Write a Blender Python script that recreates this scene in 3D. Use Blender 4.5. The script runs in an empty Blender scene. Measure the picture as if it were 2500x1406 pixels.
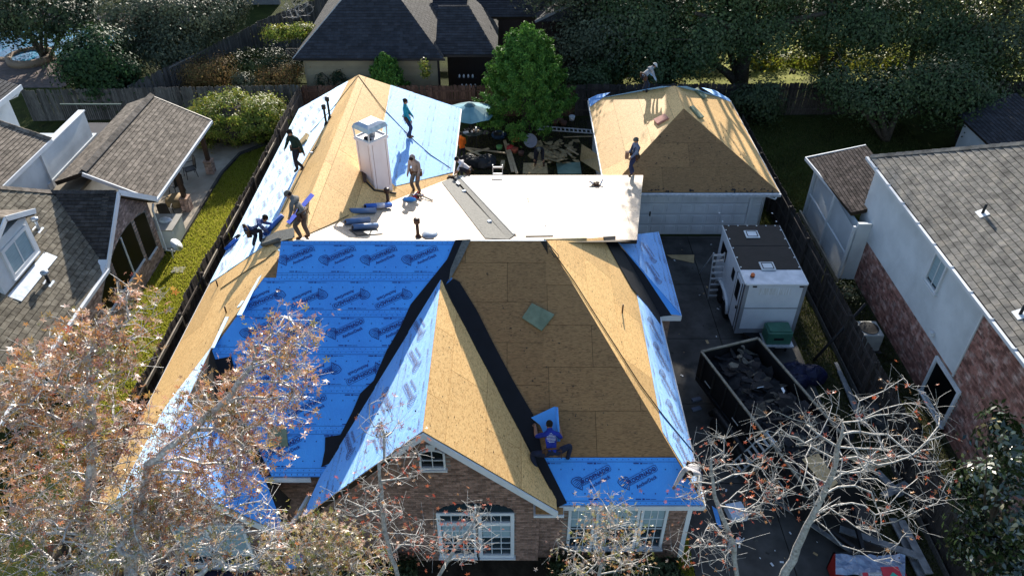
import bpy, math, random
import numpy as np
from mathutils import Vector, Matrix
SC = bpy.context.scene
COL = SC.collection
# ------------------------------------------------------------------ camera, world, sun, exposure
F, PIT, CH = 1855.0, math.radians(38.0), 19.0
cd = bpy.data.cameras.new('camera'); cam = bpy.data.objects.new('camera', cd); COL.objects.link(cam)
cam.location = (0, 0, CH); cam.rotation_euler = (math.radians(52.0), 0, 0)
cd.sensor_width = 36.0; cd.lens = 36.0*F/2500.0; cd.clip_start = .1; cd.clip_end = 600
SC.camera = cam
SUN = Vector((0.03, 0.95, 0.0)).normalized()
ELEV = math.radians(20.5)
SUN = Vector((SUN.x*math.cos(ELEV), SUN.y*math.cos(ELEV), math.sin(ELEV)))
wd = bpy.data.worlds.new('World'); SC.world = wd; wd.use_nodes = True
wn = wd.node_tree; bgn = wn.nodes['Background']
sky = wn.nodes.new('ShaderNodeTexSky'); sky.sky_type = 'NISHITA'; sky.sun_disc = False
sky.sun_elevation = ELEV; sky.sun_rotation = math.atan2(SUN.x, SUN.y)
sky.altitude = 50; sky.air_density = 1.0; sky.dust_density = 0.6; sky.ozone_density = 1.5
wn.links.new(sky.outputs[0], bgn.inputs[0]); bgn.inputs[1].default_value = 0.12
sd = bpy.data.lights.new('sun', 'SUN'); so = bpy.data.objects.new('sun', sd); COL.objects.link(so)
sd.energy = 5.0; sd.angle = math.radians(0.55); sd.color = (1.0, 0.93, 0.82)
so.rotation_euler = SUN.to_track_quat('Z', 'Y').to_euler()
SC.view_settings.view_transform = 'Standard'; SC.view_settings.look = 'None'
SC.view_settings.exposure = 1.15; SC.view_settings.gamma = 1.0; SC.view_settings.use_curve_mapping = False
try:
    SC.cycles.max_bounces = 5; SC.cycles.diffuse_bounces = 3; SC.cycles.glossy_bounces = 2
    SC.cycles.transmission_bounces = 3; SC.cycles.caustics_reflective = False; SC.cycles.caustics_refractive = False
    SC.cycles.sample_clamp_indirect = 4.0
except Exception: pass

# ------------------------------------------------------------------ surveying helpers (photo pixel -> world)
CAMV = Vector((0, 0, CH))
def ray(u, v):
    a, b = (u-1250)/F, (703-v)/F
    return Vector((a, math.cos(PIT)+b*math.sin(PIT), -math.sin(PIT)+b*math.cos(PIT)))
def P(u, v, x=None, y=None, z=None):
    d = ray(u, v)
    t = (z-CH)/d.z if z is not None else (y/d.y if y is not None else x/d.x)
    return CAMV + d*t
def PP(u, v, pl, lift=0.0):
    p0, n = Vector(pl[0]), Vector(pl[1]); d = ray(u, v)
    q = CAMV + d*((p0-CAMV).dot(n)/d.dot(n))
    return q + n.normalized()*lift
def pix(p):
    x, y, z = p[0], p[1], p[2]-CH
    fw = y*math.cos(PIT)-z*math.sin(PIT); up = y*math.sin(PIT)+z*math.cos(PIT)
    if fw < .1: return (-9999, -9999)
    return (1250+F*x/fw, 703-F*up/fw)
def onscreen(p, m=60):
    u, v = pix(p); return -m < u < 2500+m and -m < v < 1406+m
def plz(pl, x, y):
    p0, n = pl; return p0[2]-(n[0]*(x-p0[0])+n[1]*(y-p0[1]))/n[2]

# ------------------------------------------------------------------ materials
MATS = {}
def nodes(name):
    m = bpy.data.materials.new(name); m.use_nodes = True
    nt = m.node_tree; return m, nt, nt.nodes['Principled BSDF']
def rndval(nt):
    oi = nt.nodes.new('ShaderNodeObjectInfo'); ge = nt.nodes.new('ShaderNodeNewGeometry')
    ad = nt.nodes.new('ShaderNodeMath'); ad.operation = 'ADD'
    nt.links.new(oi.outputs['Random'], ad.inputs[0]); nt.links.new(ge.outputs['Random Per Island'], ad.inputs[1])
    fr = nt.nodes.new('ShaderNodeMath'); fr.operation = 'FRACT'; nt.links.new(ad.outputs[0], fr.inputs[0])
    return fr.outputs[0]
def posmap(nt, scale=(1, 1, 1), rot=(0, 0, 0)):
    ge = nt.nodes.new('ShaderNodeNewGeometry'); mp = nt.nodes.new('ShaderNodeMapping')
    mp.inputs['Scale'].default_value = scale; mp.inputs['Rotation'].default_value = rot
    nt.links.new(ge.outputs['Position'], mp.inputs['Vector']); return mp.outputs[0]
def noise(nt, vec, scale, detail=4, rough=.55, dist=0):
    n = nt.nodes.new('ShaderNodeTexNoise'); n.inputs['Scale'].default_value = scale
    n.inputs['Detail'].default_value = detail; n.inputs['Roughness'].default_value = rough
    n.inputs['Distortion'].default_value = dist
    if vec is not None: nt.links.new(vec, n.inputs['Vector'])
    return n.outputs['Fac']
def ramp(nt, fac, stops):
    r = nt.nodes.new('ShaderNodeValToRGB'); cr = r.color_ramp
    while len(cr.elements) < len(stops): cr.elements.new(.5)
    for e, (p, c) in zip(cr.elements, stops):
        e.position = p; e.color = (c[0], c[1], c[2], 1) if hasattr(c, '__len__') else (c, c, c, 1)
    nt.links.new(fac, r.inputs[0]); return r.outputs[0]
def mix(nt, fac, a, b, mode='MIX'):
    m = nt.nodes.new('ShaderNodeMix'); m.data_type = 'RGBA'; m.blend_type = mode
    for s, v in ((m.inputs[0], fac), (m.inputs[6], a), (m.inputs[7], b)):
        if hasattr(v, 'links'): nt.links.new(v, s)
        elif s is m.inputs[0]: s.default_value = v
        else: s.default_value = (v[0], v[1], v[2], 1)
    return m.outputs[2]
def bump(nt, bs, h, strength=.3, dist=.02):
    b = nt.nodes.new('ShaderNodeBump'); b.inputs['Strength'].default_value = strength; b.inputs['Distance'].default_value = dist
    nt.links.new(h, b.inputs['Height']); nt.links.new(b.outputs[0], bs.inputs['Normal'])
def mat(name, c1, c2=None, scale=3, rough=.8, spec=.3, metal=0, rnd=0, bmp=0, bscale=60, stretch=(1, 1, 1), detail=4, c3=None, dirt=0):
    """plain surface: two or three colours by world noise, variation per piece, fine relief"""
    if name in MATS: return MATS[name]
    m, nt, bs = nodes(name)
    c2 = c2 or tuple(x*.82 for x in c1)
    vec = posmap(nt, stretch)
    f = noise(nt, vec, scale, detail)
    st = [(.35, c2), (.62, c1)]
    if c3: st = [(.3, c2), (.5, c1), (.68, c3)]
    col = ramp(nt, f, st)
    if dirt:
        col = mix(nt, ramp(nt, noise(nt, posmap(nt), .45, 6, .65), [(.45, 0), (.7, dirt)]), col, tuple(x*.4 for x in c1))
    if rnd:
        hv = nt.nodes.new('ShaderNodeHueSaturation')
        mr = nt.nodes.new('ShaderNodeMapRange'); nt.links.new(rndval(nt), mr.inputs[0])
        mr.inputs[3].default_value = 1-rnd; mr.inputs[4].default_value = 1+rnd
        nt.links.new(mr.outputs[0], hv.inputs['Value']); nt.links.new(col, hv.inputs['Color']); col = hv.outputs[0]
    nt.links.new(col, bs.inputs['Base Color'])
    bs.inputs['Roughness'].default_value = rough; bs.inputs['Specular IOR Level'].default_value = spec
    bs.inputs['Metallic'].default_value = metal
    if bmp: bump(nt, bs, noise(nt, vec, bscale, 3), bmp)
    MATS[name] = m; return m
def glass(name, tint=(.01, .012, .014), rough=.06):
    if name in MATS: return MATS[name]
    m, nt, bs = nodes(name)
    bs.inputs['Base Color'].default_value = (*tint, 1); bs.inputs['Roughness'].default_value = rough
    bs.inputs['Specular IOR Level'].default_value = .8
    MATS[name] = m; return m
def make_osb(name, base, dark, light, streak, fleck):
    m, nt, bs = nodes(name)
    v1 = posmap(nt, (1, 1, 1)); v2 = posmap(nt, streak)
    vo = nt.nodes.new('ShaderNodeTexVoronoi'); vo.inputs['Scale'].default_value = 26; nt.links.new(v2, vo.inputs['Vector'])
    bw = nt.nodes.new('ShaderNodeRGBToBW'); nt.links.new(vo.outputs['Color'], bw.inputs[0])
    col = ramp(nt, bw.outputs[0], [(.1, dark), (.3, base), (.8, light)])
    n2 = noise(nt, v2, 9, 8, .7)
    col = mix(nt, ramp(nt, n2, [(.36, fleck), (.47, 0)]), col, tuple(x*.45 for x in dark))
    n3 = noise(nt, v1, .5, 3)
    col = mix(nt, ramp(nt, n3, [(.35, .0), (.7, .22)]), col, light)
    col = mix(nt, ramp(nt, noise(nt, v1, 2.1, 7, .75), [(.67, 0), (.72, .6)]), col, tuple(x*.35 for x in base))
    hv = nt.nodes.new('ShaderNodeHueSaturation'); mr = nt.nodes.new('ShaderNodeMapRange'); nt.links.new(rndval(nt), mr.inputs[0])
    mr.inputs[3].default_value = .82; mr.inputs[4].default_value = 1.12
    nt.links.new(mr.outputs[0], hv.inputs['Value']); nt.links.new(col, hv.inputs['Color'])
    nt.links.new(hv.outputs[0], bs.inputs['Base Color'])
    bs.inputs['Roughness'].default_value = .6; bs.inputs['Specular IOR Level'].default_value = .3
    bump(nt, bs, bw.outputs[0], .12, .004)
    MATS[name] = m; return m
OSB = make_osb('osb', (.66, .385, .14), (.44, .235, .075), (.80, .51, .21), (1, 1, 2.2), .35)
OSBX = make_osb('osb_shaded', (.255, .135, .052), (.125, .060, .021), (.345, .19, .075), (.5, 3.4, 3.4), .5)  # darker copy of the sheathing; shade of the front-facing slopes is in its colour
OSBC = make_osb('osb_glare', (.54, .40, .28), (.38, .26, .16), (.64, .50, .37), (1, 1, 2.2), .55)  # whitened copy of the sheathing; sun glare on the low roofs is in its colour
OSBC.node_tree.nodes['Principled BSDF'].inputs['Roughness'].default_value = .62; OSBC.node_tree.nodes['Principled BSDF'].inputs['Specular IOR Level'].default_value = .38
def make_membrane():
    m, nt, bs = nodes('membrane_blue')
    v = posmap(nt)
    col = ramp(nt, noise(nt, v, 1.3, 4), [(.3, (.016, .25, .74)), (.7, (.024, .315, .84))])
    nt.links.new(col, bs.inputs['Base Color'])
    bs.inputs['Roughness'].default_value = .68; bs.inputs['Specular IOR Level'].default_value = .8; bs.inputs['IOR'].default_value = 1.6; bs.inputs['Sheen Weight'].default_value = 1.0; bs.inputs['Sheen Roughness'].default_value = .45; bs.inputs['Sheen Tint'].default_value = (.72, .93, 1, 1)
    a = nt.nodes.new('ShaderNodeMath'); a.operation = 'ADD'
    nt.links.new(noise(nt, posmap(nt, (1, .45, 1), (0, 0, .5)), 4.0, 4, .6, 1.5), a.inputs[0])
    nt.links.new(noise(nt, posmap(nt, (1, .3, 1), (0, 0, -.7)), 13, 3, .6, .8), a.inputs[1])
    bump(nt, bs, a.outputs[0], .6, .02)
    MATS['membrane_blue'] = m; return m
BLUE = make_membrane()
PRINT = mat('print_navy', (.003, .014, .16), rough=.6, spec=.4)
PRINT.node_tree.nodes['Principled BSDF'].inputs['Sheen Weight'].default_value = .45
BLACKM = mat('ice_shield_black', (.006, .006, .009), (.004, .004, .006), rough=.62, spec=.25, bmp=.15, bscale=14)
GREYM = mat('shield_grey', (.125, .122, .11), (.085, .082, .075), scale=14, rough=.8, bmp=.2, bscale=180, c3=(.16, .155, .14))
DECK = mat('deck_dark', (.03, .02, .012))
WHITE = mat('paint_white', (.68, .70, .72), (.58, .60, .62), scale=1.2, rough=.55, bmp=.04, dirt=.25)
WHITE2 = mat('siding_white', (.63, .66, .68), (.52, .55, .57), scale=.8, rough=.6, dirt=.35, bmp=.05)
ALU = mat('aluminium', (.58, .60, .63), (.42, .44, .47), scale=8, rough=.4, metal=.25)
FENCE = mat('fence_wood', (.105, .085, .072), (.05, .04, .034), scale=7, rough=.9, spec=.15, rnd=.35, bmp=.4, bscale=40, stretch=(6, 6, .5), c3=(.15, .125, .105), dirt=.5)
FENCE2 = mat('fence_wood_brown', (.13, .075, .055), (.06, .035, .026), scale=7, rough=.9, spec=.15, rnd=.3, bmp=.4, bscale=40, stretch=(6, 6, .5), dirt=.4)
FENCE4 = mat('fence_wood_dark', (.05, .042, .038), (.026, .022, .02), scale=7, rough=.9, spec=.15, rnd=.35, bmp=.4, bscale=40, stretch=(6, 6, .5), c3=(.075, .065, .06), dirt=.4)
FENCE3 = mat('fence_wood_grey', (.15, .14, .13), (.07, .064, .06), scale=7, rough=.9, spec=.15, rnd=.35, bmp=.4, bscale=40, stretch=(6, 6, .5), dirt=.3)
RAILM = mat('rail_pale', (.42, .36, .28), (.30, .25, .19), rough=.85)
BRICK = mat('brick_brown', (.29, .18, .14), (.19, .115, .085), scale=9, rough=.9, rnd=.35, bmp=.3, bscale=90)
MORTAR = mat('mortar', (.25, .22, .19), rough=.95)
BRICKR = mat('brick_red', (.31, .15, .12), (.20, .09, .07), scale=3.2, rough=.9, rnd=.45, bmp=.3, bscale=90, c3=(.46, .32, .275))
BRICKP = mat('brick_pink', (.46, .32, .27), (.30, .20, .16), scale=5, rough=.9, rnd=.4, bmp=.3, bscale=90)
SHTAN = mat('shingle_tan', (.165, .138, .112), (.10, .084, .068), scale=5, rough=.92, spec=.2, rnd=.28, bmp=.5, bscale=120, c3=(.22, .185, .15))
SHBRN = mat('shingle_brown_dark', (.05, .042, .04), (.028, .023, .022), scale=5, rough=.95, spec=.1, rnd=.4, bmp=.5, bscale=120, c3=(.075, .06, .055))
SHGRN = mat('shingle_weathered', (.145, .125, .095), (.08, .068, .05), scale=5, rough=.92, spec=.25, rnd=.3, bmp=.5, bscale=120, c3=(.19, .17, .13))
SHGRY = mat('shingle_grey', (.165, .155, .14), (.095, .09, .082), scale=3, rough=.92, spec=.2, rnd=.2, bmp=.5, bscale=120, c3=(.24, .215, .18), dirt=.2)
SHDRK = mat('shingle_dark', (.035, .036, .043), (.022, .023, .028), scale=3, rough=.85, spec=.3, rnd=.3, bmp=.4, bscale=100)
SHCHA = mat('shingle_charcoal', (.06, .056, .054), (.035, .033, .032), scale=5, rough=.9, spec=.25, rnd=.3, bmp=.4, bscale=100)
CONC = mat('concrete', (.095, .09, .085), (.05, .047, .044), scale=1.3, rough=.93, spec=.2, rnd=.1, bmp=.2, bscale=50, detail=9, dirt=.5)
PATIOM = mat('patio_concrete', (.42, .36, .29), (.30, .255, .2), scale=1.5, rough=.9, rnd=.08, bmp=.1, detail=8, dirt=.3)
SOIL = mat('soil', (.035, .028, .02), (.018, .014, .01), scale=2.5, rough=1, spec=.1, bmp=.6, bscale=12, detail=8)
TAN = mat('siding_tan', (.28, .235, .15), (.22, .185, .12), scale=1, rough=.8, rnd=.06)
GUARD = mat('dark_metal', (.02, .02, .022), rough=.5, metal=.4)
PIPE = mat('vent_brown', (.055, .03, .022), rough=.5)
PIPEB = mat('vent_black', (.012, .012, .014), rough=.5)
CHIMW = mat('chimney_white', (.86, .80, .81), (.80, .72, .73), scale=2, rough=.6, dirt=.12, stretch=(1, 1, .4))
GALV = mat('galvanised', (.48, .52, .56), (.33, .37, .42), scale=6, rough=.32, metal=.6)
LUMBER = mat('lumber', (.46, .36, .22), (.34, .25, .15), scale=4, rough=.8, rnd=.2, stretch=(1, 1, 1))
PLANK = mat('plank_grey', (.22, .23, .24), (.13, .135, .14), scale=5, rough=.6)
RUBBER = mat('rubber', (.012, .012, .013), rough=.8)
BARK = mat('bark_grey', (.34, .325, .30), (.19, .18, .165), scale=14, rough=.6, spec=.6, bmp=.7, bscale=35, c3=(.46, .445, .42))
BARKW = mat('bark_sunlit', (.42, .40, .385), (.25, .24, .225), scale=14, rough=.45, spec=.8, bmp=.5, bscale=35, c3=(.68, .66, .64))  # paler copy of the grey bark; sun glare on the twigs is painted in
BARKD = mat('bark_dark', (.07, .055, .042), (.035, .027, .02), scale=9, rough=.95, bmp=.7, bscale=30)
DARKTARP = mat('tarp_dark', (.025, .027, .03), (.012, .013, .015), scale=3, rough=.55, bmp=.5, bscale=8)
FOAM = mat('foam_board_green', (.20, .24, .16), (.14, .17, .11), rough=.8, bmp=.2)
SCRN0 = None
def leafmat(name, cols, rough=.5, trans=.25, spec=.5):
    if name in MATS: return MATS[name]
    m, nt, bs = nodes(name)
    n = len(cols); st = [((i+.5)/n, c) for i, c in enumerate(cols)]
    r = nt.nodes.new('ShaderNodeValToRGB'); cr = r.color_ramp; cr.interpolation = 'LINEAR'
    while len(cr.elements) < n: cr.elements.new(.5)
    for e, (p, c) in zip(cr.elements, st): e.position = p; e.color = (*c, 1)
    ge = nt.nodes.new('ShaderNodeNewGeometry'); oi = nt.nodes.new('ShaderNodeObjectInfo')
    ad = nt.nodes.new('ShaderNodeMath'); ad.operation = 'ADD'; nt.links.new(ge.outputs['Random Per Island'], ad.inputs[0]); nt.links.new(oi.outputs['Random'], ad.inputs[1])
    fr = nt.nodes.new('ShaderNodeMath'); fr.operation = 'FRACT'; nt.links.new(ad.outputs[0], fr.inputs[0])
    nt.links.new(fr.outputs[0], r.inputs[0])
    bs.inputs['Roughness'].default_value = rough; bs.inputs['Specular IOR Level'].default_value = spec
    nt.links.new(r.outputs[0], bs.inputs['Base Color'])
    if trans:
        tr = nt.nodes.new('ShaderNodeBsdfTranslucent'); nt.links.new(r.outputs[0], tr.inputs[0])
        mx = nt.nodes.new('ShaderNodeMixShader'); mx.inputs[0].default_value = trans
        nt.links.new(bs.outputs[0], mx.inputs[1]); nt.links.new(tr.outputs[0], mx.inputs[2])
        nt.links.new(mx.outputs[0], nt.nodes['Material Output'].inputs[0])
    MATS[name] = m; return m
LEAF_GUM = leafmat('leaf_sweetgum', [(.34, .12, .03), (.50, .30, .22), (.44, .19, .05), (.24, .22, .05), (.66, .50, .43), (.40, .16, .04), (.50, .30, .07), (.16, .17, .04), (.36, .08, .05), (.50, .34, .28), (.30, .12, .05), (.42, .24, .09)], .3, .42, 1.0)  # the pale pinkish stops paint glare onto some leaves
LEAF_GREENGUM = leafmat('leaf_yellowgreen', [(.20, .22, .045), (.34, .29, .06), (.60, .50, .36), (.44, .22, .06), (.16, .18, .04), (.50, .16, .07), (.62, .5, .42)], .3, .42, 1.0)
LEAF_RED = leafmat('leaf_red', [(.45, .09, .04), (.50, .16, .07), (.38, .05, .03), (.45, .22, .08)], .4, .35, .7)
LEAF_OAK = leafmat('leaf_oak', [(.035, .062, .020), (.05, .085, .028), (.026, .046, .015), (.085, .11, .05), (.042, .07, .018)], .6, .15, .3)
LEAF_OLIVE = leafmat('leaf_olive', [(.05, .065, .035), (.08, .095, .055), (.04, .05, .025), (.10, .115, .07)], .6, .2, .3)
LEAF_CEDAR = leafmat('leaf_cypress', [(.05, .14, .02), (.085, .20, .03), (.03, .09, .015), (.13, .26, .04)], .6, .25, .2)
LEAF_DK = leafmat('leaf_dark', [(.022, .04, .014), (.035, .055, .02), (.018, .03, .011), (.05, .07, .025)], .6, .15, .3)
LEAF_MAG = leafmat('leaf_magnolia', [(.018, .034, .012), (.028, .048, .016), (.014, .025, .009)], .17, .05, .9)
LEAF_HEDGE = leafmat('leaf_hedge', [(.12, .19, .02), (.22, .27, .03), (.28, .22, .04), (.08, .13, .02), (.34, .36, .06)], .5, .35, .35)
LEAF_AUT = leafmat('leaf_shrub_autumn', [(.22, .13, .05), (.16, .10, .04), (.28, .16, .06), (.14, .13, .04)], .7, .3, .15)
LEAF_YEL = leafmat('leaf_bright', [(.24, .30, .03), (.34, .34, .05), (.13, .19, .02), (.28, .25, .04)], .5, .45, .4)
GRASSB = leafmat('grass_blade_lit', [(.34, .37, .035), (.44, .44, .055), (.25, .28, .03), (.50, .44, .10)], .6, .5, .3)  # lit copy of the grass; sunshine is put into the blade colours
GRASSD = leafmat('grass_blade_shaded', [(.045, .06, .012), (.06, .075, .016), (.035, .045, .01), (.09, .085, .03)], .7, .25, .2)  # shaded copy of the grass; yard shade is put into the blade colours
# ------------------------------------------------------------------ object helpers
def wloc(o):
    w = Vector((0, 0, 0))
    while o is not None: w += o.location; o = o.parent
    return w
def tag(o, label=None, cat=None, group=None, kind=None):
    if label: o['label'] = label
    if cat: o['category'] = cat
    if group: o['group'] = group
    if kind: o['kind'] = kind
    return o
def thing(name, label, cat, loc=(0, 0, 0), group=None, rz=0):
    o = bpy.data.objects.new(name, None); COL.objects.link(o); o.location = Vector(loc); o.empty_display_size = .2
    if rz: o.rotation_euler = (0, 0, rz)
    return tag(o, label, cat, group)
def link(me, name, parent=None, loc=(0, 0, 0)):
    o = bpy.data.objects.new(name, me); COL.objects.link(o); o.parent = parent; o.location = loc; return o
def copy_tree(o, parent=None):
    c = o.copy(); COL.objects.link(c); c.parent = parent
    for ch in list(o.children): copy_tree(ch, c)
    return c
def np_mesh(name, V, loops, starts, mats, mi=None, smooth=False):
    me = bpy.data.meshes.new(name)
    V = np.asarray(V, np.float32); loops = np.asarray(loops, np.int32); starts = np.asarray(starts, np.int32)
    me.vertices.add(len(V)); me.vertices.foreach_set('co', V.ravel())
    me.loops.add(len(loops)); me.loops.foreach_set('vertex_index', loops)
    me.polygons.add(len(starts)); me.polygons.foreach_set('loop_start', starts)
    for m in (mats if isinstance(mats, (list, tuple)) else [mats]): me.materials.append(m)
    if mi is not None: me.polygons.foreach_set('material_index', np.asarray(mi, np.int32))
    me.update(calc_edges=True)
    if smooth: me.polygons.foreach_set('use_smooth', np.ones(len(starts), bool))
    return me
class MB:
    """collects shapes in world (or local) coordinates and links them as ONE mesh object"""
    def __init__(s): s.V = []; s.F = []; s.I = []; s.M = Matrix.Identity(4); s.mi = 0
    def add(s, vs, fs):
        b = len(s.V); s.V += [s.M @ Vector(v) for v in vs]; s.F += [[b+i for i in f] for f in fs]; s.I += [s.mi]*len(fs); return s
    def box(s, x0, x1, y0, y1, z0, z1):
        return s.add([(x0, y0, z0), (x1, y0, z0), (x1, y1, z0), (x0, y1, z0), (x0, y0, z1), (x1, y0, z1), (x1, y1, z1), (x0, y1, z1)],
                     [(3, 2, 1, 0), (4, 5, 6, 7), (0, 1, 5, 4), (1, 2, 6, 5), (2, 3, 7, 6), (3, 0, 4, 7)])
    def cbox(s, c, sx, sy, sz, rz=0, rx=0, ry=0):
        M0 = s.M; s.M = M0 @ Matrix.Translation(c) @ Matrix.Rotation(rz, 4, 'Z') @ Matrix.Rotation(ry, 4, 'Y') @ Matrix.Rotation(rx, 4, 'X')
        s.box(-sx/2, sx/2, -sy/2, sy/2, -sz/2, sz/2); s.M = M0; return s
    def prism(s, pts, vec):
        pts = [Vector(p) for p in pts]; vec = Vector(vec); n = len(pts)
        nn = sum(((pts[i]-pts[0]).cross(pts[(i+1) % n]-pts[0]) for i in range(n)), Vector())
        if nn.dot(vec) > 0: pts = pts[::-1]
        vs = pts + [p+vec for p in pts]
        fs = [tuple(range(n)), tuple(range(2*n-1, n-1, -1))] + [(i, i+n, (i+1) % n + n, (i+1) % n) for i in range(n)]
        return s.add(vs, fs)
    def poly(s, pts): return s.add(pts, [tuple(range(len(pts)))])
    def bar(s, a, b, w, h=None, up=(0, 0, 1)):
        a, b = Vector(a), Vector(b); d = (b-a); L = d.length; d.normalize(); up = Vector(up)
        if abs(d.dot(up)) > .95: up = Vector((1, 0, 0))
        x = d.cross(up).normalized(); y = x.cross(d); h = h or w
        vs = [p + x*i*w/2 + y*j*h/2 for p in (a, b) for i, j in ((-1, -1), (1, -1), (1, 1), (-1, 1))]
        return s.add(vs, [(3, 2, 1, 0), (4, 5, 6, 7), (0, 1, 5, 4), (1, 2, 6, 5), (2, 3, 7, 6), (3, 0, 4, 7)][::1])
    def tube(s, pts, r, n=8, caps=True):
        pts = [Vector(p) for p in pts]; m = len(pts); rs = r if hasattr(r, '__len__') else [r]*m
        vs = []; ref = None
        for i, p in enumerate(pts):
            d = (pts[min(i+1, m-1)]-pts[max(i-1, 0)]).normalized()
            if ref is None: ref = d.orthogonal().normalized()
            ref = (ref-d*ref.dot(d))
            ref = ref.normalized() if ref.length > 1e-4 else d.orthogonal().normalized()
            q = d.cross(ref)
            vs += [p+(ref*math.cos(2*math.pi*k/n)+q*math.sin(2*math.pi*k/n))*rs[i] for k in range(n)]
        fs = [(i*n+k, i*n+(k+1) % n, (i+1)*n+(k+1) % n, (i+1)*n+k) for i in range(m-1) for k in range(n)]
        if caps: fs += [tuple(range(n-1, -1, -1)), tuple(range((m-1)*n, m*n))]
        return s.add(vs, fs)
    def lathe(s, c, prof, n=16):
        c = Vector(c); vs = []; m = len(prof)
        for (r, z) in prof: vs += [c+Vector((r*math.cos(2*math.pi*k/n), r*math.sin(2*math.pi*k/n), z)) for k in range(n)]
        fs = [(i*n+k, i*n+(k+1) % n, (i+1)*n+(k+1) % n, (i+1)*n+k) for i in range(m-1) for k in range(n)]
        if prof[0][0] > 1e-3: fs.append(tuple(range(n-1, -1, -1)))
        if prof[-1][0] > 1e-3: fs.append(tuple(range((m-1)*n, m*n)))
        return s.add(vs, fs)
    def blob(s, c, rx, ry, rz, n=10, m=6, jit=0):
        c = Vector(c); vs = []
        for i in range(m+1):
            t = math.pi*i/m
            for k in range(n):
                a = 2*math.pi*k/n; j = 1+random.uniform(-jit, jit)
                vs.append(c+Vector((rx*math.sin(t)*math.cos(a)*j, ry*math.sin(t)*math.sin(a)*j, -rz*math.cos(t)*j)))
        return s.add(vs, [(i*n+k, i*n+(k+1) % n, (i+1)*n+(k+1) % n, (i+1)*n+k) for i in range(m) for k in range(n)])
    def mesh(s, name, mats, org=Vector((0, 0, 0)), smooth=False):
        me = bpy.data.meshes.new(name); me.from_pydata([v-org for v in s.V], [], s.F)
        for m in (mats if isinstance(mats, (list, tuple)) else [mats]): me.materials.append(m)
        if any(s.I): me.polygons.foreach_set('material_index', s.I)
        if smooth: me.polygons.foreach_set('use_smooth', [True]*len(s.F))
        me.update(); return me
    def build(s, name, mats, parent=None, smooth=False, local=False, **tg):
        if local: org = Vector((0, 0, 0)); loc = org
        else:
            lo = Vector((min(v[i] for v in s.V) for i in range(3))); hi = Vector((max(v[i] for v in s.V) for i in range(3)))
            org = Vector(((lo.x+hi.x)/2, (lo.y+hi.y)/2, lo.z)); loc = org-(wloc(parent) if parent else Vector())
        o = link(s.mesh(name, mats, org, smooth), name, parent, loc)
        return tag(o, **tg)
def bev(o, w=.01, seg=2):
    b = o.modifiers.new('bevel', 'BEVEL'); b.width = w; b.segments = seg; b.limit_method = 'ANGLE'; return o
def clip(poly, cl):
    out = poly
    for i in range(len(cl)):
        a, b = cl[i], cl[(i+1) % len(cl)]; inp = out; out = []
        if not inp: return []
        sd = lambda p: (b[0]-a[0])*(p[1]-a[1])-(b[1]-a[1])*(p[0]-a[0])
        for k in range(len(inp)):
            p, q = inp[k], inp[(k+1) % len(inp)]; sp, sq = sd(p), sd(q)
            if sp >= 0: out.append(p)
            if (sp > 0 and sq < 0) or (sp < 0 and sq > 0):
                t = sp/(sp-sq); out.append((p[0]+(q[0]-p[0])*t, p[1]+(q[1]-p[1])*t))
    return out
def area(p): return abs(sum(p[i][0]*p[(i+1) % len(p)][1]-p[(i+1) % len(p)][0]*p[i][1] for i in range(len(p))))/2
def frame_of(pts, face, u=None):
    pts = [Vector(p) for p in pts]; n = Vector()
    for i in range(len(pts)): n += pts[i].cross(pts[(i+1) % len(pts)])
    n.normalize()
    if n.dot(Vector(face)) < 0: n = -n
    if u is None:
        u = Vector((0, 0, 1)).cross(n)
        if u.length < .02: u = Vector((1, 0, 0))
    u = Vector(u); u = (u-n*u.dot(n)).normalized(); v = n.cross(u)
    if v.z < -1e-6: u, v = -u, -v
    return pts[0], u, v, n
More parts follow.
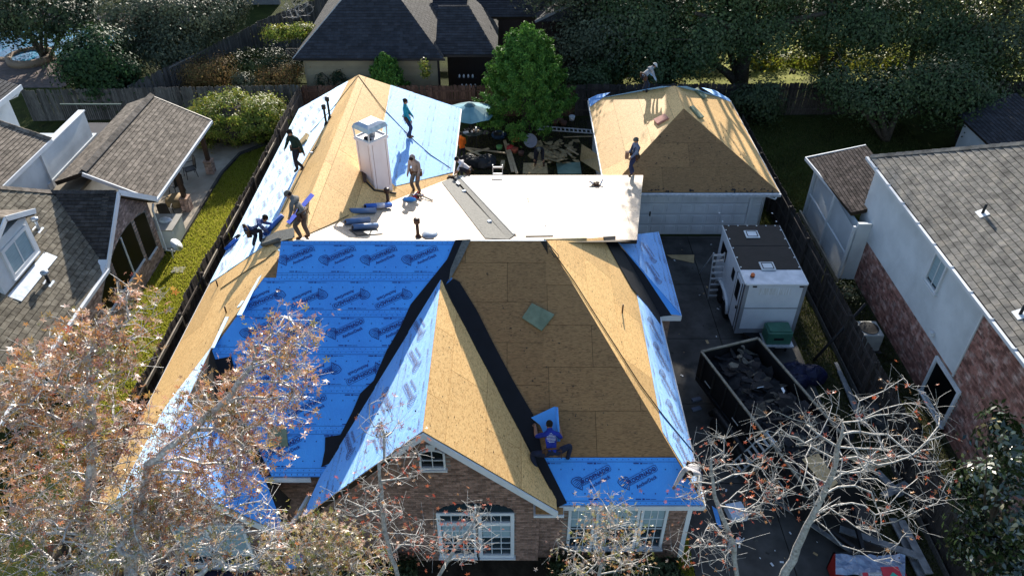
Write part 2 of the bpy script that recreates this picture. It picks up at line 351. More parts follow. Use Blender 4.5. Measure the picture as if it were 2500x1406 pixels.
def field(name, pts, w, h, m, parent, face=(0, 0, 1), gap=.006, t=.02, lift=.0, stag=.5, limit=300, holes=(), wedge=False, u=None, off=(0, 0), rz=0, stuffname=None, jit=0, minw=.001):
    """real pieces (bricks, shingles, panels) covering one flat convex outline; the largest in view are parts, the rest one stuff part"""
    o, u, v, n = frame_of(pts, face, u)
    P2 = [((Vector(p)-o).dot(u), (Vector(p)-o).dot(v)) for p in pts]
    A = sum(P2[i][0]*P2[(i+1) % len(P2)][1]-P2[(i+1) % len(P2)][0]*P2[i][1] for i in range(len(P2)))
    if A < 0: P2 = P2[::-1]
    x0, x1 = min(p[0] for p in P2), max(p[0] for p in P2); y0, y1 = min(p[1] for p in P2), max(p[1] for p in P2)
    rows = []; rng = random.Random(len(pts)*7+int(w*1000)+int(x1*10))
    for j in range(int(math.ceil((y1-y0-off[1])/h))+2):
        yy = y0-off[1]+j*h; sh = (j % 2)*stag*w+off[0]
        for i in range(-2, int(math.ceil((x1-x0)/w))+2):
            xx = x0+i*w+sh; g = gap/2
            r = [(xx+g, yy+g), (xx+w-g, yy+g), (xx+w-g, yy+h-g), (xx+g, yy+h-g)]
            c = clip(r, P2)
            if len(c) < 3: continue
            a = area(c); fa = (w-gap)*(h-gap)
            if a < fa*minw: continue
            cx = sum(p[0] for p in c)/len(c); cy = sum(p[1] for p in c)/len(c)
            wc = o+u*cx+v*cy
            if any(hf(wc) for hf in holes): continue
            full = a > fa*.999
            rows.append((c, full, xx+w/2, yy+h/2, wc))
    rows.sort(key=lambda q: (not onscreen(q[4]), (q[4]-CAMV).length))
    Wp = wloc(parent) if parent else Vector()
    B = Matrix(((u.x, v.x, n.x, 0), (u.y, v.y, n.y, 0), (u.z, v.z, n.z, 0), (0, 0, 0, 1)))
    def piece(c, cx, cy):
        k = len(c)
        top = [(p[0]-cx, p[1]-cy, (t*(1-.85*((p[1]-cy)/h+.5)) if wedge else t)) for p in c]
        bot = [(p[0]-cx, p[1]-cy, 0) for p in c]
        return top+bot, [tuple(range(k))]+[(i, i+k, (i+1) % k+k, (i+1) % k) for i in range(k)]
    shared = None; rest = MB(); nb = 0; out = []
    for c, full, cx, cy, wc in rows:
        dz = rng.uniform(0, jit)
        if nb < limit and onscreen(wc):
            if full and shared is not None: me = shared
            else:
                vs, fs = piece(c, cx, cy); me = bpy.data.meshes.new(name); me.from_pydata(vs, [], fs); me.materials.append(m); me.update()
                if full: shared = me
            ob = bpy.data.objects.new(name, me); COL.objects.link(ob); ob.parent = parent
            pos = o+u*cx+v*cy+n*(lift+dz)
            ob.matrix_basis = Matrix.Translation(pos-Wp) @ B @ Matrix.Rotation(rng.uniform(-rz, rz), 4, 'Z')
            nb += 1; out.append(ob)
        else:
            vs, fs = piece(c, 0, 0)
            if wedge: vs = [(p[0], p[1], t*(1-.85*((p[1]-cy)/h+.5))) for p in c]+[(p[0], p[1], 0) for p in c]
            b = len(rest.V); rest.V += [o+u*p[0]+v*p[1]+n*(lift+dz+p[2]) for p in vs]
            rest.F += [[b+i for i in f] for f in fs]; rest.I += [0]*len(fs)
    if rest.V: rest.build(stuffname or name+'_field', m, parent, kind='stuff')
    return out
def slab(name, pts, m, parent, t=.12, face=(0, 0, 1), drop=0, **k):
    o, u, v, n = frame_of(pts, face)
    return MB().prism([Vector(p)-n*drop for p in pts], -n*t).build(name, m, parent, **k)
def plane_of(pts):
    o, u, v, n = frame_of(pts, (0, 0, 1)); return (tuple(pts[0]), tuple(n))

# ------------------------------------------------------------------ foliage and trees
def quads(C, N, size, asp=.6, seed=0, shape='quad'):
    """leaf faces: centres C, normals N"""
    rg = np.random.default_rng(seed); n = len(C)
    N = N/np.maximum(np.linalg.norm(N, axis=1, keepdims=True), 1e-6)
    R = rg.normal(size=(n, 3)); U = np.cross(N, R); U /= np.maximum(np.linalg.norm(U, axis=1, keepdims=True), 1e-6)
    W = np.cross(N, U); s = (size*rg.uniform(.6, 1.3, n))[:, None]
    if shape == 'quad':
        V = np.stack([C-U*s, C-W*s*asp+N*s*.15, C+U*s, C+W*s*asp+N*s*.15], 1).reshape(-1, 3)
        return V, np.arange(n*4), np.arange(n)*4
    # five lobed star: kites from the centre
    out = []; 
    for k in range(5):
        a = (k-2)*1.12; a2 = .36
        for ang, rr in ((a-a2, .42), (a, 1.0 if k in (1, 2, 3) else .75), (a+a2, .42)):
            out.append(C+(U*math.sin(ang)+W*math.cos(ang))*s*rr + N*s*(.25*rr))
    V = np.stack([C]+out, 1)  # n,16,3
    f = []
    for k in range(5): f += [0, 1+3*k, 2+3*k, 3+3*k]
    L = (np.arange(n)[:, None]*16+np.array(f)[None]).ravel()
    return V.reshape(-1, 3), L, np.arange(n*5)*4
def cloud(name, blobs, n, size, m, parent, seed=0, clump=.35, nclump=60, flat=0, asp=.6, shell=.75, up=.3, loc=None):
    """crown: leaves gathered in clumps spread over several uneven ellipsoids [(c, (rx,ry,rz)), ...]"""
    rg = np.random.default_rng(seed); vol = np.array([b[1][0]*b[1][1]*b[1][2] for b in blobs])**.7; vol /= vol.sum()
    C = []; D = []
    for (c, r), w in zip(blobs, vol):
        k = max(4, int(nclump*w)); d = rg.normal(size=(k, 3)); d /= np.linalg.norm(d, axis=1, keepdims=True)
        rad = shell+(1-shell)*rg.random((k, 1))**.5; rad *= rg.uniform(.72, 1.1, (k, 1))
        C.append(np.array(c)+d*np.array(r)*rad); D.append(d)
    C = np.concatenate(C); D = np.concatenate(D)
    idx = rg.integers(0, len(C), n); cs = clump*rg.uniform(.5, 1.35, len(C))
    off = rg.normal(size=(n, 3))*cs[idx][:, None]*np.array([1, 1, .7])
    pos = C[idx]+off; nor = D[idx]*1.1+off/clump*.8+rg.normal(size=(n, 3))*.38+np.array([0, 0, up])
    o = Vector(np.mean(pos, 0)) if loc is None else Vector(loc)
    V, L, S = quads(pos-np.array(o), nor, size, asp, seed)
    me = np_mesh(name, V, L, S, m)
    ob = link(me, name, parent, o-(wloc(parent) if parent else Vector())); ob['kind'] = 'stuff'; return ob
def px_blob(u, v, Y, ru, rv, dep=None):
    """ellipsoid that spans ru x rv photo pixels about (u, v) at depth Y"""
    c = P(u, v, y=Y); fw = Y*math.cos(PIT)+(CH-c.z)*math.sin(PIT); s = fw/F
    return (tuple(c), (ru*s, dep or ru*s*.8, rv*s*1.05))
def bushy(name, label, cat, base, blobs, n, size, m, seed=0, clump=.3, nclump=60, trunk=.12, stems=1, group=None, bark=None, **k):
    t = thing(name, label, cat, base, group); bark = bark or BARKD
    b = Vector(base); rg = random.Random(seed)
    mb = MB()
    tops = [Vector(bb[0]) for bb in blobs]
    for i in range(max(stems, 1)):
        st = b+Vector((rg.uniform(-.25, .25), rg.uniform(-.25, .25), 0))*(stems > 1)
        for q in (tops if stems == 1 else [tops[i % len(tops)]]):
            mid = st.lerp(q, .5)+Vector((rg.uniform(-.3, .3), rg.uniform(-.3, .3), .2))
            mb.tube([st, st.lerp(mid, .5)+Vector((0, 0, .1)), mid, q], [trunk, trunk*.85, trunk*.6, trunk*.2], 7)
            for _ in range(4):
                e = q+Vector((rg.gauss(0, 1), rg.gauss(0, 1), rg.gauss(.2, .7)))*blobs[0][1][0]*.5
                mb.tube([mid.lerp(q, rg.random()*.7), (mid+e)/2+Vector((0, 0, .1)), e], [trunk*.4, trunk*.25, trunk*.08], 5)
    mb.build('trunk', bark, t, True)
    cloud('foliage', blobs, n, size, m, t, seed, clump, nclump, **k)
    return t
def star_mesh(size, m, seed):
    V, L, S = quads(np.zeros((1, 3)), np.array([[0, 0, 1.]]), size, seed=seed, shape='star')
    return np_mesh('leaf', V, L, S, m)
def gum_tree(name, label, base, trunk, targets, r0=.15, rt=.0065, leaves=4000, lsize=.07, lm=None, seed=1, balls=60, group='sweetgum trees in the front yard', nleafobj=0, step=.3, bias=.25, droop=0, leafzone=None, bark=None, lclump=.11, jitb=.03):
    """deciduous tree: trunk polyline, then branches grown to every target point; radii by the pipe model"""
    rg = random.Random(seed); t = thing(name, label, 'tree', base, group)
    nodes_ = [Vector(trunk[0])]; par = [-1]; tr = []
    for a, b in zip(trunk[:-1], trunk[1:]):
        a, b = Vector(a), Vector(b); k = max(1, int((b-a).length/step))
        for i in range(1, k+1): nodes_.append(a.lerp(b, i/k)+Vector((rg.gauss(0, .015), rg.gauss(0, .015), 0))); par.append(len(nodes_)-2)
    ntr = len(nodes_); N = np.array([tuple(p) for p in nodes_]); D = np.cumsum([0]+[step]*(ntr-1)).astype(float)
    N = list(map(tuple, N)); D = list(D)
    tz0 = Vector(trunk[0]).lerp(Vector(trunk[-1]), .25).z
    targets = [Vector(q) for q in targets]
    cen = Vector(trunk[-1]); targets.sort(key=lambda q: (q-cen).length+rg.uniform(0, .8))
    tips = []; paths = []
    for q in targets:
        A = np.array(N); d = np.linalg.norm(A-np.array(q), axis=1); cost = d+bias*np.array(D)
        cost[A[:, 2] < tz0] += 5; cost[A[:, 2] > q.z+.1] += .5
        i = int(np.argmin(cost)); p = Vector(N[i]); L = (q-p).length
        if L < .05: continue
        k = max(2, int(L/step)); base_i = i; path = [i]
        ax = (q-p).normalized(); sd = Vector((rg.gauss(0, 1), rg.gauss(0, 1), rg.gauss(0, 1))); sd -= ax*sd.dot(ax); sd.normalize()
        for j in range(1, k+1):
            s = j/k; w = math.sin(math.pi*s)*L*.10
            pt = p.lerp(q, s)+sd*w+Vector((0, 0, math.sin(math.pi*s)*L*(.06-droop)))+Vector((rg.gauss(0, 1), rg.gauss(0, 1), rg.gauss(0, 1)))*jitb
            N.append(tuple(pt)); par.append(path[-1]); D.append(D[path[-1]]+L/k); path.append(len(N)-1)
        tips.append(path[-1]); paths.append(path)
    cnt = np.zeros(len(N))
    for q in tips:
        cnt[q] += 1
    for i in range(len(N)-1, 0, -1): cnt[par[i]] += cnt[i]
    rad = np.minimum(rt*np.maximum(cnt, 1)**.47, r0)
    for i in range(ntr): rad[i] = max(min(rad[i], r0), r0*(1-.93*i/ntr))
    mb = MB(); mb.tube([N[i] for i in range(ntr)], [rad[i] for i in range(ntr)], 10); 
    bark = bark or BARK; mt = mb.build('trunk', bark, t, True)
    mb = MB()
    for path in paths:
        rr = [rad[i] for i in path]; rr[0] = min(rr[0], rr[1]*1.15)
        mb.tube([N[i] for i in path], rr, 6 if rr[1] > .03 else (4 if rr[1] > .012 else 3), False)
        if len(path) > 2:      # side twigs
            for _ in range(4):
                i = rg.choice(path[1:]); p = Vector(N[i]); e = p+Vector((rg.gauss(0, .17), rg.gauss(0, .17), rg.gauss(.05, .15)))
                mb.tube([p, (p+e)/2+Vector((0, 0, .015)), e], [rt*.7, rt*.6, rt*.5], 3, False); tips.append(None); N.append(tuple(e)); par.append(i); D.append(0)
                tips[-1] = len(N)-1
    mb.build('branches', bark, t, True, kind='stuff')
    T = np.array([N[i] for i in tips]); lm = lm or LEAF_GUM
    g = np.random.default_rng(seed)
    if leafzone is not None:
        keep = np.array([leafzone(q) for q in T]); TL = T[keep] if keep.any() else T
    else: TL = T
    if leaves:
        idx = g.integers(0, len(TL), leaves); C = TL[idx]+g.normal(size=(leaves, 3))*lclump
        nor = g.normal(size=(leaves, 3))+np.array([0, 0, .5])
        if nleafobj:
            order = np.argsort(np.linalg.norm(C-np.array(CAMV), axis=1)); ms = [star_mesh(lsize, lm, s) for s in (1, 2, 3)]; used = []
            for i in order:
                if len(used) >= nleafobj: break
                if onscreen(C[i], 0): used.append(i)
            for c, i in enumerate(used):
                ob = bpy.data.objects.new('leaf', ms[c % 3]); COL.objects.link(ob); ob.parent = t
                ob.location = Vector(C[i])-Vector(base); ob.rotation_euler = (g.uniform(-1.2, 1.2), g.uniform(-1.2, 1.2), g.uniform(0, 6.3))
            msk = np.ones(len(C), bool); msk[used] = False; C = C[msk]; nor = nor[msk]
        o = Vector(base); V, L, S = quads(C-np.array(o), nor, lsize, seed=seed, shape='star')
        ob = link(np_mesh('leaves', V, L, S, lm), 'leaves', t); ob['kind'] = 'stuff'
    if balls:
        mb = MB()
        for i in g.integers(0, len(T), balls):
            p = Vector(T[i])+Vector((g.normal()*.05, g.normal()*.05, -.1)); mb.blob(p, .017, .017, .017, 6, 4)
        mb.build('seed_balls', BARKD, t, kind='stuff')
    return t
def pts_in(blobs, n, seed=0, shell=0):
    g = np.random.default_rng(seed); vol = np.array([b[1][0]*b[1][1]*b[1][2] for b in blobs])**.8; vol /= vol.sum(); out = []
    for (c, r), w in zip(blobs, vol):
        k = max(1, int(n*w)); d = g.normal(size=(k, 3)); d /= np.linalg.norm(d, axis=1, keepdims=True)
        out.append(np.array(c)+d*np.array(r)*(shell+(1-shell)*g.random((k, 1))**.45))
    return [tuple(p) for p in np.concatenate(out)]
# ------------------------------------------------------------------ ground, drive, lawns
def sheet(name, pts, z, m, kind='structure', t=0):
    mb = MB()
    if t: mb.prism([(x, y, z) for x, y in pts], (0, 0, -t))
    else: mb.poly([(x, y, z) for x, y in pts])
    return mb.build(name, m, None, kind=kind)
gm, nt, bs = nodes('ground_grass')
gc = ramp(nt, noise(nt, posmap(nt), .6, 8, .65), [(.3, (.018, .024, .007)), (.55, (.045, .06, .012)), (.75, (.09, .10, .025))])
gc = mix(nt, ramp(nt, noise(nt, posmap(nt), 30, 3, .6), [(.4, .5), (.6, 0)]), gc, (.018, .016, .008))
nt.links.new(gc, bs.inputs['Base Color']); bs.inputs['Roughness'].default_value = 1; bs.inputs['Specular IOR Level'].default_value = .1
bump(nt, bs, noise(nt, posmap(nt), 26, 4), .8, .05)
sheet('ground', [(-150, -60), (150, -60), (150, 260), (-150, 260)], 0, gm)
drv = MB().poly([(5.0, 8, .004), (10.55, 8, .004), (10.55, 28.0, .004), (5.0, 28.0, .004)]).build('driveway', SOIL, None, kind='structure')
field('concrete_slab', [(5.0, 8, .01), (10.55, 8, .01), (10.55, 28.0, .01), (5.0, 28.0, .01)], 2.78, 3.3, CONC, drv, gap=.03, t=.03, stag=0)
sheet('flower_bed', [(-11, 9), (4.6, 9), (4.6, 12.4), (-11, 12.4)], .008, SOIL)
sheet('yard_soil', [(-2.4, 27.9), (4.4, 27.9), (4.4, 40), (-2.4, 40)], .008, SOIL)
sheet('side_yard_soil', [(10.6, 8), (14.2, 8), (14.2, 24.5), (10.6, 24.5)], .006, mat('bare_ground', (.05, .05, .028), (.028, .026, .014), scale=2, rough=1, spec=.1, bmp=.5, bscale=15, detail=8))
# patio of the left house
pat = thing('patio', 'pale concrete patio of the left house under its shingled cover', 'patio', (-15.5, 32, 0))
PT = [(-19, 26.9), (-14.55, 26.9), (-14.55, 33.5), (-14.2, 35.6), (-13.2, 36.6), (-12.9, 38.2), (-19, 38.2)]
slab('paving', [(x, y, .1) for x, y in PT], PATIOM, pat, .12)
kb = MB()
for a, b in zip(PT[1:5], PT[2:6]): kb.bar((*a, .09), (*b, .09), .12, .14)
kb.build('kerb', CONC, pat)
# grass blades as real faces on the sunny left lawn and the right-hand beds
def lawn(name, x0, x1, y0, y1, n, m, h=.07, seed=1, kind='stuff'):
    g = np.random.default_rng(seed); c = np.stack([g.uniform(x0, x1, n), g.uniform(y0, y1, n), np.zeros(n)], 1)
    a = g.uniform(0, 6.28, n); d = np.stack([np.cos(a), np.sin(a), np.zeros(n)], 1); w = .012+.012*g.random(n)
    ln = g.normal(size=(n, 3))*.35*h; ln[:, 2] = h*g.uniform(.5, 1.3, n)
    V = np.stack([c-d*w[:, None], c+d*w[:, None], c+ln], 1).reshape(-1, 3)
    o = Vector(((x0+x1)/2, (y0+y1)/2, 0))
    ob = link(np_mesh(name, V-np.array(o), np.arange(n*3), np.arange(n)*3, m), name, None, o); ob['kind'] = kind; return ob
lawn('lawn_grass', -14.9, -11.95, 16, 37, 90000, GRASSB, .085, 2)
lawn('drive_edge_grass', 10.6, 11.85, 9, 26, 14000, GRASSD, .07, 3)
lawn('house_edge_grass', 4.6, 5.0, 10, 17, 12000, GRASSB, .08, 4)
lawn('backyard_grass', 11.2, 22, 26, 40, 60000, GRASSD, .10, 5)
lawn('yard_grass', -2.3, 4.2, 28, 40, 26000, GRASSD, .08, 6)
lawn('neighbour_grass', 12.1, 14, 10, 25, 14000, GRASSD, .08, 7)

# ------------------------------------------------------------------ printing on the underlayment
def text_mesh(s, size, name, m, off=0.0, align='LEFT'):
    cu = bpy.data.curves.new(name, 'FONT'); cu.body = s; cu.size = size; cu.offset = off; cu.align_x = align; cu.resolution_u = 2; cu.space_character = 1.02
    ob = bpy.data.objects.new(name, cu); COL.objects.link(ob)
    dg = bpy.context.evaluated_depsgraph_get(); me = bpy.data.meshes.new_from_object(ob.evaluated_get(dg))
    bpy.data.objects.remove(ob); bpy.data.curves.remove(cu); me.materials.clear(); me.materials.append(m); return me
def stroke(mb, pts, w, closed=False, z=0):
    pts = [Vector((p[0], p[1], z)) for p in pts]
    if closed: pts = pts+[pts[0]]
    for a, b in zip(pts[:-1], pts[1:]):
        d = (b-a); 
        if d.length < 1e-5: continue
        d.normalize(); q = Vector((-d.y, d.x, 0))*w/2; e = d*w*.35
        mb.add([a-q-e, b-q+e, b+q+e, a+q-e], [(0, 1, 2, 3)])
def logo_mesh():
    A = math.radians(27.5); R = Matrix.Rotation(A, 4, 'Z')
    mb = MB()
    t1 = text_mesh('ROOFNADO', .148, 'print', PRINT, .0045); w = max(v.co.x for v in t1.vertices); k = .80/w
    t2 = text_mesh('AnchorDeck', .14, 'print', PRINT, .0028); w2 = max(v.co.x for v in t2.vertices); k2 = .60/w2
    for me, kk, ky, o in ((t1, k, 1.0, (-.165, -.075)), (t2, k2, .95, (.02, -.185))):
        M = Matrix.Translation((o[0], o[1], 0)) @ R @ Matrix.Diagonal((kk, ky, 1, 1)); 
        mb.M = M; mb.add([v.co.copy() for v in me.vertices], [tuple(p.vertices) for p in me.polygons])
    mb.M = Matrix.Translation((-.165, -.075, 0)) @ R
    stroke(mb, [(-.02, -.025), (.80, -.025), (.83, 0), (.83, .115), (.80, .14), (-.02, .14)], .011, True)
    mb.M = Matrix.Identity(4)
    stroke(mb, [(-.17, .03), (-.10, .075), (-.02, .115), (.05, .12), (.02, .07), (.0, .03)], .007)
    # twisting funnel
    stroke(mb, [(-.47, -.03), (-.46, .02), (-.42, .07), (-.35, .10), (-.27, .115), (-.22, .10), (-.20, .06), (-.215, .0), (-.19, -.05), (-.20, -.1), (-.185, -.15), (-.19, -.22), (-.23, -.19), (-.25, -.20), (-.27, -.165), (-.31, -.17), (-.33, -.14), (-.37, -.14), (-.42, -.09)], .016, True)
    for q in ([(-.43, -.02), (-.36, .05), (-.25, .085)], [(-.40, -.06), (-.33, .0), (-.25, .05)], [(-.36, -.09), (-.30, -.04), (-.235, .03)], [(-.33, -.12), (-.28, -.07), (-.225, -.02)],
              [(-.29, -.15), (-.25, -.10), (-.215, -.06)], [(-.25, -.17), (-.215, -.12)], [(-.36, .03), (-.29, .045)]): stroke(mb, q, .013)
    return mb.mesh('printed_logo', PRINT)
LOGO = logo_mesh()
def inpoly(p, P2):
    s = 0
    for i in range(len(P2)):
        a, b = P2[i], P2[(i+1) % len(P2)]
        if (b[0]-a[0])*(p[1]-a[1])-(b[1]-a[1])*(p[0]-a[0]) < 0: return False
    return True
def underlay(parent, pts, lift=.022, rowh=1.1, flips=(0, 1, 0, 1, 0, 0), phase=(.3, .7, .1, .9, .5, .2), top=True, logos=True, pitch=1.2, u=None, face=(0, 0, 1), marks=True, name='underlayment_sheet'):
    """courses of printed blue underlayment with lapped edges; print is flat ink just above each sheet"""
    o, u, v, n = frame_of(pts, face, u)
    P2 = [((Vector(p)-o).dot(u), (Vector(p)-o).dot(v)) for p in pts]
    A = sum(P2[i][0]*P2[(i+1) % len(P2)][1]-P2[(i+1) % len(P2)][0]*P2[i][1] for i in range(len(P2)))
    if A < 0: P2 = P2[::-1]
    y0, y1 = min(p[1] for p in P2), max(p[1] for p in P2); x0, x1 = min(p[0] for p in P2), max(p[0] for p in P2)
    B = Matrix(((u.x, v.x, n.x, 0), (u.y, v.y, n.y, 0), (u.z, v.z, n.z, 0), (0, 0, 0, 1)))
    k = 0; y = y1
    while y > y0+.05:
        lo = max(y-rowh, y0); c = clip([(x0-1, lo-.0), (x1+1, lo-.0), (x1+1, y), (x0-1, y)], P2)
        if len(c) >= 3:
            mb = MB(); hgt = lambda q: lift+.014*(1-(q-lo)/rowh)+.002
            top_ = [o+u*p[0]+v*p[1]+n*hgt(p[1]) for p in c]; bot = [o+u*p[0]+v*p[1]+n*(lift-.012) for p in c]; m = len(c)
            mb.add(top_+bot, [tuple(range(m))]+[(i, i+m, (i+1) % m+m, (i+1) % m) for i in range(m)])
            sh = mb.build(name, BLUE, parent)
            if marks:
                mk = MB(); hh = lift+.020
                pt = lambda a, b: o+u*a+v*b+n*hh
                def quad(a, b, w, h):
                    q = [(a, b), (a+w, b), (a+w, b+h), (a, b+h)]
                    if all(inpoly(z, P2) and lo < z[1] < y for z in q): mk.add([pt(*z) for z in q], [(0, 1, 2, 3)])
                sx = x0; ph = phase[k % len(phase)]
                for line in (y-.115, lo+.10):
                    cc = clip([(x0-1, line), (x1+1, line), (x1+1, line+.008), (x0-1, line+.008)], P2)
                    if len(cc) > 2: mk.add([pt(*z) for z in cc], [tuple(range(len(cc)))])
                i = 0
                while sx < x1:
                    for yy in (y-.05, lo+.05): quad(sx+(.07 if yy > lo+.2 else 0), yy-.01, .018, .018)
                    if i % 2 == 0:
                        for yy in (y-.32, lo+.27): quad(sx+.1, yy, .028, .028)
                    sx += .15; i += 1
                sx = x0+ph
                while sx < x1:
                    for yy in (y-.165, lo+.135):
                        quad(sx, yy, .14, .026); quad(sx+.17, yy-.006, .06, .036); quad(sx+.25, yy+.004, .12, .014); quad(sx+.39, yy+.004, .13, .010)
                    sx += pitch
                if mk.V: mk.build('printed_marks', PRINT, sh)
            if logos and y-lo > .8:
                cx = x0+phase[k % len(phase)]*pitch-pitch
                while cx < x1+pitch:
                    cy = (y+lo)/2-.01; fl = flips[k % len(flips)]
                    if all(inpoly((cx+a, cy+b), P2) for a, b in ((-.42, -.2), (.5, .25), (.5, -.1), (-.42, .1))):
                        ob = bpy.data.objects.new('printed_logo', LOGO); COL.objects.link(ob); ob.parent = sh
                        pos = o+u*cx+v*cy+n*(lift+.021)
                        ob.matrix_basis = Matrix.Translation(pos-wloc(sh)) @ B @ Matrix.Rotation(math.pi*fl, 4, 'Z')
                    cx += pitch
        y -= rowh; k += 1
def lay(name, pts, m, parent, lift=.035, t=.012, face=(0, 0, 1), **k):
    """a strip of sheet goods lying on a slope (points already on its plane); may be concave"""
    o, u, v, n = frame_of(pts, face)
    return MB().prism([Vector(p)+n*lift for p in pts], n*t).build(name, m, parent, **k)

# ------------------------------------------------------------------ generic window
def window(parent, origin, rz, w, h, cols=3, rows=4, fw=.09, trans=0, arch=0, m=None, gl=None, mull=.022, blind=None, name='window', dep=.06, sill=True):
    """origin = lower left outside corner; local x runs along the wall, -y points outdoors"""
    m = m or WHITE; gl = gl or glass('pane_dark')
    B = Matrix.Translation(origin) @ Matrix.Rotation(rz, 4, 'Z')
    def topz(x): return h+(arch*(1-((x-w/2)/(w/2))**2) if arch else 0)
    mb = MB(); mb.M = B
    mb.box(0, fw, -dep, .05, 0, h); mb.box(w-fw, w, -dep, .05, 0, h); mb.box(fw, w-fw, -dep, .05, 0, fw)
    N = 10 if arch else 1
    for i in range(N):
        a, b = fw+(w-2*fw)*i/N, fw+(w-2*fw)*(i+1)/N
        za, zb = topz(a if arch else 0), topz(b if arch else 0)
        mb.add([(a, -dep, za-fw), (b, -dep, zb-fw), (b, -dep, zb), (a, -dep, za), (a, .05, za-fw), (b, .05, zb-fw), (b, .05, zb), (a, .05, za)],
               [(0, 1, 2, 3), (7, 6, 5, 4), (3, 2, 6, 7), (4, 5, 1, 0)])
    if sill: mb.box(-.04, w+.04, -dep-.05, .05, -.05, -.003)
    fr = mb.build(name, m, parent)
    zt = h-fw; H0 = fw
    if trans: 
        mt = MB(); mt.M = B; mt.box(fw+.002, w-fw-.002, -dep+.004, .04, h-trans-fw*1.3, h-trans-.002); mt.build('transom_bar', m, fr)
    gb = MB(); gb.M = B
    gb.poly([(fw, 0, H0), (w-fw, 0, H0)]+[(fw+(w-2*fw)*i/8, 0, topz(fw+(w-2*fw)*i/8)-fw*.6) for i in range(8, -1, -1)]); gb.build('pane', gl, fr)
    if blind:
        bb = MB(); bb.M = B; bb.box(fw+.01, w-fw-.01, -.012, -.004, H0+(zt-H0)*blind, (h-trans-fw*1.3) if trans else zt-.02)
        bb.build('blind', mat('blind_pale', (.30, .40, .44), (.24, .33, .37), scale=2, rough=.5, stretch=(1, 1, 12)), fr)
    lim = h-trans-fw*1.3 if trans else h-fw
    for i in range(1, cols):
        x = fw+(w-2*fw)*i/cols
        mm = MB(); mm.M = B; mm.box(x-mull/2, x+mull/2, -.03, -.014, H0, (topz(x)-fw if arch or trans else lim)); mm.build('muntin', m, fr)
    for j in range(1, rows):
        z = H0+(lim-H0)*j/rows
        mm = MB(); mm.M = B; mm.box(fw, w-fw, -.033, -.012, z-mull/2, z+mull/2); mm.build('muntin', m, fr)
    if trans and arch:
        z = h-trans*.45; mm = MB(); mm.M = B; mm.box(fw, w-fw, -.033, -.012, z-mull/2, z+mull/2); mm.build('muntin', m, fr)
    return fr
# ------------------------------------------------------------------ the house being re-roofed
house = thing('brick_house', 'brown brick house in the centre, roof stripped to sheathing and half covered in blue', 'house', (-2.5, 20, 0))
XL, XR, ZR, YR = -10.4, 4.9, 6.35, 18.43
def Lz(x): return 6.35+.848*(x+6.45)
A0 = (-6.45, YR, ZR)
FE = (11.83, 2.75); FS = .5455
def Fz(y): return FE[1]+FS*(y-FE[0])
yFL = 12.45; zFL = Fz(yFL)
PLF = ((0, FE[0], FE[1]), (0, -FS, 1)); PLL = ((XL, 0, 3.0), (-.848, 0, 1)); PLR = (A0, (.848, 0, 1))
PLG = ((XR, 0, 2.75), (.928, 0, 1))
P2_, P1_, P3_ = Vector((-2.5, 28.0, 3.0)), Vector((-.12, 21.9, 4.0)), Vector(A0)
nB = (P1_-P3_).cross(P2_-P3_); nB = nB if nB.z > 0 else -nB; PLB = (tuple(P3_), tuple(nB/nB.z))
PLC = ((0, 28.0, 3.1), (0, .148, 1))
T_ = (3.55, 22.1, 4.0)
xFL = -10.4+(zFL-3.0)/.848
L_pts = [(XL, 12.29, 3), (XL, 34.7, 3), (-6.45, 30.75, ZR), A0]
R_pts = [A0, (-6.45, 30.75, ZR), (-2.5, 34.7, 3), tuple(P2_)]
BH_pts = [(XL, 34.7, 3), (-2.5, 34.7, 3), (-6.45, 30.75, ZR)]
G_pts = [(1.02, YR, ZR), (XR, FE[0], FE[1]), (XR, 19.3, 2.75), T_]
B_pts = [A0, (1.0, 18.5, plz(PLB, 1.0, 18.5)), tuple(P1_), tuple(P2_)]
C_pts = [(-.12, 21.9, 4.0), (4.36, 21.9, 4.0), (5.5, 28.0, 3.1), (-2.5, 28.0, 3.1)]
Wf_pts = [(XR, 19.3, 2.75), (5.6, 19.3, 2.75), T_]
Wr_pts = [(5.6, 19.3, 2.75), (5.6, 24.25, 2.75), T_]
F_left = [(xFL, yFL, zFL), (.70, yFL, zFL), (1.02, YR, ZR), A0]
F_right = [(-4.9, yFL, zFL), (XR-.0, FE[0], FE[1]), (1.02, YR, ZR)]
F_right = [(.70, FE[0], FE[1]), (XR, FE[0], FE[1]), (1.02, YR, ZR), (.70, yFL, zFL)]
# front gable
GX, GZ, GY = -2.03, 5.78, 11.62; GP = .93
def gz(x): return GZ-GP*abs(x-GX)
yv = lambda z: FE[0]+(z-FE[1])/FS
GLs = [(GX, GY, GZ), (GX, yv(GZ), GZ), (-4.93, yv(gz(-4.93)), gz(-4.93)), (-5.22, GY-.2, gz(-5.22))]
GRs = [(GX, GY, GZ), (1.12, GY, gz(1.12)), (1.12, yv(gz(1.12)), gz(1.12)), (GX, yv(GZ), GZ)]
PGL = ((GX, 0, GZ), (-GP, 0, 1)); PGR = ((GX, 0, GZ), (GP, 0, 1))
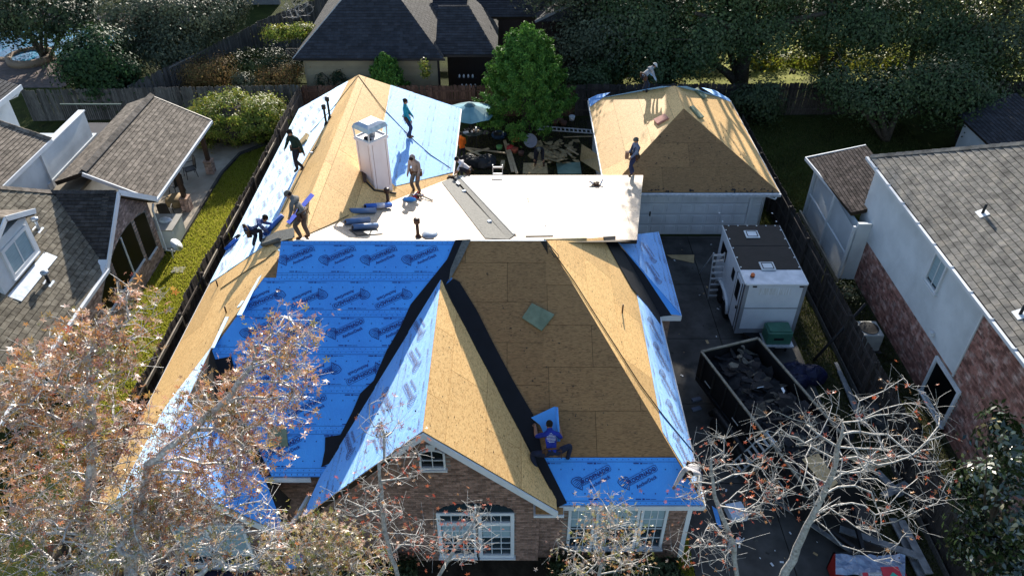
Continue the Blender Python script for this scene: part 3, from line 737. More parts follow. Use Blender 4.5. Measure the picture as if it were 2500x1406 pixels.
# small front left gable
HX, HZ, HY = -8.3, 4.78, 11.2; HP = .9
hz = lambda x: HZ-HP*abs(x-HX)
HLs = [(HX, HY, HZ), (HX, 15.55, HZ), (-10.4, 12.29, 3.0), (-10.4, HY, 3.0)]
HRs = [(HX, HY, HZ), (-5.75, HY, hz(-5.75)), (-5.75, 12.2, hz(-5.75)), (-6.5, yv(hz(-6.5)), hz(-6.5)), (HX, 15.6, HZ)]
PHL = ((HX, 0, HZ), (-HP, 0, 1)); PHR = ((HX, 0, HZ), (HP, 0, 1))
roofs = {}
def roof(pts, m, pw=2.44, ph=1.22, u=None, lift=0.0, gap=.011, deck=True, stag=.5, off=(0, 0)):
    r = slab('roof', pts, DECK, house, .14, drop=.002)
    field('osb_panel', pts, pw, ph, m, r, gap=gap, t=.015, lift=lift, u=u, rz=.0, stag=stag, off=off)
    return r
rL = roof(L_pts, OSB); rR = roof(R_pts, OSB); rBH = roof(BH_pts, OSB)
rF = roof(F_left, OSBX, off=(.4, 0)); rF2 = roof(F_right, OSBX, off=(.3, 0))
rG = roof(G_pts, OSB); rB = roof(B_pts, OSBC, off=(.7, .3)); rC = roof(C_pts, OSBC, stag=.5)
rW = roof(Wf_pts, OSB); rW2 = roof(Wr_pts, OSB); rGL = roof(GLs, OSB); rGR = roof(GRs, OSB); rHL = roof(HLs, OSB); rHR = roof(HRs, OSB)
# hidden back faces between ridge and rear slopes
MB().prism([(-6.3, YR+.03, ZR-.03), (1.02, YR+.03, ZR-.03), (1.02, YR+.06, plz(PLB, 1.02, 18.5)-.2), (-6.3, YR+.06, 6.1)], (0, .06, 0)).build('roof', DECK, house)
MB().prism([(1.0, YR+.05, ZR-.03), (T_[0]+.0, T_[1], T_[2]-.03), (4.3, 21.95, 3.97), (-.12, 21.95, 3.97)], (0, .03, -.08)).build('roof', DECK, house)
# ----- sheathing is covered by blue underlayment
def onp(pl, px): return [PP(u, v, pl) for u, v in px]
# front slope, left of the valley: upper row starts further right
top6 = [PP(687, 590, PLF), PP(1130, 590, PLF), PP(1090, 681, PLF), PP(675, 681, PLF)]
underlay(rF, [tuple(p) for p in top6], flips=(0,), phase=(.36,), rowh=1.13)
lowF = [PP(640, 679, PLF), PP(1105, 679, PLF), (-4.85, yFL, zFL), (xFL+.25, yFL, zFL), PP(520, 855, PLF), PP(586, 752, PLF)]
lowF = [tuple(p) for p in lowF]
underlay(rF, [lowF[0], lowF[1], lowF[2], lowF[3], lowF[4]], flips=(1, 0, 1, 0, 0), phase=(.62, .45, .1, .75, .30), rowh=1.1)
# right end course along the eave
hipx = lambda y: XR-(y-FE[0])*3.88/6.6
yc = FE[0]+1.2/1.139
underlay(rF2, [(1.05, FE[0], FE[1]), (XR-.02, FE[0], FE[1]), (hipx(yc)-.03, yc, Fz(yc)), (.55, yc, Fz(yc))], flips=(0,), phase=(.2,), rowh=1.2, lift=.026)
# left slope (lit): outer band
pl_b = [(XL, 20.6, 3), (XL, 34.7, 3)]
u1, u2 = PP(863, 222, PLL), PP(742, 470, PLL)
xb1 = -7.85
underlay(rL, [(XL+.01, 20.7, Lz(XL+.01)), (XL+.01, 34.6, Lz(XL+.01)), (xb1, 32.1, Lz(xb1)), (xb1, 19.9, Lz(xb1))], flips=(1,), phase=(.2, .7), rowh=1.1)
underlay(rL, [(xb1+.0, 24.6, Lz(xb1)), (xb1, 32.1, Lz(xb1)), (-7.05, 31.3, Lz(-7.05)), (-7.3, 28.0, Lz(-7.3))], rowh=1.1, logos=False, marks=False)
underlay(rBH, [tuple(Vector(BH_pts[0])), tuple(Vector(BH_pts[1])), (-4.2, 33.0, plz(((0, 34.7, 3), (0, .848, 1)), 0, 33.0)), (-8.7, 33.0, plz(((0, 34.7, 3), (0, .848, 1)), 0, 33.0))], logos=False)
# right slope: outer band, wrinkled
bR = [PP(950, 222, PLR), PP(1117, 297, PLR), PP(1108, 428, PLR), PP(1000, 470, PLR), PP(968, 458, PLR), PP(960, 330, PLR)]
xq = -5.35
underlay(rR, [(xq, 31.85, plz(PLR, xq, 0)), (-2.52, 34.65, plz(PLR, -2.52, 0)), (-2.52, 28.4, plz(PLR, -2.52, 0)), (-4.35, 24.6, plz(PLR, -4.35, 0)), (xq+.3, 24.8, plz(PLR, xq+.3, 0))], flips=(0, 1, 0), phase=(.1, .5, .9), rowh=1.1, logos=False)
# right hip slope of the main roof: band along the eave
gq = lambda x, y: (x, y, plz(PLG, x, y))
underlay(rG, [gq(4.86, 11.95), gq(4.86, 19.2), gq(4.08, 19.9), gq(3.98, 13.5)], flips=(1,), phase=(.2,), rowh=1.3)
# small right wing
pW = (Wr_pts[0], tuple(frame_of(Wr_pts, (0, 0, 1))[3])); pWf = (Wf_pts[0], tuple(frame_of(Wf_pts, (0, 0, 1))[3]))
underlay(rW2, [tuple(Vector(p)) for p in Wr_pts], flips=(0,), phase=(.4,), rowh=1.1, lift=.02)
wf2 = [Vector(Wf_pts[1]), Vector(T_), Vector((4.5, 20.75, plz(pWf, 4.5, 20.75))), Vector((5.28, 19.33, plz(pWf, 5.28, 19.33)))]
lay('underlayment_sheet', wf2, BLUE, rW, .03, .006)
lay('valley_membrane', [Vector((XR-.05, 19.25, plz(pWf, XR-.05, 19.25))), Vector((5.3, 19.31, plz(pWf, 5.3, 19.31))), Vector((4.52, 20.8, plz(pWf, 4.52, 20.8))), Vector(T_)-Vector((0, .1, .05))], BLACKM, rW, .018)
vb = [PP(1470, 580, PLG), PP(1500, 578, PLG), gq(4.87, 19.25), gq(4.80, 18.7), PP(1578, 748, PLG), PP(1540, 705, PLG)]
lay('valley_membrane', vb, BLACKM, rG, .034)
# front gable left slope: blue, courses run along the slope
underlay(rGL, [tuple(p) for p in GLs], flips=(1, 0, 1), phase=(.5, .1, .8), rowh=1.12, lift=.02)
underlay(rHL, [(HX, HY, HZ), (HX, 15.5, HZ), (-9.25, 14.0, Lz(-9.25)), (-9.45, HY, Lz(-9.45))], flips=(0,), rowh=1.1); underlay(rHR, [tuple(p) for p in HRs], flips=(1,), rowh=1.1)
# valley membranes (black), lapped with ragged outline
rg = random.Random(4)
lv = [(1112, 588), (1146, 587), (1120, 640), (1092, 690), (1075, 722), (1035, 790), (985, 880), (935, 965), (880, 1050), (820, 1125), (786, 1140), (794, 1100), (795, 1068), (832, 1062), (860, 1008), (880, 962), (913, 930), (943, 860), (978, 800), (1003, 745), (1038, 702), (1060, 675), (1092, 635)]
lay('valley_membrane', onp(PLF, lv), BLACKM, rF, .046)
lay('valley_fold', onp(PLF, [(1130, 588), (1150, 587), (1125, 640), (1096, 690), (1100, 660), (1108, 640)]), GREYM, rF, .062)
rv = [(1084, 700), (1108, 682), (1122, 690), (1165, 760), (1205, 840), (1250, 925), (1285, 985), (1300, 1010), (1310, 1035), (1325, 1110), (1350, 1160), (1384, 1228), (1356, 1240), (1300, 1200), (1270, 1150), (1215, 1060), (1150, 950), (1100, 850), (1070, 770)]
lay('valley_membrane', onp(PLF, rv), BLACKM, rF2, .046)
vX = [-1.95+3.0*i/8 for i in range(9)]
lay('valley_membrane', [(x, yv(gz(x)), gz(x)) for x in vX]+[(x-.10-.02*(i % 2), yv(gz(x)), gz(x-.10-.02*(i % 2))) for i, x in reversed(list(enumerate(vX)))], BLACKM, rGR, .02)
lay('valley_membrane', [(HX+.05, 15.2, Fz(15.2)), (HX+.6, 15.3, Fz(15.3)), (-7.0, 13.6, Fz(13.6)), (-6.2, yFL+.02, Fz(yFL)), (-6.6, yFL+.02, Fz(yFL)), (-7.4, 13.3, Fz(13.3))], BLACKM, rF, .046)
# grey granulated strip over the low roof
gs = [(1090, 440), (1125, 436), (1240, 572), (1190, 577)]
lay('valley_strip', [PP(1078, 447, PLB), P2_+Vector((0, -.1, .03)), P1_, PP(1184, 584, PLB)], GREYM, rB, .03)
lay('valley_strip_edge', [PP(1120, 434, PLC), PP(1130, 434, PLC), PP(1262, 575, PLC), PP(1252, 575, PLC)], mat('strip_pale', (.42, .42, .40)), rC, .05)
lay('valley_strip', [(-2.5, 27.95, plz(PLC, 0, 27.95)), PP(1128, 434, PLC), PP(1258, 575, PLC), (-.12, 21.9, 4.0)], GREYM, rC, .03)
lay('valley_strip', [PP(668, 600, PLL), PP(720, 562, PLL), PP(708, 585, PLL), PP(690, 610, PLL)], GREYM, rL, .03)
# grey scrap sheets round the ridge end
lay('membrane_scrap', onp(PLL, [(682, 568), (722, 560), (724, 584), (650, 604), (640, 590)]), GREYM, rL, .07)
MB().tube([PP(648, 602, PLL, .1), PP(690, 590, PLL, .1)], .075, 12).build('membrane_scrap', GREYM, rL, True)
# blue strip on the bare left slope and small laps
lay('underlayment_strip', onp(PLR, [(702, 545), (712, 549), (772, 480), (764, 474)]) if False else onp(PLL, [(702, 545), (711, 550), (771, 480), (762, 474)]), mat('strip_violet_blue', (.06, .10, .55), rough=.6), rL, .05, .006)
for q in ([(640, 672), (632, 680), (580, 770), (592, 770)], [(552, 775), (560, 775), (525, 850), (517, 850)], [(700, 590), (694, 590), (680, 612), (684, 614)], [(580, 752), (588, 748), (598, 735), (592, 735)]):
    lay('underlayment_lap', onp(PLL, q), BLUE, rL, .02, .005)
# trim: fascias and rakes
def fascia(a, b, w=.035, h=.16, dz=-.09, m=WHITE, par=None): MB().bar(Vector(a)+Vector((0, 0, dz)), Vector(b)+Vector((0, 0, dz)), w, h).build('fascia', m, par or house)
fascia((xFL+.1, yFL-.02, zFL), (-5.2, yFL-.02, zFL)); fascia((1.2, FE[0]-.02, FE[1]), (XR+.02, FE[0]-.02, FE[1])); fascia((XR+.02, FE[0], FE[1]), (XR+.02, 19.3, FE[1]))
fascia((XR, 19.28, 2.75), (5.62, 19.28, 2.75), h=.2); fascia((5.62, 19.3, 2.75), (5.62, 24.2, 2.75)); fascia((XL-.02, 11.2, 3), (XL-.02, 34.7, 3)); fascia((-2.48, 28.1, 3), (-2.48, 34.7, 3)); fascia((XL, 34.72, 3), (-2.5, 34.72, 3))
fascia((-2.4, 28.02, 3.1), (5.5, 28.02, 3.1))
def rake(x0, z0, x1, z1, y, par=house):
    MB().prism([(x0, y, z0-.02), (x1, y, z1-.02), (x1, y, z1-.24), (x0, y, z0-.24)], (0, -.05, 0)).build('rake_board', WHITE, par)
rake(GX, GZ, 1.16, gz(1.16), GY); rake(-5.26, gz(-5.26), GX, GZ, GY)
rake(HX, HZ, -5.72, hz(-5.72), HY); rake(-10.42, Lz(-10.42), HX, HZ, HY)
# soffit return under the right rake foot
MB().box(.55, 1.32, 11.62, 12.2, 2.52, 2.60).build('eave_return', WHITE, house); MB().prism([(.6, 11.66, 2.64), (1.3, 11.66, 2.64), (1.3, 11.95, 2.80), (.6, 11.95, 2.80)], (0, 0, -.03)).build('eave_return_deck', OSBX, house)
# ----- walls
wy = 12.02
front = MB().prism([(-4.95, wy, 0), (.72, wy, 0), (.72, wy, gz(.72)-.2), (GX, wy, GZ-.16), (-4.95, wy, gz(-4.95)-.16)], (0, .22, 0)).build('front_gable_wall', MORTAR, house)
W1 = (P(1070, 1250, y=wy).x, P(1256, 1250, y=wy).x)
gw = dict(x0=-1.97+.0, x1=.02, z0=.28)
gwin_l, gwin_r = (-1.98, -.96), (-.96, .06)
aw = (-2.26, -1.62, 4.02, 4.62)
def hole1(q):
    if -2.02 < q.x < .10 and .2 < q.z < 2.12+.42*max(0, 1-((q.x+.96)/1.06)**2): return True
    if aw[0]-.02 < q.x < aw[1]+.02 and aw[2]-.04 < q.z < aw[3]+.14*(1-((q.x+1.94)/.34)**2)+.03: return True
    return False
field('brick', [(-4.95, wy, 0), (.72, wy, 0), (.72, wy, gz(.72)-.2), (GX, wy, GZ-.16), (-4.95, wy, gz(-4.95)-.16)], .215, .078, BRICK, front, face=(0, -1, 0), gap=.011, t=.014, holes=[hole1], jit=.003)
for i in range(13):     # soldier course arch over the pair of windows
    a = -.75+1.5*i/12; cx = -.96+1.02*a/.75; cz = 2.20+.40*(1-(a/.75)**2)
    MB().cbox((cx, wy-.02, cz+.07), .065, .03, .2, ry=a*.35).build('brick', BRICK, front)
for i in range(7):
    a = -1+2*i/6; MB().cbox((-1.94+a*.34, wy-.02, aw[3]+.17-.13*a*a), .062, .03, .13, ry=a*.5).build('brick', BRICK, front)
MB().prism([(-2.02, wy-.03, 4.72), (-1.86, wy-.03, 4.72), (-1.82, wy-.03, 4.93), (-2.06, wy-.03, 4.93)], (0, -.05, 0)).build('keystone', WHITE, front)
win = window(house, (aw[0], wy-.01, aw[2]), 0, aw[1]-aw[0], aw[3]-aw[2], 2, 2, .05, arch=.12, name='window')
GLB = glass('pane_blue', (.02, .035, .045), .08)
for x0, x1, ar in ((-1.98, -.93, 0), (-.90, .06, 0)):
    window(house, (x0, wy-.01, .24), 0, x1-x0, 2.0, 3, 5, .10, trans=.42, arch=.0, gl=GLB, blind=.42)
MB().prism([(-1.98, wy-.02, 2.22)]+[(-.96+1.02*math.cos(math.pi-math.pi*i/14), wy-.02, 2.22+.40*math.sin(math.pi*i/14)) for i in range(15)]+[(.06, wy-.02, 2.22)], (0, -.02, 0)).build('arched_transom', GLB, house)
MB().box(-.965, -.925, wy-.07, wy-.01, .24, 2.6).build('mullion_post', WHITE, house)
# right part of the front wall
wy2 = 12.12
fr = MB().box(.72, 4.62, wy2, wy2+.2, 0, 2.72).build('front_wall', MORTAR, house)
rwx = (P(1385, 1290, y=wy2).x, P(1622, 1290, y=wy2).x)
field('brick', [(.72, wy2, 0), (4.62, wy2, 0), (4.62, wy2, 2.7), (.72, wy2, 2.7)], .215, .078, BRICK, fr, face=(0, -1, 0), gap=.011, t=.014, holes=[lambda q: rwx[0]-.03 < q.x < rwx[1]+.03 and .42 < q.z < 2.66], jit=.003)
ww = (rwx[1]-rwx[0]); a = rwx[0]
for k, (s, e) in enumerate(((0, .27), (.28, .72), (.73, 1.0))):
    window(house, (a+ww*s, wy2-.01, .48), 0, ww*(e-s), 2.14, 4 if k == 1 else 3, 4, .075, trans=.30, gl=GLB, blind=.45)
MB().box(4.60, 4.72, wy2-.05, wy2+.08, 0, 2.7).build('downspout', WHITE, house)
# remaining walls
bm2 = BRICK
MB().box(4.42, 4.62, wy2+.2, 21, 0, 2.7).build('side_wall', bm2, house); MB().box(4.42, 5.35, 19.6, 24, 0, 2.6).build('side_wall', bm2, house)
MB().box(-10.05, -9.85, 12.6, 34.3, 0, 2.95).build('side_wall', bm2, house); MB().box(-9.85, -2.85, 34.1, 34.3, 0, 2.95).build('rear_wall', WHITE2, house)
MB().box(-2.98, -2.80, 27.7, 34.1, 0, 2.95).build('side_wall', FENCE2, house); MB().box(-2.8, 4.9, 27.5, 27.7, 0, 2.95).build('rear_wall', WHITE2, house)
MB().prism([(5.0, 27.6, 0), (5.2, 27.6, 0), (4.2, 22, 0), (4.0, 22, 0)], (0, 0, 3.0)).build('side_wall', mat('wall_shaded', (.05, .04, .035)), house)  # near-black wall colour stands for the shade in this gap
fl = MB().prism([(-10.3, 11.55, 0), (-6.2, 11.55, 0), (-6.2, 11.55, hz(-6.2)-.16), (HX, 11.55, HZ-.16), (-10.3, 11.55, hz(-10.3)-.16)], (0, .2, 0)).build('front_gable_wall', MORTAR, house)
field('brick', [(-10.3, 11.55, 0), (-6.2, 11.55, 0), (-6.2, 11.55, hz(-6.2)-.16), (HX, 11.55, HZ-.16), (-10.3, 11.55, hz(-10.3)-.16)], .215, .078, BRICK, fl, face=(0, -1, 0), gap=.011, t=.014, limit=120, holes=[lambda q: -8.75 < q.x < -6.85 and .5 < q.z < 2.45], jit=.003)
for x in (-8.7, -7.75): window(house, (x, 11.54, .55), 0, .92, 1.85, 2, 3, .08, gl=GLB, blind=.2)
fl2 = MB().box(-6.2, -4.95, 12.75, 12.9, 0, 2.95).build('front_wall', MORTAR, house)
field('brick', [(-6.2, 12.75, 0), (-4.95, 12.75, 0), (-4.95, 12.75, 2.95), (-6.2, 12.75, 2.95)], .215, .078, BRICK, fl2, face=(0, -1, 0), gap=.011, t=.014, limit=80, jit=.003)
MB().box(-6.35, -6.2, 11.55, 12.75, 0, 2.6).build('side_wall', BRICK, house)
MB().bar((-6.3, 11.4, 2.55), (-5.55, 11.4, 2.55), .06, .12).build('trim_board', WHITE, house); MB().bar((-5.55, 11.4, 2.52), (-5.3, 12.3, 2.52), .06, .12).build('trim_board', WHITE, house)
# loose lap hanging below the gable foot and front porch tarp edge
# ridge vents, boards, roof jacks
for q in ((1283, 576, 1350, 575), ): MB().bar(P(q[0], q[1], z=4.55), P(q[2], q[3], z=4.55), .1, .06).build('ridge_board', PIPE, rC)
bd = MB().bar(Vector((.95, YR+.02, ZR+.03)), Vector((2.4, 20.4, ZR-1.25)), .07, .05).build('hip_board', LUMBER, house)
MB().bar((-6.4, YR, ZR+.02), (1.0, YR, ZR+.02), .05, .02).build('ridge_strip', WHITE, house)
MB().prism([PP(1318, 588, PLF, .02), PP(1335, 590, PLF, .02), PP(1338, 622, PLF, .02)], (0, 0, .002)).build('open_gap', DECK, rF2)
def vent_pipe(px0, pl, h, r, label, m=PIPE, par=None):
    b = PP(*px0, pl); top = b+Vector((0, 0, h))
    t = MB().tube([b-Vector((0, 0, .1)), top], r, 12).build('vent_pipe', m, house, True); t['label'] = label
    MB().lathe(top-Vector((0, 0, .05)), [(r*1.9, 0), (r*1.9, .14), (r*1.5, .17)], 14).build('pipe_cap', m, t, True)
    MB().lathe(b-Vector((0, 0, .05)), [(r*2.4, 0), (r*1.5, .14), (r*1.1, .16)], 14).build('flashing_boot', m, t, True)
vent_pipe((1021, 580), PLB, .62, .055, 'brown capped vent pipe standing behind the ridge right of the blue rolls')
vent_pipe((948, 498), PLR, .52, .055, 'dark capped vent pipe at the foot of the chimney')
vent_pipe((806, 290), PLL, .80, .045, 'black vent pipe on the light blue slope, the further of two', PIPEB)
vent_pipe((797, 305), PLL, .72, .045, 'black vent pipe on the light blue slope, the nearer of two', PIPEB)
# chimney on the right slope of the rear wing
cpx = [PP(916, 462, PLR), PP(965, 467, PLR), PP(893, 430, PLR)]
cf = Vector((cpx[0].x, cpx[0].y, 0)); e1 = Vector((cpx[1].x-cf.x, cpx[1].y-cf.y, 0)); e2 = Vector((cpx[2].x-cf.x, cpx[2].y-cf.y, 0))
e1.normalize(); e2 = Vector((-e1.y, e1.x, 0)); e1 *= .80; e2 *= .74
ctop = P(903, 350, y=cf.y).z
cor = lambda a, b, z, g=0: cf+e1*a+e2*b+(e1.normalized()*(g*(2*a-1))+e2.normalized()*(g*(2*b-1)))+Vector((0, 0, z))
def ring(mb, z0, z1, g0, g1):
    vs = [cor(a, b, z0, g0) for a, b in ((0, 0), (1, 0), (1, 1), (0, 1))]+[cor(a, b, z1, g1) for a, b in ((0, 0), (1, 0), (1, 1), (0, 1))]
    mb.add(vs, [(3, 2, 1, 0), (4, 5, 6, 7), (0, 1, 5, 4), (1, 2, 6, 5), (2, 3, 7, 6), (3, 0, 4, 7)])
mb = MB(); ring(mb, 4.2, ctop-.1, 0, 0); chim = mb.build('chimney', CHIMW, house)
mb = MB(); ring(mb, ctop-.1, ctop, .04, .04); mb.build('crown', CHIMW, chim)
for (a, b), (c, d) in (((0, 0), (1, 0)), ((0, 0), (0, 1))):      # panel seams and corner boards
    for s in (.13, .87):
        p = cor(a, b, 0).lerp(cor(c, d, 0), s); nrm = (-e2 if c else -e1).normalized()*.004
        MB().bar(p+nrm+Vector((0, 0, 4.9)), p+nrm+Vector((0, 0, ctop-.12)), .012, .012).build('seam', mat('seam_rust', (.45, .30, .26)), chim)
mb = MB()
for a, b in ((0, 0), (1, 0), (1, 1), (0, 1)): mb.bar(cor(a, b, ctop+.0, -.0), cor(a, b, ctop+.40, .02), .05)
for z in (.02, ): 
    for (a, b), (c, d) in (((0, 0), (1, 0)), ((1, 0), (1, 1)), ((1, 1), (0, 1)), ((0, 1), (0, 0))): mb.bar(cor(a, b, ctop+z), cor(c, d, ctop+z), .04)
mb.build('cap_frame', WHITE, chim)
mb = MB(); ring(mb, ctop+.36, ctop+.50, .06, .0); vs = [cor(a, b, ctop+.502, .0) for a, b in ((0, 0), (1, 0), (1, 1), (0, 1))]; up = [cor(a, b, ctop+.57, -.14) for a, b in ((0, 0), (1, 0), (1, 1), (0, 1))]
mb.add(vs+up, [(0, 1, 5, 4), (1, 2, 6, 5), (2, 3, 7, 6), (3, 0, 4, 7), (4, 5, 6, 7), (3, 2, 1, 0)]); mb.build('cap_hood', GALV, chim)
MB().lathe(cor(.55, .5, ctop), [(.13, 0), (.13, .14), (.16, .15), (.16, .22), (.11, .25)], 16).build('flue', GALV, chim, True)
mb = MB(); 
for k in range(5): mb.blob(cor(.12+.03*k, .38-.05*k, ctop+.05-.08*max(0, k-2)), .09, .07, .07, 8, 5, .25)
o = mb.build('draped_shirt', mat('cloth_black', (.015, .015, .022), rough=.9), None, True); tag(o, 'dark shirt draped over the open top of the white chimney', 'shirt')
mb = MB(); base = [PP(882, 418, PLR, .05), PP(888, 442, PLR, .05), PP(912, 466, PLR, .04), PP(965, 474, PLR, .04)]
mb.tube(base, .035, 6); mb.build('flashing', PIPEB, chim)
MB().bar(PP(884, 421, PLR, .1), PP(888, 450, PLR, .1), .12, .03).build('flashing', PIPE, chim)
# mushroom vent behind the ridge
b = PP(1050, 580, PLB); mv = MB().lathe(b, [(.12, 0), (.12, .14)], 14).build('roof_vent', GALV, house, True)
MB().lathe(b+Vector((0, 0, .12)), [(.27, 0), (.25, .03), (.1, .08), (.0, .09)], 18).build('vent_hood', GALV, mv, True)
# small plumbing stubs on the lit slopes
for q in ((553, 765), (1519, 765), (532, 700)): 
    pl = PLL if q[0] < 1000 else PLG
    b = PP(*q, pl); MB().tube([b, b+Vector((0, 0, .26 if q[0] != 1519 else .34))], .024, 8).build('roof_stub', PIPE, house, True)
b = PP(590, 285, PLL); MB().tube([b, b+Vector((0, 0, .2))], .03, 8).build('roof_stub', BLUE, house, True)

# ------------------------------------------------------------------ garage
gar = thing('garage', 'detached white garage with bare tan hip roof behind the driveway', 'garage', (7.6, 32, 0))
gx0, gx1, gy0, gy1, gze = 3.94, 11.24, 27.62, 36.8, 2.5
ax, az = 7.58, 4.58; ay0, ay1 = 31.3, 33.75
Gfr = [(gx0, gy0, gze), (gx1, gy0, gze), (ax, ay0, az)]
Grt = [(gx1, gy0, gze), (gx1, gy1, gze), (ax, ay1, az), (ax, ay0, az)]
Glf = [(gx0, gy1, gze), (gx0, gy0, gze), (ax, ay0, az), (ax, ay1, az)]
Gbk = [(gx1, gy1, gze), (gx0, gy1, gze), (ax, ay1, az)]
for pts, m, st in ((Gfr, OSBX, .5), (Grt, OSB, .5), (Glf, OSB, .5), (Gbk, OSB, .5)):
    r = slab('roof', pts, DECK, gar, .14, drop=.002); field('osb_panel', pts, 2.44, 1.22, m, r, gap=.009, t=.011, stag=st)
    if pts is Gfr: garF = r
PLGL = (Glf[0], tuple(frame_of(Glf, (0, 0, 1))[3])); PLGR = (Grt[0], tuple(frame_of(Grt, (0, 0, 1))[3])); PLGF = (Gfr[0], tuple(frame_of(Gfr, (0, 0, 1))[3]))
lay('underlayment_sheet', [PP(1437, 243, PLGL), PP(1460, 232, PLGL), PP(1490, 227, PLGL), PP(1441, 262, PLGL)], BLUE, gar, .02, .006)
lay('underlayment_sheet', [PP(1712, 215, PLGR), PP(1745, 222, PLGR), PP(1780, 243, PLGR), PP(1783, 250, PLGR), PP(1748, 236, PLGR)], BLUE, gar, .02, .006)
lay('underlayment_sheet', [Vector((gx0, gy1, gze)), Vector((ax-.6, ay1+.1, az-.08)), Vector((ax+.6, ay1+.1, az-.08)), Vector((gx1, gy1, gze))], BLUE, gar, .02, .006, face=(0, 1, 1))
MB().prism([(gx0+.3, 28.15, 0), (5.42, 28.15, 0), (5.42, 28.15, gze), (gx0+.3, 28.15, gze)], (0, .15, 0)).build('front_wall', WHITE2, gar)
dx0, dx1 = 5.42, 10.25
MB().box(dx1+.06, gx1-.35, 28.15, 28.3, 0, gze-.03).build('front_wall', WHITE2, gar); MB().box(5.42, dx1+.06, 28.15, 28.3, 2.2, gze-.03).build('front_wall', WHITE2, gar)
for j in range(14):
    if j*.17 < 2.3: MB().box(dx1+.16, gx1-.34, 28.125, 28.15, j*.17+.004, j*.17+.162).build('siding_board', WHITE2, gar)
MB().box(gx1-.5, gx1-.35, 28.15, 36.3, 0, gze).build('side_wall', WHITE2, gar); MB().box(gx0+.3, gx0+.45, 28.15, 36.3, 0, gze).build('side_wall', WHITE2, gar); MB().box(gx0+.3, gx1-.35, 36.2, 36.35, 0, gze).build('rear_wall', WHITE2, gar)
door = MB().box(dx0+.06, dx1, 28.19, 28.23, .02, 2.18).build('garage_door', WHITE, gar)
for j in range(4):
    for i in range(8):
        w = (dx1-dx0-.06)/8; x = dx0+.06+w*i; z = .02+.54*j
        bev(MB().box(x+.07, x+w-.07, 28.165, 28.195, z+.10, z+.45).build('door_panel', WHITE, door), .012, 1)
    MB().box(dx0+.06, dx1, 28.186, 28.189, .02+.54*j-.007, .02+.54*j+.007).build('panel_joint', mat('joint_grey', (.2, .21, .22)), door)
MB().box(dx0, dx0+.06, 28.1, 28.19, 0, 2.24).build('door_trim', WHITE, gar); MB().box(dx1, dx1+.06, 28.1, 28.19, 0, 2.24).build('door_trim', WHITE, gar); MB().box(dx0, dx1+.06, 28.1, 28.19, 2.18, 2.26).build('door_trim', WHITE, gar)
MB().box(6.0, 6.06, 28.14, 28.17, 1.0, 1.22).build('door_handle', PIPEB, gar)
mb = MB(); mb.box(4.4+1.0, gx1+.05, gy0-.13, gy0-.01, gze-.14, gze-.02); mb.build('gutter', ALU, gar)
MB().box(gx0+1.4, gx1, gy0-.008, gy0+.02, gze-.18, gze-.015).build('fascia', WHITE2, gar)
MB().tube([(gx1-.1, gy0-.07, gze-.12), (gx1-.15, gy0-.1, gze-.25), (gx1-.42, 28.08, gze-.42), (gx1-.42, 28.08, .1)], .045, 8).build('downspout', WHITE, gar, True)
fascia((gx1+.02, gy0, gze), (gx1+.02, gy1, gze), par=gar); fascia((gx0-.02, gy0+1, gze), (gx0-.02, gy1, gze), par=gar)
# debris on the garage gutter edge, dark specks on the sheathing
def specks(name, pl, box, n, parent, seed, smax=.05):
    rg = random.Random(seed); mb = MB()
    for _ in range(n):
        for _try in range(20):
            u, v = rg.uniform(box[0], box[2]), rg.uniform(box[1], box[3]); q = PP(u, v, pl, .02)
            if box[4](u, v): break
        o, a, b, nn = frame_of([q, q+Vector((1, 0, 0)), q+Vector((0, 1, 0))], (0, 0, 1)); s = rg.uniform(.3, 1)*smax; th = rg.uniform(0, 3.1)
        A = Vector((math.cos(th), math.sin(th), 0))*s; Bv = Vector((-math.sin(th), math.cos(th), 0))*s*rg.uniform(.3, .8); n_ = Vector(pl[1]).normalized()
        A -= n_*A.dot(n_); Bv -= n_*Bv.dot(n_)
        mb.prism([q+A, q+Bv, q-A*.8, q-Bv*.7], n_*.008)
    mb.build(name, PIPEB, parent, kind='stuff')
tri = lambda A, B, C: (lambda u, v: all(((B2[0]-A2[0])*(v-A2[1])-(B2[1]-A2[1])*(u-A2[0])) >= 0 for A2, B2 in ((A, B), (B, C), (C, A))))
specks('felt_scraps', PLGF, (1480, 270, 1890, 465, tri((1668, 270), (1890, 465), (1500, 455))), 70, garF, 3, .055)
specks('felt_scraps', PLGF, (1580, 462, 1890, 470, lambda u, v: True), 40, garF, 5, .09)
specks('felt_scraps', PLGR, (1700, 300, 1900, 465, tri((1690, 290), (1760, 300), (1890, 462))), 24, gar, 7, .06)
specks('felt_scraps', PLF, (1120, 600, 1600, 1095, tri((1150, 600), (1600, 1095), (1300, 1000))), 80, rF2, 8, .035)
specks('felt_scraps', PLL, (300, 620, 690, 1120, tri((640, 630), (660, 640), (330, 1100))), 50, rL, 9, .03)
specks('felt_scraps', PLG, (1350, 600, 1640, 1050, tri((1350, 600), (1470, 600), (1600, 1000))), 30, rG, 10, .03)
specks('felt_scraps', PGR, (1040, 750, 1340, 1230, tri((1075, 760), (1330, 1230), (1040, 1050))), 50, rGR, 11, .03)
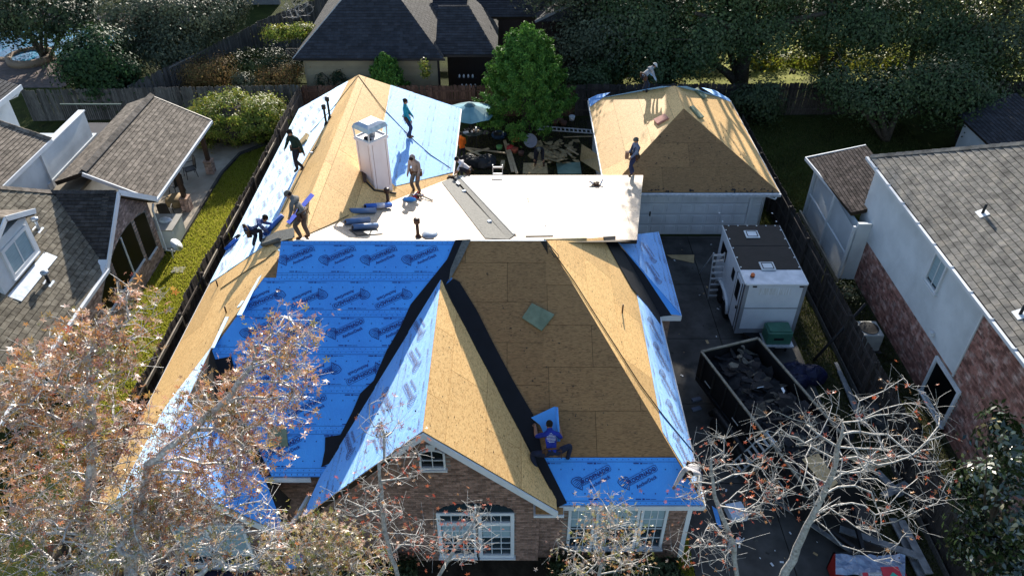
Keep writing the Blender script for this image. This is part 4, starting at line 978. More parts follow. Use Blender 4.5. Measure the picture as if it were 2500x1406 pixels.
# ------------------------------------------------------------------ fences
def picket_mesh(m, w=.135, h=1.8, t=.018):
    mb = MB(); mb.prism([(-w/2, 0, 0), (w/2, 0, 0), (w/2, 0, h-.035), (w/2-.035, 0, h), (-w/2+.035, 0, h), (-w/2, 0, h-.035)], (0, t, 0)); return mb.mesh('picket', m)
def fence(label, a, b, m, h=1.8, limit=300, steps=(), rails=1, group='board fences round the yards', side=1, jit=.02, lean=.012, sag=None, seed=1, railm=None, gaps=()):
    a, b = Vector((*a, 0)), Vector((*b, 0)); d = b-a; L = d.length; d.normalize(); rg = random.Random(seed)
    t = thing('wooden_fence', label, 'fence', a.lerp(b, .5), group); nrm = Vector((-d.y, d.x, 0))*side
    me = picket_mesh(m, .141, h); ang = math.atan2(d.y, d.x); k = int(L/.145); cand = []
    for i in range(k):
        p = a+d*(i+.5)*.145; s = 1.0
        for (s0, s1, f) in steps:
            if s0 <= (i*.145)/L < s1: s = f
        if any(g0 <= i*.145/L < g1 for g0, g1 in gaps): continue
        cand.append((i, p, s))
    cand.sort(key=lambda c: (not onscreen(c[1]+Vector((0, 0, 1.2)), 40), (c[1]-CAMV).length)); rest = MB(); n = 0
    for i, p, s in cand:
        M = Matrix.Translation(p+nrm*rg.uniform(-.006, .006)) @ Matrix.Rotation(ang, 4, 'Z') @ Matrix.Rotation(rg.gauss(0, lean), 4, 'Y') @ Matrix.Diagonal((1, 1, s*(1+rg.uniform(-jit, jit)), 1))
        if n < limit and onscreen(p+Vector((0, 0, 1.2)), 40):
            o = bpy.data.objects.new('picket', me); COL.objects.link(o); o.parent = t; o.matrix_basis = Matrix.Translation(-t.location) @ M; n += 1
        else:
            rest.M = M; rest.add([v.co.copy() for v in me.vertices], [tuple(q.vertices) for q in me.polygons])
    if rest.V: rest.build('pickets', m, t, kind='stuff')
    for z in (.35, .95, 1.5):
        MB().bar(a+nrm*.04+Vector((0, 0, z*h/1.8)), b+nrm*.04+Vector((0, 0, z*h/1.8)), .04, .09).build('rail', railm or m, t)
    for i in range(int(L/2.4)+1):
        p = a+d*min(i*2.4, L)+nrm*.07; MB().cbox(p+Vector((0, 0, h*.48)), .09, .09, h*.97).build('post', m, t)
    return t
f1 = fence('weathered dark board fence between the centre house and the left house lawn', (-11.82, 11), (-11.78, 40.2), FENCE, 1.85, 300, steps=((.10, .22, 1.04), (.35, .45, 1.06), (.60, .70, .95), (.8, 1, 1.05)), side=-1, seed=2)
for y0, y1 in ((17.2, 20.6), (22.9, 24.7), (25.9, 28.3), (31.2, 33.8)):   # pale rails on the yard side
    MB().bar((-11.69, y0, 1.60), (-11.69, y1, 1.60), .04, .13).build('rail', RAILM, f1)
f2 = fence('brown board fence behind the umbrella and the cypress', (-11.7, 40.2), (3.6, 40.25), FENCE2, 1.85, 300, side=-1, seed=3)
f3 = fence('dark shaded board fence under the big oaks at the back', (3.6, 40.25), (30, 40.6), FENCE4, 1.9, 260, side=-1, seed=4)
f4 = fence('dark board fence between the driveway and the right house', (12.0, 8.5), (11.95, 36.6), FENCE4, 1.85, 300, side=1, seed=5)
MB().bar((11.83, 9, .1), (11.83, 27, .1), .05, .2).build('kickboard', FENCE3, f4)
f5 = fence('leaning grey board fence behind the left house, partly missing its boards', (-27, 39.6), (-11.9, 40.3), FENCE3, 1.85, 260, lean=.014, seed=6, side=1, jit=.02)
f6 = fence('grey board fence running up diagonally between the pool yard and the rear garden', (-21.4, 40.4), (-16.9, 50.5), FENCE3, 1.8, 200, seed=7)
f7 = fence('grey board fence far behind the rear garden left of the dark roof', (-16.9, 50.5), (-11.0, 60), FENCE3, 1.9, 200, seed=8)
f8 = fence('short grey garden fence below the flowering vine', (-16.9, 50.3), (-13.6, 48.6), FENCE3, 1.7, 60, seed=9)
# lattice screens
def lattice(label, a, b, z0, z1, m, pitch=.22, parent=None):
    a, b = Vector((a[0], a[1], 0)), Vector((b[0], b[1], 0)); d = (b-a); L = d.length; d.normalize(); H = z1-z0
    t = parent or thing('lattice_screen', label, 'lattice', a.lerp(b, .5), None); mb = MB()
    nrm = Vector((-d.y, d.x, 0))
    s = -H
    while s < L:
        for k, o in ((1, .0), (-1, .012)):
            pts = []
            x0 = s if k == 1 else s+H; x1 = s+H if k == 1 else s
            q0, q1 = Vector((x0, 0)), Vector((x1, H)); 
            def cut(xx, p, q): t_ = (xx-p.x)/(q.x-p.x); return Vector((xx, p.y+(q.y-p.y)*t_))
            p, q = q0, q1
            if max(p.x, q.x) <= 0 or min(p.x, q.x) >= L: continue
            if p.x < 0: p = cut(0, p, q)
            if q.x < 0: q = cut(0, p, q)
            if p.x > L: p = cut(L, p, q)
            if q.x > L: q = cut(L, p, q)
            if (p-q).length < .02: continue
            mb.bar(a+d*p.x+nrm*o+Vector((0, 0, z0+p.y)), a+d*q.x+nrm*o+Vector((0, 0, z0+q.y)), .012, .035, up=nrm)
        s += pitch
    mb.build('lattice_slats', m, t, kind='stuff')
    fr = MB(); za, zb = Vector((0, 0, z0)), Vector((0, 0, z1))
    for p, q in ((a+za, b+za), (a+zb, b+zb), (a+za, a+zb), (b+za, b+zb)): fr.bar(p, q, .06)
    fr.build('lattice_frame', m, t); return t
lattice('grey diamond lattice panel leaning on the diagonal fence beyond the autumn shrub', (-19.9, 42.6), (-18.7, 45.4), .2, 1.9, FENCE3)
lattice('grey diamond lattice under the flowering vine left of the dark roof', (-13.8, 45.6), (-11.9, 45.6), .3, 1.9, FENCE3)

# ------------------------------------------------------------------ left neighbour
ln = thing('neighbour_house', 'left neighbouring house with weathered shingle roofs, pink brick gable and white upper walls', 'house', (-18, 22, 0))
WX = -14.95
gw_pts = [(WX, 18.0, 0), (WX, 26.65, 0), (WX, 26.65, 2.75), (WX, 24.35, 4.42), (WX, 22.1, 2.75), (WX, 18.0, 2.75)]
w1 = MB().prism(gw_pts, (-.2, 0, 0)).build('side_wall', MORTAR, ln)
zt = lambda y: 2.75+max(0, (1.67*(1-abs(y-24.35)/2.3)))
arcz = lambda y: 2.72-.9*((y-24.6)/2.6)**2*0.9
wins = ((25.32, 26.24, .72), (22.95, 25.05, .95), (21.45, 22.68, .95))
def hole_l(q):
    return any(y0-.06 < q.y < y1+.06 and z0-.06 < q.z < arcz(q.y)+.05 for y0, y1, z0 in wins)
for pts in ([(WX, 18, 0), (WX, 26.65, 0), (WX, 26.65, 2.75), (WX, 18, 2.75)], [(WX, 22.1, 2.755), (WX, 26.65, 2.755), (WX, 24.35, 4.42)]):
    field('brick', pts, .215, .078, BRICKP, w1, face=(1, 0, 0), gap=.011, t=.014, holes=[hole_l], jit=.003, limit=240 if pts[0][2] == 0 else 60)
SCRN = glass('pane_screen', (.003, .003, .004), .45); SCRN.node_tree.nodes['Principled BSDF'].inputs['Specular IOR Level'].default_value = .1
for y0, y1, z0 in wins:
    pts = [(WX+.01, y0, z0), (WX+.01, y1, z0)]+[(WX+.01, y1+(y0-y1)*i/8, arcz(y1+(y0-y1)*i/8)) for i in range(9)]
    wv = MB().prism(pts, (-.05, 0, 0)).build('window', SCRN, ln)
    if y1-y0 > 1.8: MB().bar((WX+.03, 24.0, z0), (WX+.03, 24.0, 2.68), .05).build('mullion', WHITE, wv)
    MB().bar((WX+.04, y0, z0-.02), (WX+.04, y1, z0-.02), .06, .05).build('window_frame', WHITE, wv)
    for k in range(int((y1-y0+.1)/.08)): MB().box(WX+.0, WX+.10, y0-.05+k*.08, y0-.05+k*.08+.068, z0-.15, z0-.045).build('brick', BRICKP, w1)
# roofs
QY = 8.0
Qz = lambda x: 2.7+.72*(-14.62-x)
Q_pts = [(-14.62, QY, 2.7), (-14.62, 22.0, 2.7), (-17.05, 24.4, Qz(-17.05)), (-18.2, 23.3, Qz(-18.2)), (-22.5, 20, Qz(-22.5)), (-22.5, QY, Qz(-22.5))]
def shroof(pts, m, parent, limit=300, w=.31, h=.145, t=.024, gap=.014, name='shingle', **k):
    r = slab('roof', pts, DECK, parent, .16, drop=.002); field(name, pts, w, h, m, r, gap=gap, t=t, wedge=True, limit=limit, jit=.004, **k); return r
rq = shroof(Q_pts, SHGRN, ln, 300, .33, .19, .022)
zr = Qz(-17.05)
V1 = [(-14.62, 22.0, 2.7), (-14.62, 24.4, zr), (-17.05, 24.4, zr)]
shroof(V1, SHCHA, ln, 120)  # charcoal here paints the shade on this front slope
shroof([(-14.62, 24.4, zr), (-14.62, 26.8, 2.7), (-18.5, 26.8, 2.7), (-18.5, 24.4, zr)], SHTAN, ln, 60)
def ridgecaps(parent, a, b, m, n, w=.26, h=.06):
    a, b = Vector(a), Vector(b); d = (b-a).normalized()
    for i in range(n):
        p = a.lerp(b, i/n); q = a.lerp(b, (i+1.25)/n); s = Vector((-d.y, d.x, 0)).normalized()*w/2; up = Vector((0, 0, 1))
        MB().add([p-s-up*h*.6, p+up*h*.8, p+s-up*h*.6, q-s-up*h*.9, q+up*h*.4, q+s-up*h*.9], [(0, 1, 4, 3), (1, 2, 5, 4), (2, 1, 0)]).build('ridge_cap', m, parent)
ridgecaps(ln, (-14.7, 24.4, zr+.04), (-17.2, 24.4, zr+.04), SHCHA, 14); ridgecaps(ln, (-17.1, 24.4, zr+.05), (-19.5, 22.15, Qz(-19.5)+.04), SHTAN, 16, .34)
mb = MB(); mb.prism([(WX+.36, 22.0, 2.62), (WX+.36, 24.38, zr-.08), (WX+.36, 26.8, 2.62), (WX+.36, 26.8, 2.80), (WX+.36, 24.38, zr+.05), (WX+.36, 22.0, 2.80)], (-.04, 0, 0)); 
MB().bar((WX+.37, 22.0, 2.68), (WX+.37, 24.38, zr-.02), .05, .2).build('rake_board', WHITE, ln); MB().bar((WX+.37, 24.4, zr-.02), (WX+.37, 26.8, 2.68), .05, .2).build('rake_board', WHITE, ln)
MB().bar((-14.56, QY, 2.64), (-14.56, 22.0, 2.64), .12, .12).build('gutter', WHITE, ln)
MB().prism([(-14.6, 21.2, 2.55), (-14.6, 22.2, 2.55), (-14.6, 22.2, 2.95), (-14.6, 21.9, 2.8)], (-.3, 0, 0)).build('rake_return', WHITE, ln)
MB().tube([(-14.75, 26.72, 2.5), (-14.85, 26.72, 2.2), (-14.85, 26.72, .2), (-14.5, 26.72, .12)], .045, 8).build('downspout', WHITE, ln, True)
# dormer with a white-framed window
PQ = ((-14.62, 0, 2.7), (.72, 0, 1))
dA, dB = PP(103, 618, PQ), PP(12, 712, PQ)
dxw = (dA.x+dB.x)/2+.02; dy1 = dA.y; dy0 = dy1-2.35; dzb = Qz(dxw)
dtop = P(75, 508, x=dxw).z
dm = MB().box(dxw-1.9, dxw, dy0, dy1, dzb-.05, dtop+.05).build('dormer', WHITE2, ln)
window(ln, (dxw+.01, dy1-1.75, dzb+.18), math.pi/2, 1.55, dtop-dzb-.42, 2, 1, .12, gl=glass('pane_blue', (.02, .035, .045), .08), m=WHITE, blind=.02, mull=.05, name='dormer_window')
dn = 1.1; yc_ = (dy0+dy1)/2
shroof([(dxw+.25, dy1+.22, dtop+.05), (dxw-2.6, dy1+.22, dtop+.05), (dxw-2.6, yc_, dtop+.05+.62), (dxw+.25, yc_, dtop+.05+.62)], SHTAN, ln, 60)
shroof([(dxw+.25, dy0-.22, dtop+.05), (dxw+.25, yc_, dtop+.67), (dxw-2.6, yc_, dtop+.67), (dxw-2.6, dy0-.22, dtop+.05)], SHGRN, ln, 60)
MB().bar((dxw+.27, dy1+.25, dtop+.02), (dxw+.27, yc_, dtop+.62), .04, .17).build('rake_board', WHITE, ln); MB().bar((dxw+.27, dy0-.25, dtop+.02), (dxw+.27, yc_, dtop+.62), .04, .17).build('rake_board', WHITE, ln)
MB().prism([(dxw+.0, dy0, dzb-.02), (dxw+.42, dy0, Qz(dxw+.42)+.04), (dxw+.42, dy1+.1, Qz(dxw+.42)+.04), (dxw, dy1+.1, dzb-.02)], (0, 0, .02)).build('flashing', GALV, ln)
for q, lb in (((95, 560), 0), ((120, 690), 1)):
    b = PP(*q, PQ); tp = MB().tube([b-Vector((0, 0, .1)), b+Vector((0, 0, .42))], .055, 10).build('roof_vent', GALV if not lb else PIPEB, ln, True)
    MB().lathe(b+Vector((0, 0, .38)), [(.13, 0), (.13, .08), (.04, .12)], 12).build('vent_cap', GALV, tp, True); MB().cbox(b+Vector((.02, 0, -.02)), .38, .34, .03, ry=.62).build('flashing', GALV, tp)
# white walls of the upper storey beyond, flat roof
MB().box(-21.5, -18.9, 27.0, 31.6, 0, 3.25).build('upper_wall', WHITE2, ln)
PF = [(-18.6, 26.85, 3.0), (-17.5, 26.3, 3.35), (-17.5, 35.1, 3.35), (-18.5, 32.2, 3.0)]
fr_ = MB().prism([(-19.6, 26.8, 2.85), (-17.6, 26.8, 3.1), (-17.6, 34.9, 3.1), (-19.6, 31.4, 2.85)], (0, 0, -.15)).build('low_roof', mat('low_roof_tan', (.25, .215, .165), (.20, .17, .13), scale=2, rough=.85), ln)
ww1 = [P(60, 462, z=3.0), P(113, 420, z=3.0), P(250, 340, z=3.0)]
def wall_quad(pts, thick, m, name='upper_wall', par=ln): MB().prism(pts, thick).build(name, m, par)
a0, a1 = P(113, 425, z=2.95), P(232, 345, z=2.95); ht = 1.05
a1.x = a0.x = -18.95
wall_quad([(-18.95, 27.3, 2.9), (-18.95, 31.3, 2.9), (-18.95, 31.3, 4.45), (-18.95, 27.3, 4.45)], (-.22, 0, 0), WHITE2)
wall_quad([(-18.95, 22.5, 2.9), (-18.95, 27.25, 2.9), (-18.95, 27.25, 4.55), (-18.95, 22.5, 4.55)], (-.22, 0, 0), WHITE2)
MB().bar((-18.93, 27.28, 2.9), (-18.93, 27.28, 4.5), .06, .12).build('corner_board', WHITE, ln)
MB().box(-19.20, -18.90, 27.3, 31.35, 4.45, 4.50).build('parapet_cap', WHITE, ln)
shroof([(-18.75, 22.0, 4.75), (-18.75, 28.0, 4.75), (-23, 28.0, 6.6), (-23, 22.0, 6.6)], SHTAN, ln, 200)
MB().bar((-18.72, 22, 4.68), (-18.72, 28.05, 4.68), .06, .16).build('fascia', WHITE, ln)
ridgecaps(ln, (-18.7, 28.0, 4.82), (-23, 28.0, 6.66), SHTAN, 18)
wall_quad([(-21.35, 26.5, 2.9), (-21.35, 30.3, 2.9), (-21.35, 30.3, 5.9), (-21.35, 26.5, 5.9)], (-.3, 0, 0), WHITE2)
shroof([(-20.9, 25.0, 5.9), (-20.9, 30.7, 5.9), (-25, 30.7, 7.6), (-25, 25.0, 7.6)], SHDRK, ln, 120)
MB().bar((-20.87, 25, 5.83), (-20.87, 30.75, 5.83), .06, .2).build('fascia', WHITE, ln); MB().tube([(-20.9, 30.5, 5.75), (-21.0, 30.4, 5.6), (-21.3, 30.3, 5.5)], .07, 8).build('downspout', WHITE, ln, True)
MB().box(-21.5, -18.9, 29.9, 33.7, 2.6, 2.75).build('balcony_floor', mat('balcony_floor', (.10, .095, .10)), ln)
rl = MB().bar((-21.4, 33.7, 3.7), (-18.5, 33.7, 3.7), .05).build('balcony_railing', mat('rail_green_grey', (.12, .16, .14)), ln)
for i in range(30): MB().bar((-21.4+i*.1, 33.7, 2.7), (-21.4+i*.1, 33.7, 3.7), .02).build('baluster', GUARD, rl)
# covered patio
pc = thing('patio_cover', 'shingled gable roof over the patio of the left house, on brown posts', 'patio cover', (-16, 30.5, 0))
C1 = [(-14.7, 26.85, 2.6), (-14.7, 34.25, 2.6), (-17.45, 35.15, 3.62), (-17.45, 26.35, 3.62)]
o_, u_, v_, n_ = frame_of([C1[0], C1[1], C1[3]], (0, 0, 1))
C1 = [C1[0], C1[1], (-17.25, 34.25, 3.88), (-17.25, 26.85, 3.88)]
shroof(C1, SHTAN, pc, 300, .33, .17, .022)
shroof([(-17.25, 26.85, 3.88), (-17.25, 34.25, 3.88), (-18.5, 34.25, 3.45), (-18.5, 26.85, 3.45)], SHTAN, pc, 60)
ridgecaps(pc, (-17.27, 34.3, 3.94), (-17.27, 27.0, 3.94), SHTAN, 40, .34, .09)
MB().bar((-17.10, 34.2, 3.86), (-17.10, 27.0, 3.86), .05, .05).build('ridge_vent', PIPEB, pc)
MB().bar((-14.66, 26.85, 2.54), (-14.66, 34.25, 2.54), .1, .12).build('gutter', WHITE, pc); MB().bar((-14.7, 34.27, 2.56), (-17.25, 34.27, 3.82), .05, .16).build('rake_board', PIPE, pc); MB().bar((-14.7, 26.83, 2.56), (-17.25, 26.83, 3.82), .05, .16).build('rake_board', WHITE, pc)
for y in (33.6, 30.1):
    pl_ = MB().box(-15.25, -14.9, y-.2, y+.2, .1, .75).build('brick_pillar', MORTAR, pc)
    for z in range(8):
        for k in range(2):
            for f, bx in enumerate((((-14.905, -14.885), (y-.2+k*.205, y-.2+k*.205+.19)), ((-15.25+k*.18, -15.25+k*.18+.165), (y-.222, y-.202)))):
                MB().box(bx[0][0], bx[0][1], bx[1][0], bx[1][1], .105+z*.08, .105+z*.08+.068).build('brick', BRICKP, pl_)
    MB().box(-15.28, -14.87, y-.23, y+.23, .75, .80).build('pillar_cap', mat('brick_cap', (.40, .25, .18)), pc)
    MB().box(-15.16, -14.98, y-.09, y+.09, .80, 2.62).build('post', PIPE, pc)
# outdoor furniture
def patio_chair(loc, rz, label, group='dark metal chairs on the left patio'):
    t = thing('patio_chair', label, 'chair', (0, 0, 0), group); D = GUARD
    MB().box(-.26, .26, -.25, .25, .40, .44).build('seat', D, t); 
    mb = MB(); mb.prism([(-.25, -.26, .45), (.25, -.26, .45), (.22, -.34, 1.0), (0, -.36, 1.06), (-.22, -.34, 1.0)], (0, -.03, 0)); mb.build('backrest', D, t)
    for x, y in ((-.23, .22), (.23, .22), (-.23, -.22), (.23, -.22)): MB().tube([(x, y, .42), (x*1.15, y*1.2, 0)], .018, 6).build('leg', D, t)
    for x in (-.28, .28): MB().tube([(x, -.3, .66), (x, .2, .66), (x, .24, .42)], .018, 6).build('armrest', D, t)
    t.location = loc; t.rotation_euler = (0, 0, rz); return t
patio_chair((-15.95, 33.2, .1), 2.2, 'dark patio chair beside the far brick pillar'); patio_chair((-16.1, 31.7, .1), 1.0, 'dark patio chair tucked under the edge of the patio roof between the two pillars')
patio_chair((-15.7, 29.3, .1), 0.2, 'dark patio chair in front of the round tan ottoman near the nearer pillar')
tag(MB().lathe((-15.75, 30.6, .1), [(.42, 0), (.48, .1), (.48, .3), (.40, .38), (0, .4)], 20).build('ottoman', mat('cushion_tan', (.32, .22, .11)), None, True), 'round tan ottoman under the patio roof edge', 'ottoman')
bbq = thing('outdoor_grill', 'white built-in grill counter at the brick gable corner', 'grill counter', (-15.1, 27.6, 0))
MB().box(-15.6, -14.5, 27.0, 28.2, .1, 1.0).build('counter', WHITE2, bbq); MB().box(-15.65, -14.45, 26.95, 28.25, 1.0, 1.05).build('counter_top', mat('counter_stone', (.35, .33, .30)), bbq); MB().blob((-15.0, 27.7, 1.05), .3, .2, .16, 12, 6).build('grill_lid', ALU, bbq, True)
dish = thing('satellite_dish', 'white satellite dish on the lawn by the brick gable corner', 'satellite dish', (-14.25, 26.4, 0))
MB().tube([(-14.45, 26.3, 0), (-14.4, 26.32, .5)], .03, 8).build('mast', WHITE, dish, True)
mb = MB(); mb.M = Matrix.Translation((-14.25, 26.4, .62)) @ Matrix.Rotation(.9, 4, 'Y'); mb.lathe((0, 0, 0), [(0.0, 0), (.12, .015), (.24, .06), (.3, .11)], 20); mb.build('reflector', WHITE, dish, True)
MB().tube([(-14.3, 26.35, .55), (-13.95, 26.4, .85)], .015, 6).build('arm', WHITE, dish)
MB().box(-14.2, -13.7, 25.3, 25.7, .0, .05).build('splash_block', mat('splash', (.32, .30, .26)), dish)
# ------------------------------------------------------------------ right neighbour
rn = thing('neighbour_house', 'right neighbouring house with grey shingle roof, white siding over red brick wall', 'house', (16.5, 18, 0))
RX = 14.1
wl = MB().box(RX, RX+.25, 8, 26.0, 0, 4.9).build('side_wall', MORTAR, rn)
bigw = (16.75, 18.45, .15, 1.75)
field('brick', [(RX, 8, 0), (RX, 26.0, 0), (RX, 26.0, 1.8), (RX, 8, 1.8)], .215, .078, BRICKR, wl, face=(-1, 0, 0), gap=.012, t=.014, limit=240, jit=.004, holes=[lambda q: bigw[0]-.02 < q.y < bigw[1]+.02 and bigw[2] < q.z < bigw[3]+.02])
field('brick', [(RX, 8, 1.8), (RX, 17.35, 1.8), (RX, 17.35, 4.9), (RX, 8, 4.9)], .215, .078, BRICKR, wl, face=(-1, 0, 0), gap=.012, t=.014, limit=60, jit=.004)
for k in range(39):
    y = 17.4+k*.215
    if y < 25.8: MB().box(RX-.02, RX, y, y+.20, 1.82, 1.88).build('brick', BRICKR, wl)
for k in range(15): 
    z = 1.9+k*.2; MB().prism([(RX-.035, 17.42, z), (RX-.002, 17.42, z), (RX-.002, 17.42, z+.198), (RX-.012, 17.42, z+.198)], (0, 8.55, 0)).build('siding_board', WHITE2, wl)
MB().box(RX-.05, RX, 17.36, 17.42, 1.85, 4.9).build('corner_board', WHITE, rn)
window(rn, (RX-.04, 20.55, 3.35), -math.pi/2, .85, 1.15, 2, 1, .07, gl=glass('pane_blue', (.02, .035, .045), .08), blind=.1, mull=.04)
window(rn, (RX-.02, bigw[1], bigw[2]), -math.pi/2, bigw[1]-bigw[0], bigw[3]-bigw[2], 1, 1, .11, gl=SCRN)
MB().cbox((RX-.1, 19.05, 2.2), .12, .16, .12).build('dryer_vent', WHITE, rn)
RP = [(13.72, 7, 5.0), (13.72, 26.1, 5.0), (17.7, 23.25, 5.0+.52*3.98), (22.5, 19.8, 5.0+.52*8.78), (22.5, 7, 5.0+.52*8.78)]
zz = RP[2][2]
RP[3] = (22.5, 26.1-(22.5-13.72)*2.85/3.98, RP[3][2])
shroof(RP, SHGRY, rn, 300, .36, .20, .026, name='shingle')
ridgecaps(rn, (13.75, 26.08, 5.06), (20.5, 26.1-(6.78)*.716, 5.06+.52*6.78), SHGRY, 30, .3)
g_ = MB().bar((13.66, 7, 4.93), (13.66, 26.15, 4.93), .10, .10).build('gutter', WHITE, rn)
for k in range(14): MB().cbox((13.68, 9+k*1.25, 5.0), .16, .03, .02).build('gutter_strap', WHITE, g_)
PRN = ((13.72, 0, 5.0), (-.52, 0, 1))
for q, lb in (((2398, 522), 'x'), ((2490, 768), 'y')):
    b = PP(*q, PRN); tp = MB().tube([b-Vector((0, 0, .1)), b+Vector((0, 0, .36))], .045, 10).build('roof_vent', PIPEB, rn, True); MB().cbox(b+Vector((0, 0, .02)), .3, .36, .03, ry=-.48).build('flashing', WHITE, tp)
# lean-to with lattice wall
lt = thing('lattice_shed', 'white lattice lean-to with small dark roof at the back corner of the right house', 'shed', (13.8, 27.5, 0))
lp = [(13.25, 24.9, 2.65), (13.15, 30.2, 2.65), (15.4, 30.2, 3.3), (15.2, 26.2, 3.3)]
shroof([(13.45, 25.6, 2.70+.256*.35), (13.1, 30.2, 2.7), (15.6, 30.2, 3.34), (15.6, 25.6, 3.34)], SHBRN, lt, 300)
MB().bar((13.53, 25.65, 2.68), (13.08, 30.25, 2.68), .05, .14).build('fascia', WHITE, lt); MB().bar((13.08, 30.25, 2.68), (15.6, 30.25, 3.3), .05, .14).build('fascia', WHITE, lt)
MB().box(13.55, 15.2, 24.9, 25.05, 0, 2.7).build('front_wall', WHITE2, lt); MB().box(13.6, 15.2, 29.6, 29.7, 0, 2.6).build('rear_wall', WHITE2, lt); MB().box(13.6, 13.65, 25.0, 29.6, 0, 2.6).build('backing_screen', mat('screen_pale', (.36, .42, .47)), lt)
for a, b in (((13.42, 24.9), (13.42, 27.2)), ((13.42, 27.25), (13.42, 29.6))):
    for z0, z1 in ((.1, 1.25), (1.3, 2.5)):
        mb = MB(); n = 34
        for k in range(n):
            s = k/n; p = Vector((a[0], a[1]+(b[1]-a[1])*s, 0)); 
        z = z0
        while z < z1: mb.bar((a[0], a[1], z), (b[0], b[1], z+.10), .015, .03); z += .075
        mb.build('lattice_panel', WHITE2, lt, kind='stuff')
for y in (24.9, 27.22, 29.62): MB().box(13.36, 13.46, y-.05, y+.05, 0, 2.6).build('post', WHITE, lt)
MB().bar((13.41, 24.9, 1.27), (13.41, 29.6, 1.27), .07, .06).build('rail', WHITE, lt); MB().bar((13.33, 24.7, .1), (13.33, 29.9, .1), .08, .2).build('sill_board', RAILM, lt)
# air conditioners
def ac_unit(c, label, rz=0):
    t = thing('air_conditioner', label, 'air conditioner', c, 'air conditioners beside the right house', rz)
    bev(MB().box(-.42, .42, -.42, .42, .05, .82).build('casing', mat('ac_beige', (.42, .42, .40), (.34, .34, .33), rough=.6), t, local=True), .05, 2)
    MB().lathe((0, 0, .82), [(.34, 0), (.34, .03), (.28, .03), (.06, .05), (0, .05)], 20).build('fan_guard', GUARD, t, local=True)
    MB().box(-.5, .5, -.5, .5, 0, .05).build('pad', CONC, t, local=True); return t
ac_unit((13.0, 20.9, 0), 'pale air conditioner between the fence and the red brick wall, halfway down the driveway'); ac_unit((13.25, 13.7, 0), 'pale air conditioner behind the magnolia and the fence, near the large window')
# leaning dark pole
tag(MB().tube([P(1986, 880, z=.02), P(2114, 741, z=1.95)], .055, 8).build('leaning_pole', PIPEB, None, True), 'long dark pole leaning across the fence beside the driveway', 'pole')
# ------------------------------------------------------------------ shed at far right
sh = thing('garden_shed', 'pale shed with dark roof at the right edge beyond the right house', 'shed', (25, 35, 0))
MB().box(23.0, 27, 31.8, 35.6, 0, 2.1).build('wall', WHITE2, sh); shroof([(22.7, 31.5, 2.1), (22.7, 35.9, 2.1), (25.2, 35.9, 3.3), (25.2, 31.5, 3.3)], SHDRK, sh, 80)
MB().prism([(22.95, 31.8, 2.1), (25.2, 31.8, 3.2), (27, 31.8, 2.1)], (0, .1, 0)).build('gable', WHITE2, sh)
# ------------------------------------------------------------------ house behind
bh = thing('rear_house', 'tan house with large charcoal hip roof directly behind the back fence', 'house', (-7, 46, 0))
by, bz = 42.0, 2.7
bx0, bx1 = -12.4, -3.9
H1 = [(bx0, by, bz), (bx1, by, bz), (-6.6, 46.6, 5.5), (-9.7, 46.6, 5.5)]
H1 = [(bx0, by, bz), (bx1, by, bz), (bx1-3.6, by+4.9, 5.65), (bx0+3.3, by+4.9, 5.65)]
shroof(H1, SHDRK, bh, 300, .36, .21, .02)
shroof([(bx0, by, bz), (bx0+3.3, by+4.9, 5.65), (bx0+3.3, by+12, 5.65), (bx0, by+12, bz)], SHCHA, bh, 120, .36, .21)  # side slopes get lighter shingles; their sunlight is put into the colour
shroof([(bx1, by+9, bz), (bx1, by, bz), (bx1-3.6, by+4.9, 5.65), (bx1-3.6, by+9, 5.65)], SHCHA, bh, 60, .36, .21)
H2 = [(-4.3, by+.5, 2.75), (-.85, by+.5, 2.75), (-1.7, by+2.9, 3.9), (-4.3, by+4.0, 4.3)]
shroof([(-4.4, by+.45, 2.75), (-.85, by+.45, 2.75), (-2.6, by+4.0, 4.4), (-4.4, by+4.0, 4.4)], SHDRK, bh, 160, .36, .21)
shroof([(-.85, by+.45, 2.75), (-.85, by+6, 2.75), (-2.6, by+6, 4.4), (-2.6, by+4.0, 4.4)], SHCHA, bh, 60, .36, .21)
shroof([(-5, 47.5, 3.2), (7.5, 47.5, 3.2), (7.5, 53, 5.6), (-5, 53, 5.6)], SHDRK, bh, 120, .36, .21)
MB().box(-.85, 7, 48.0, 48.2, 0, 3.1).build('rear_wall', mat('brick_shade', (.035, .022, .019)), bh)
MB().prism([(1.5, 46.4, 3.3), (3.6, 46.4, 4.3), (5.8, 46.4, 3.3)], (0, 3, 0)).build('porch_gable', SHDRK, bh); MB().bar((1.4, 46.35, 3.3), (3.6, 46.35, 4.35), .05, .15).build('rake_board', mat('trim_grey', (.2, .2, .21)), bh)
bw = MB().box(bx0+.55, bx1-.4, by+.4, by+.6, 0, bz).build('front_wall', TAN, bh)
for j in range(14): MB().prism([(bx0+.55, by+.365, j*.19+.01), (bx0+.55, by+.4, j*.19+.01), (bx0+.55, by+.4, j*.19+.195), (bx0+.55, by+.39, j*.19+.195)], (bx1-bx0-.95, 0, 0)).build('siding_board', TAN, bw)
MB().box(bx1-.4, bx1-.28, by+.35, by+.5, 0, bz).build('corner_board', GUARD, bh); MB().box(bx0+.4, bx0+.6, by+.4, by+12, 0, bz).build('side_wall', TAN, bh)
MB().bar((bx0-.02, by-.02, bz-.06), (bx1+.1, by-.02, bz-.06), .08, .12).build('gutter', PIPEB, bh); MB().bar((-4.3, by+.43, 2.68), (-.85, by+.43, 2.68), .08, .12).build('gutter', PIPEB, bh)
MB().bar((bx0-.03, by, bz-.03), (bx0+3.3, by+4.9, 5.62), .05, .1).build('hip_trim', mat('trim_pale', (.45, .44, .42)), bh)
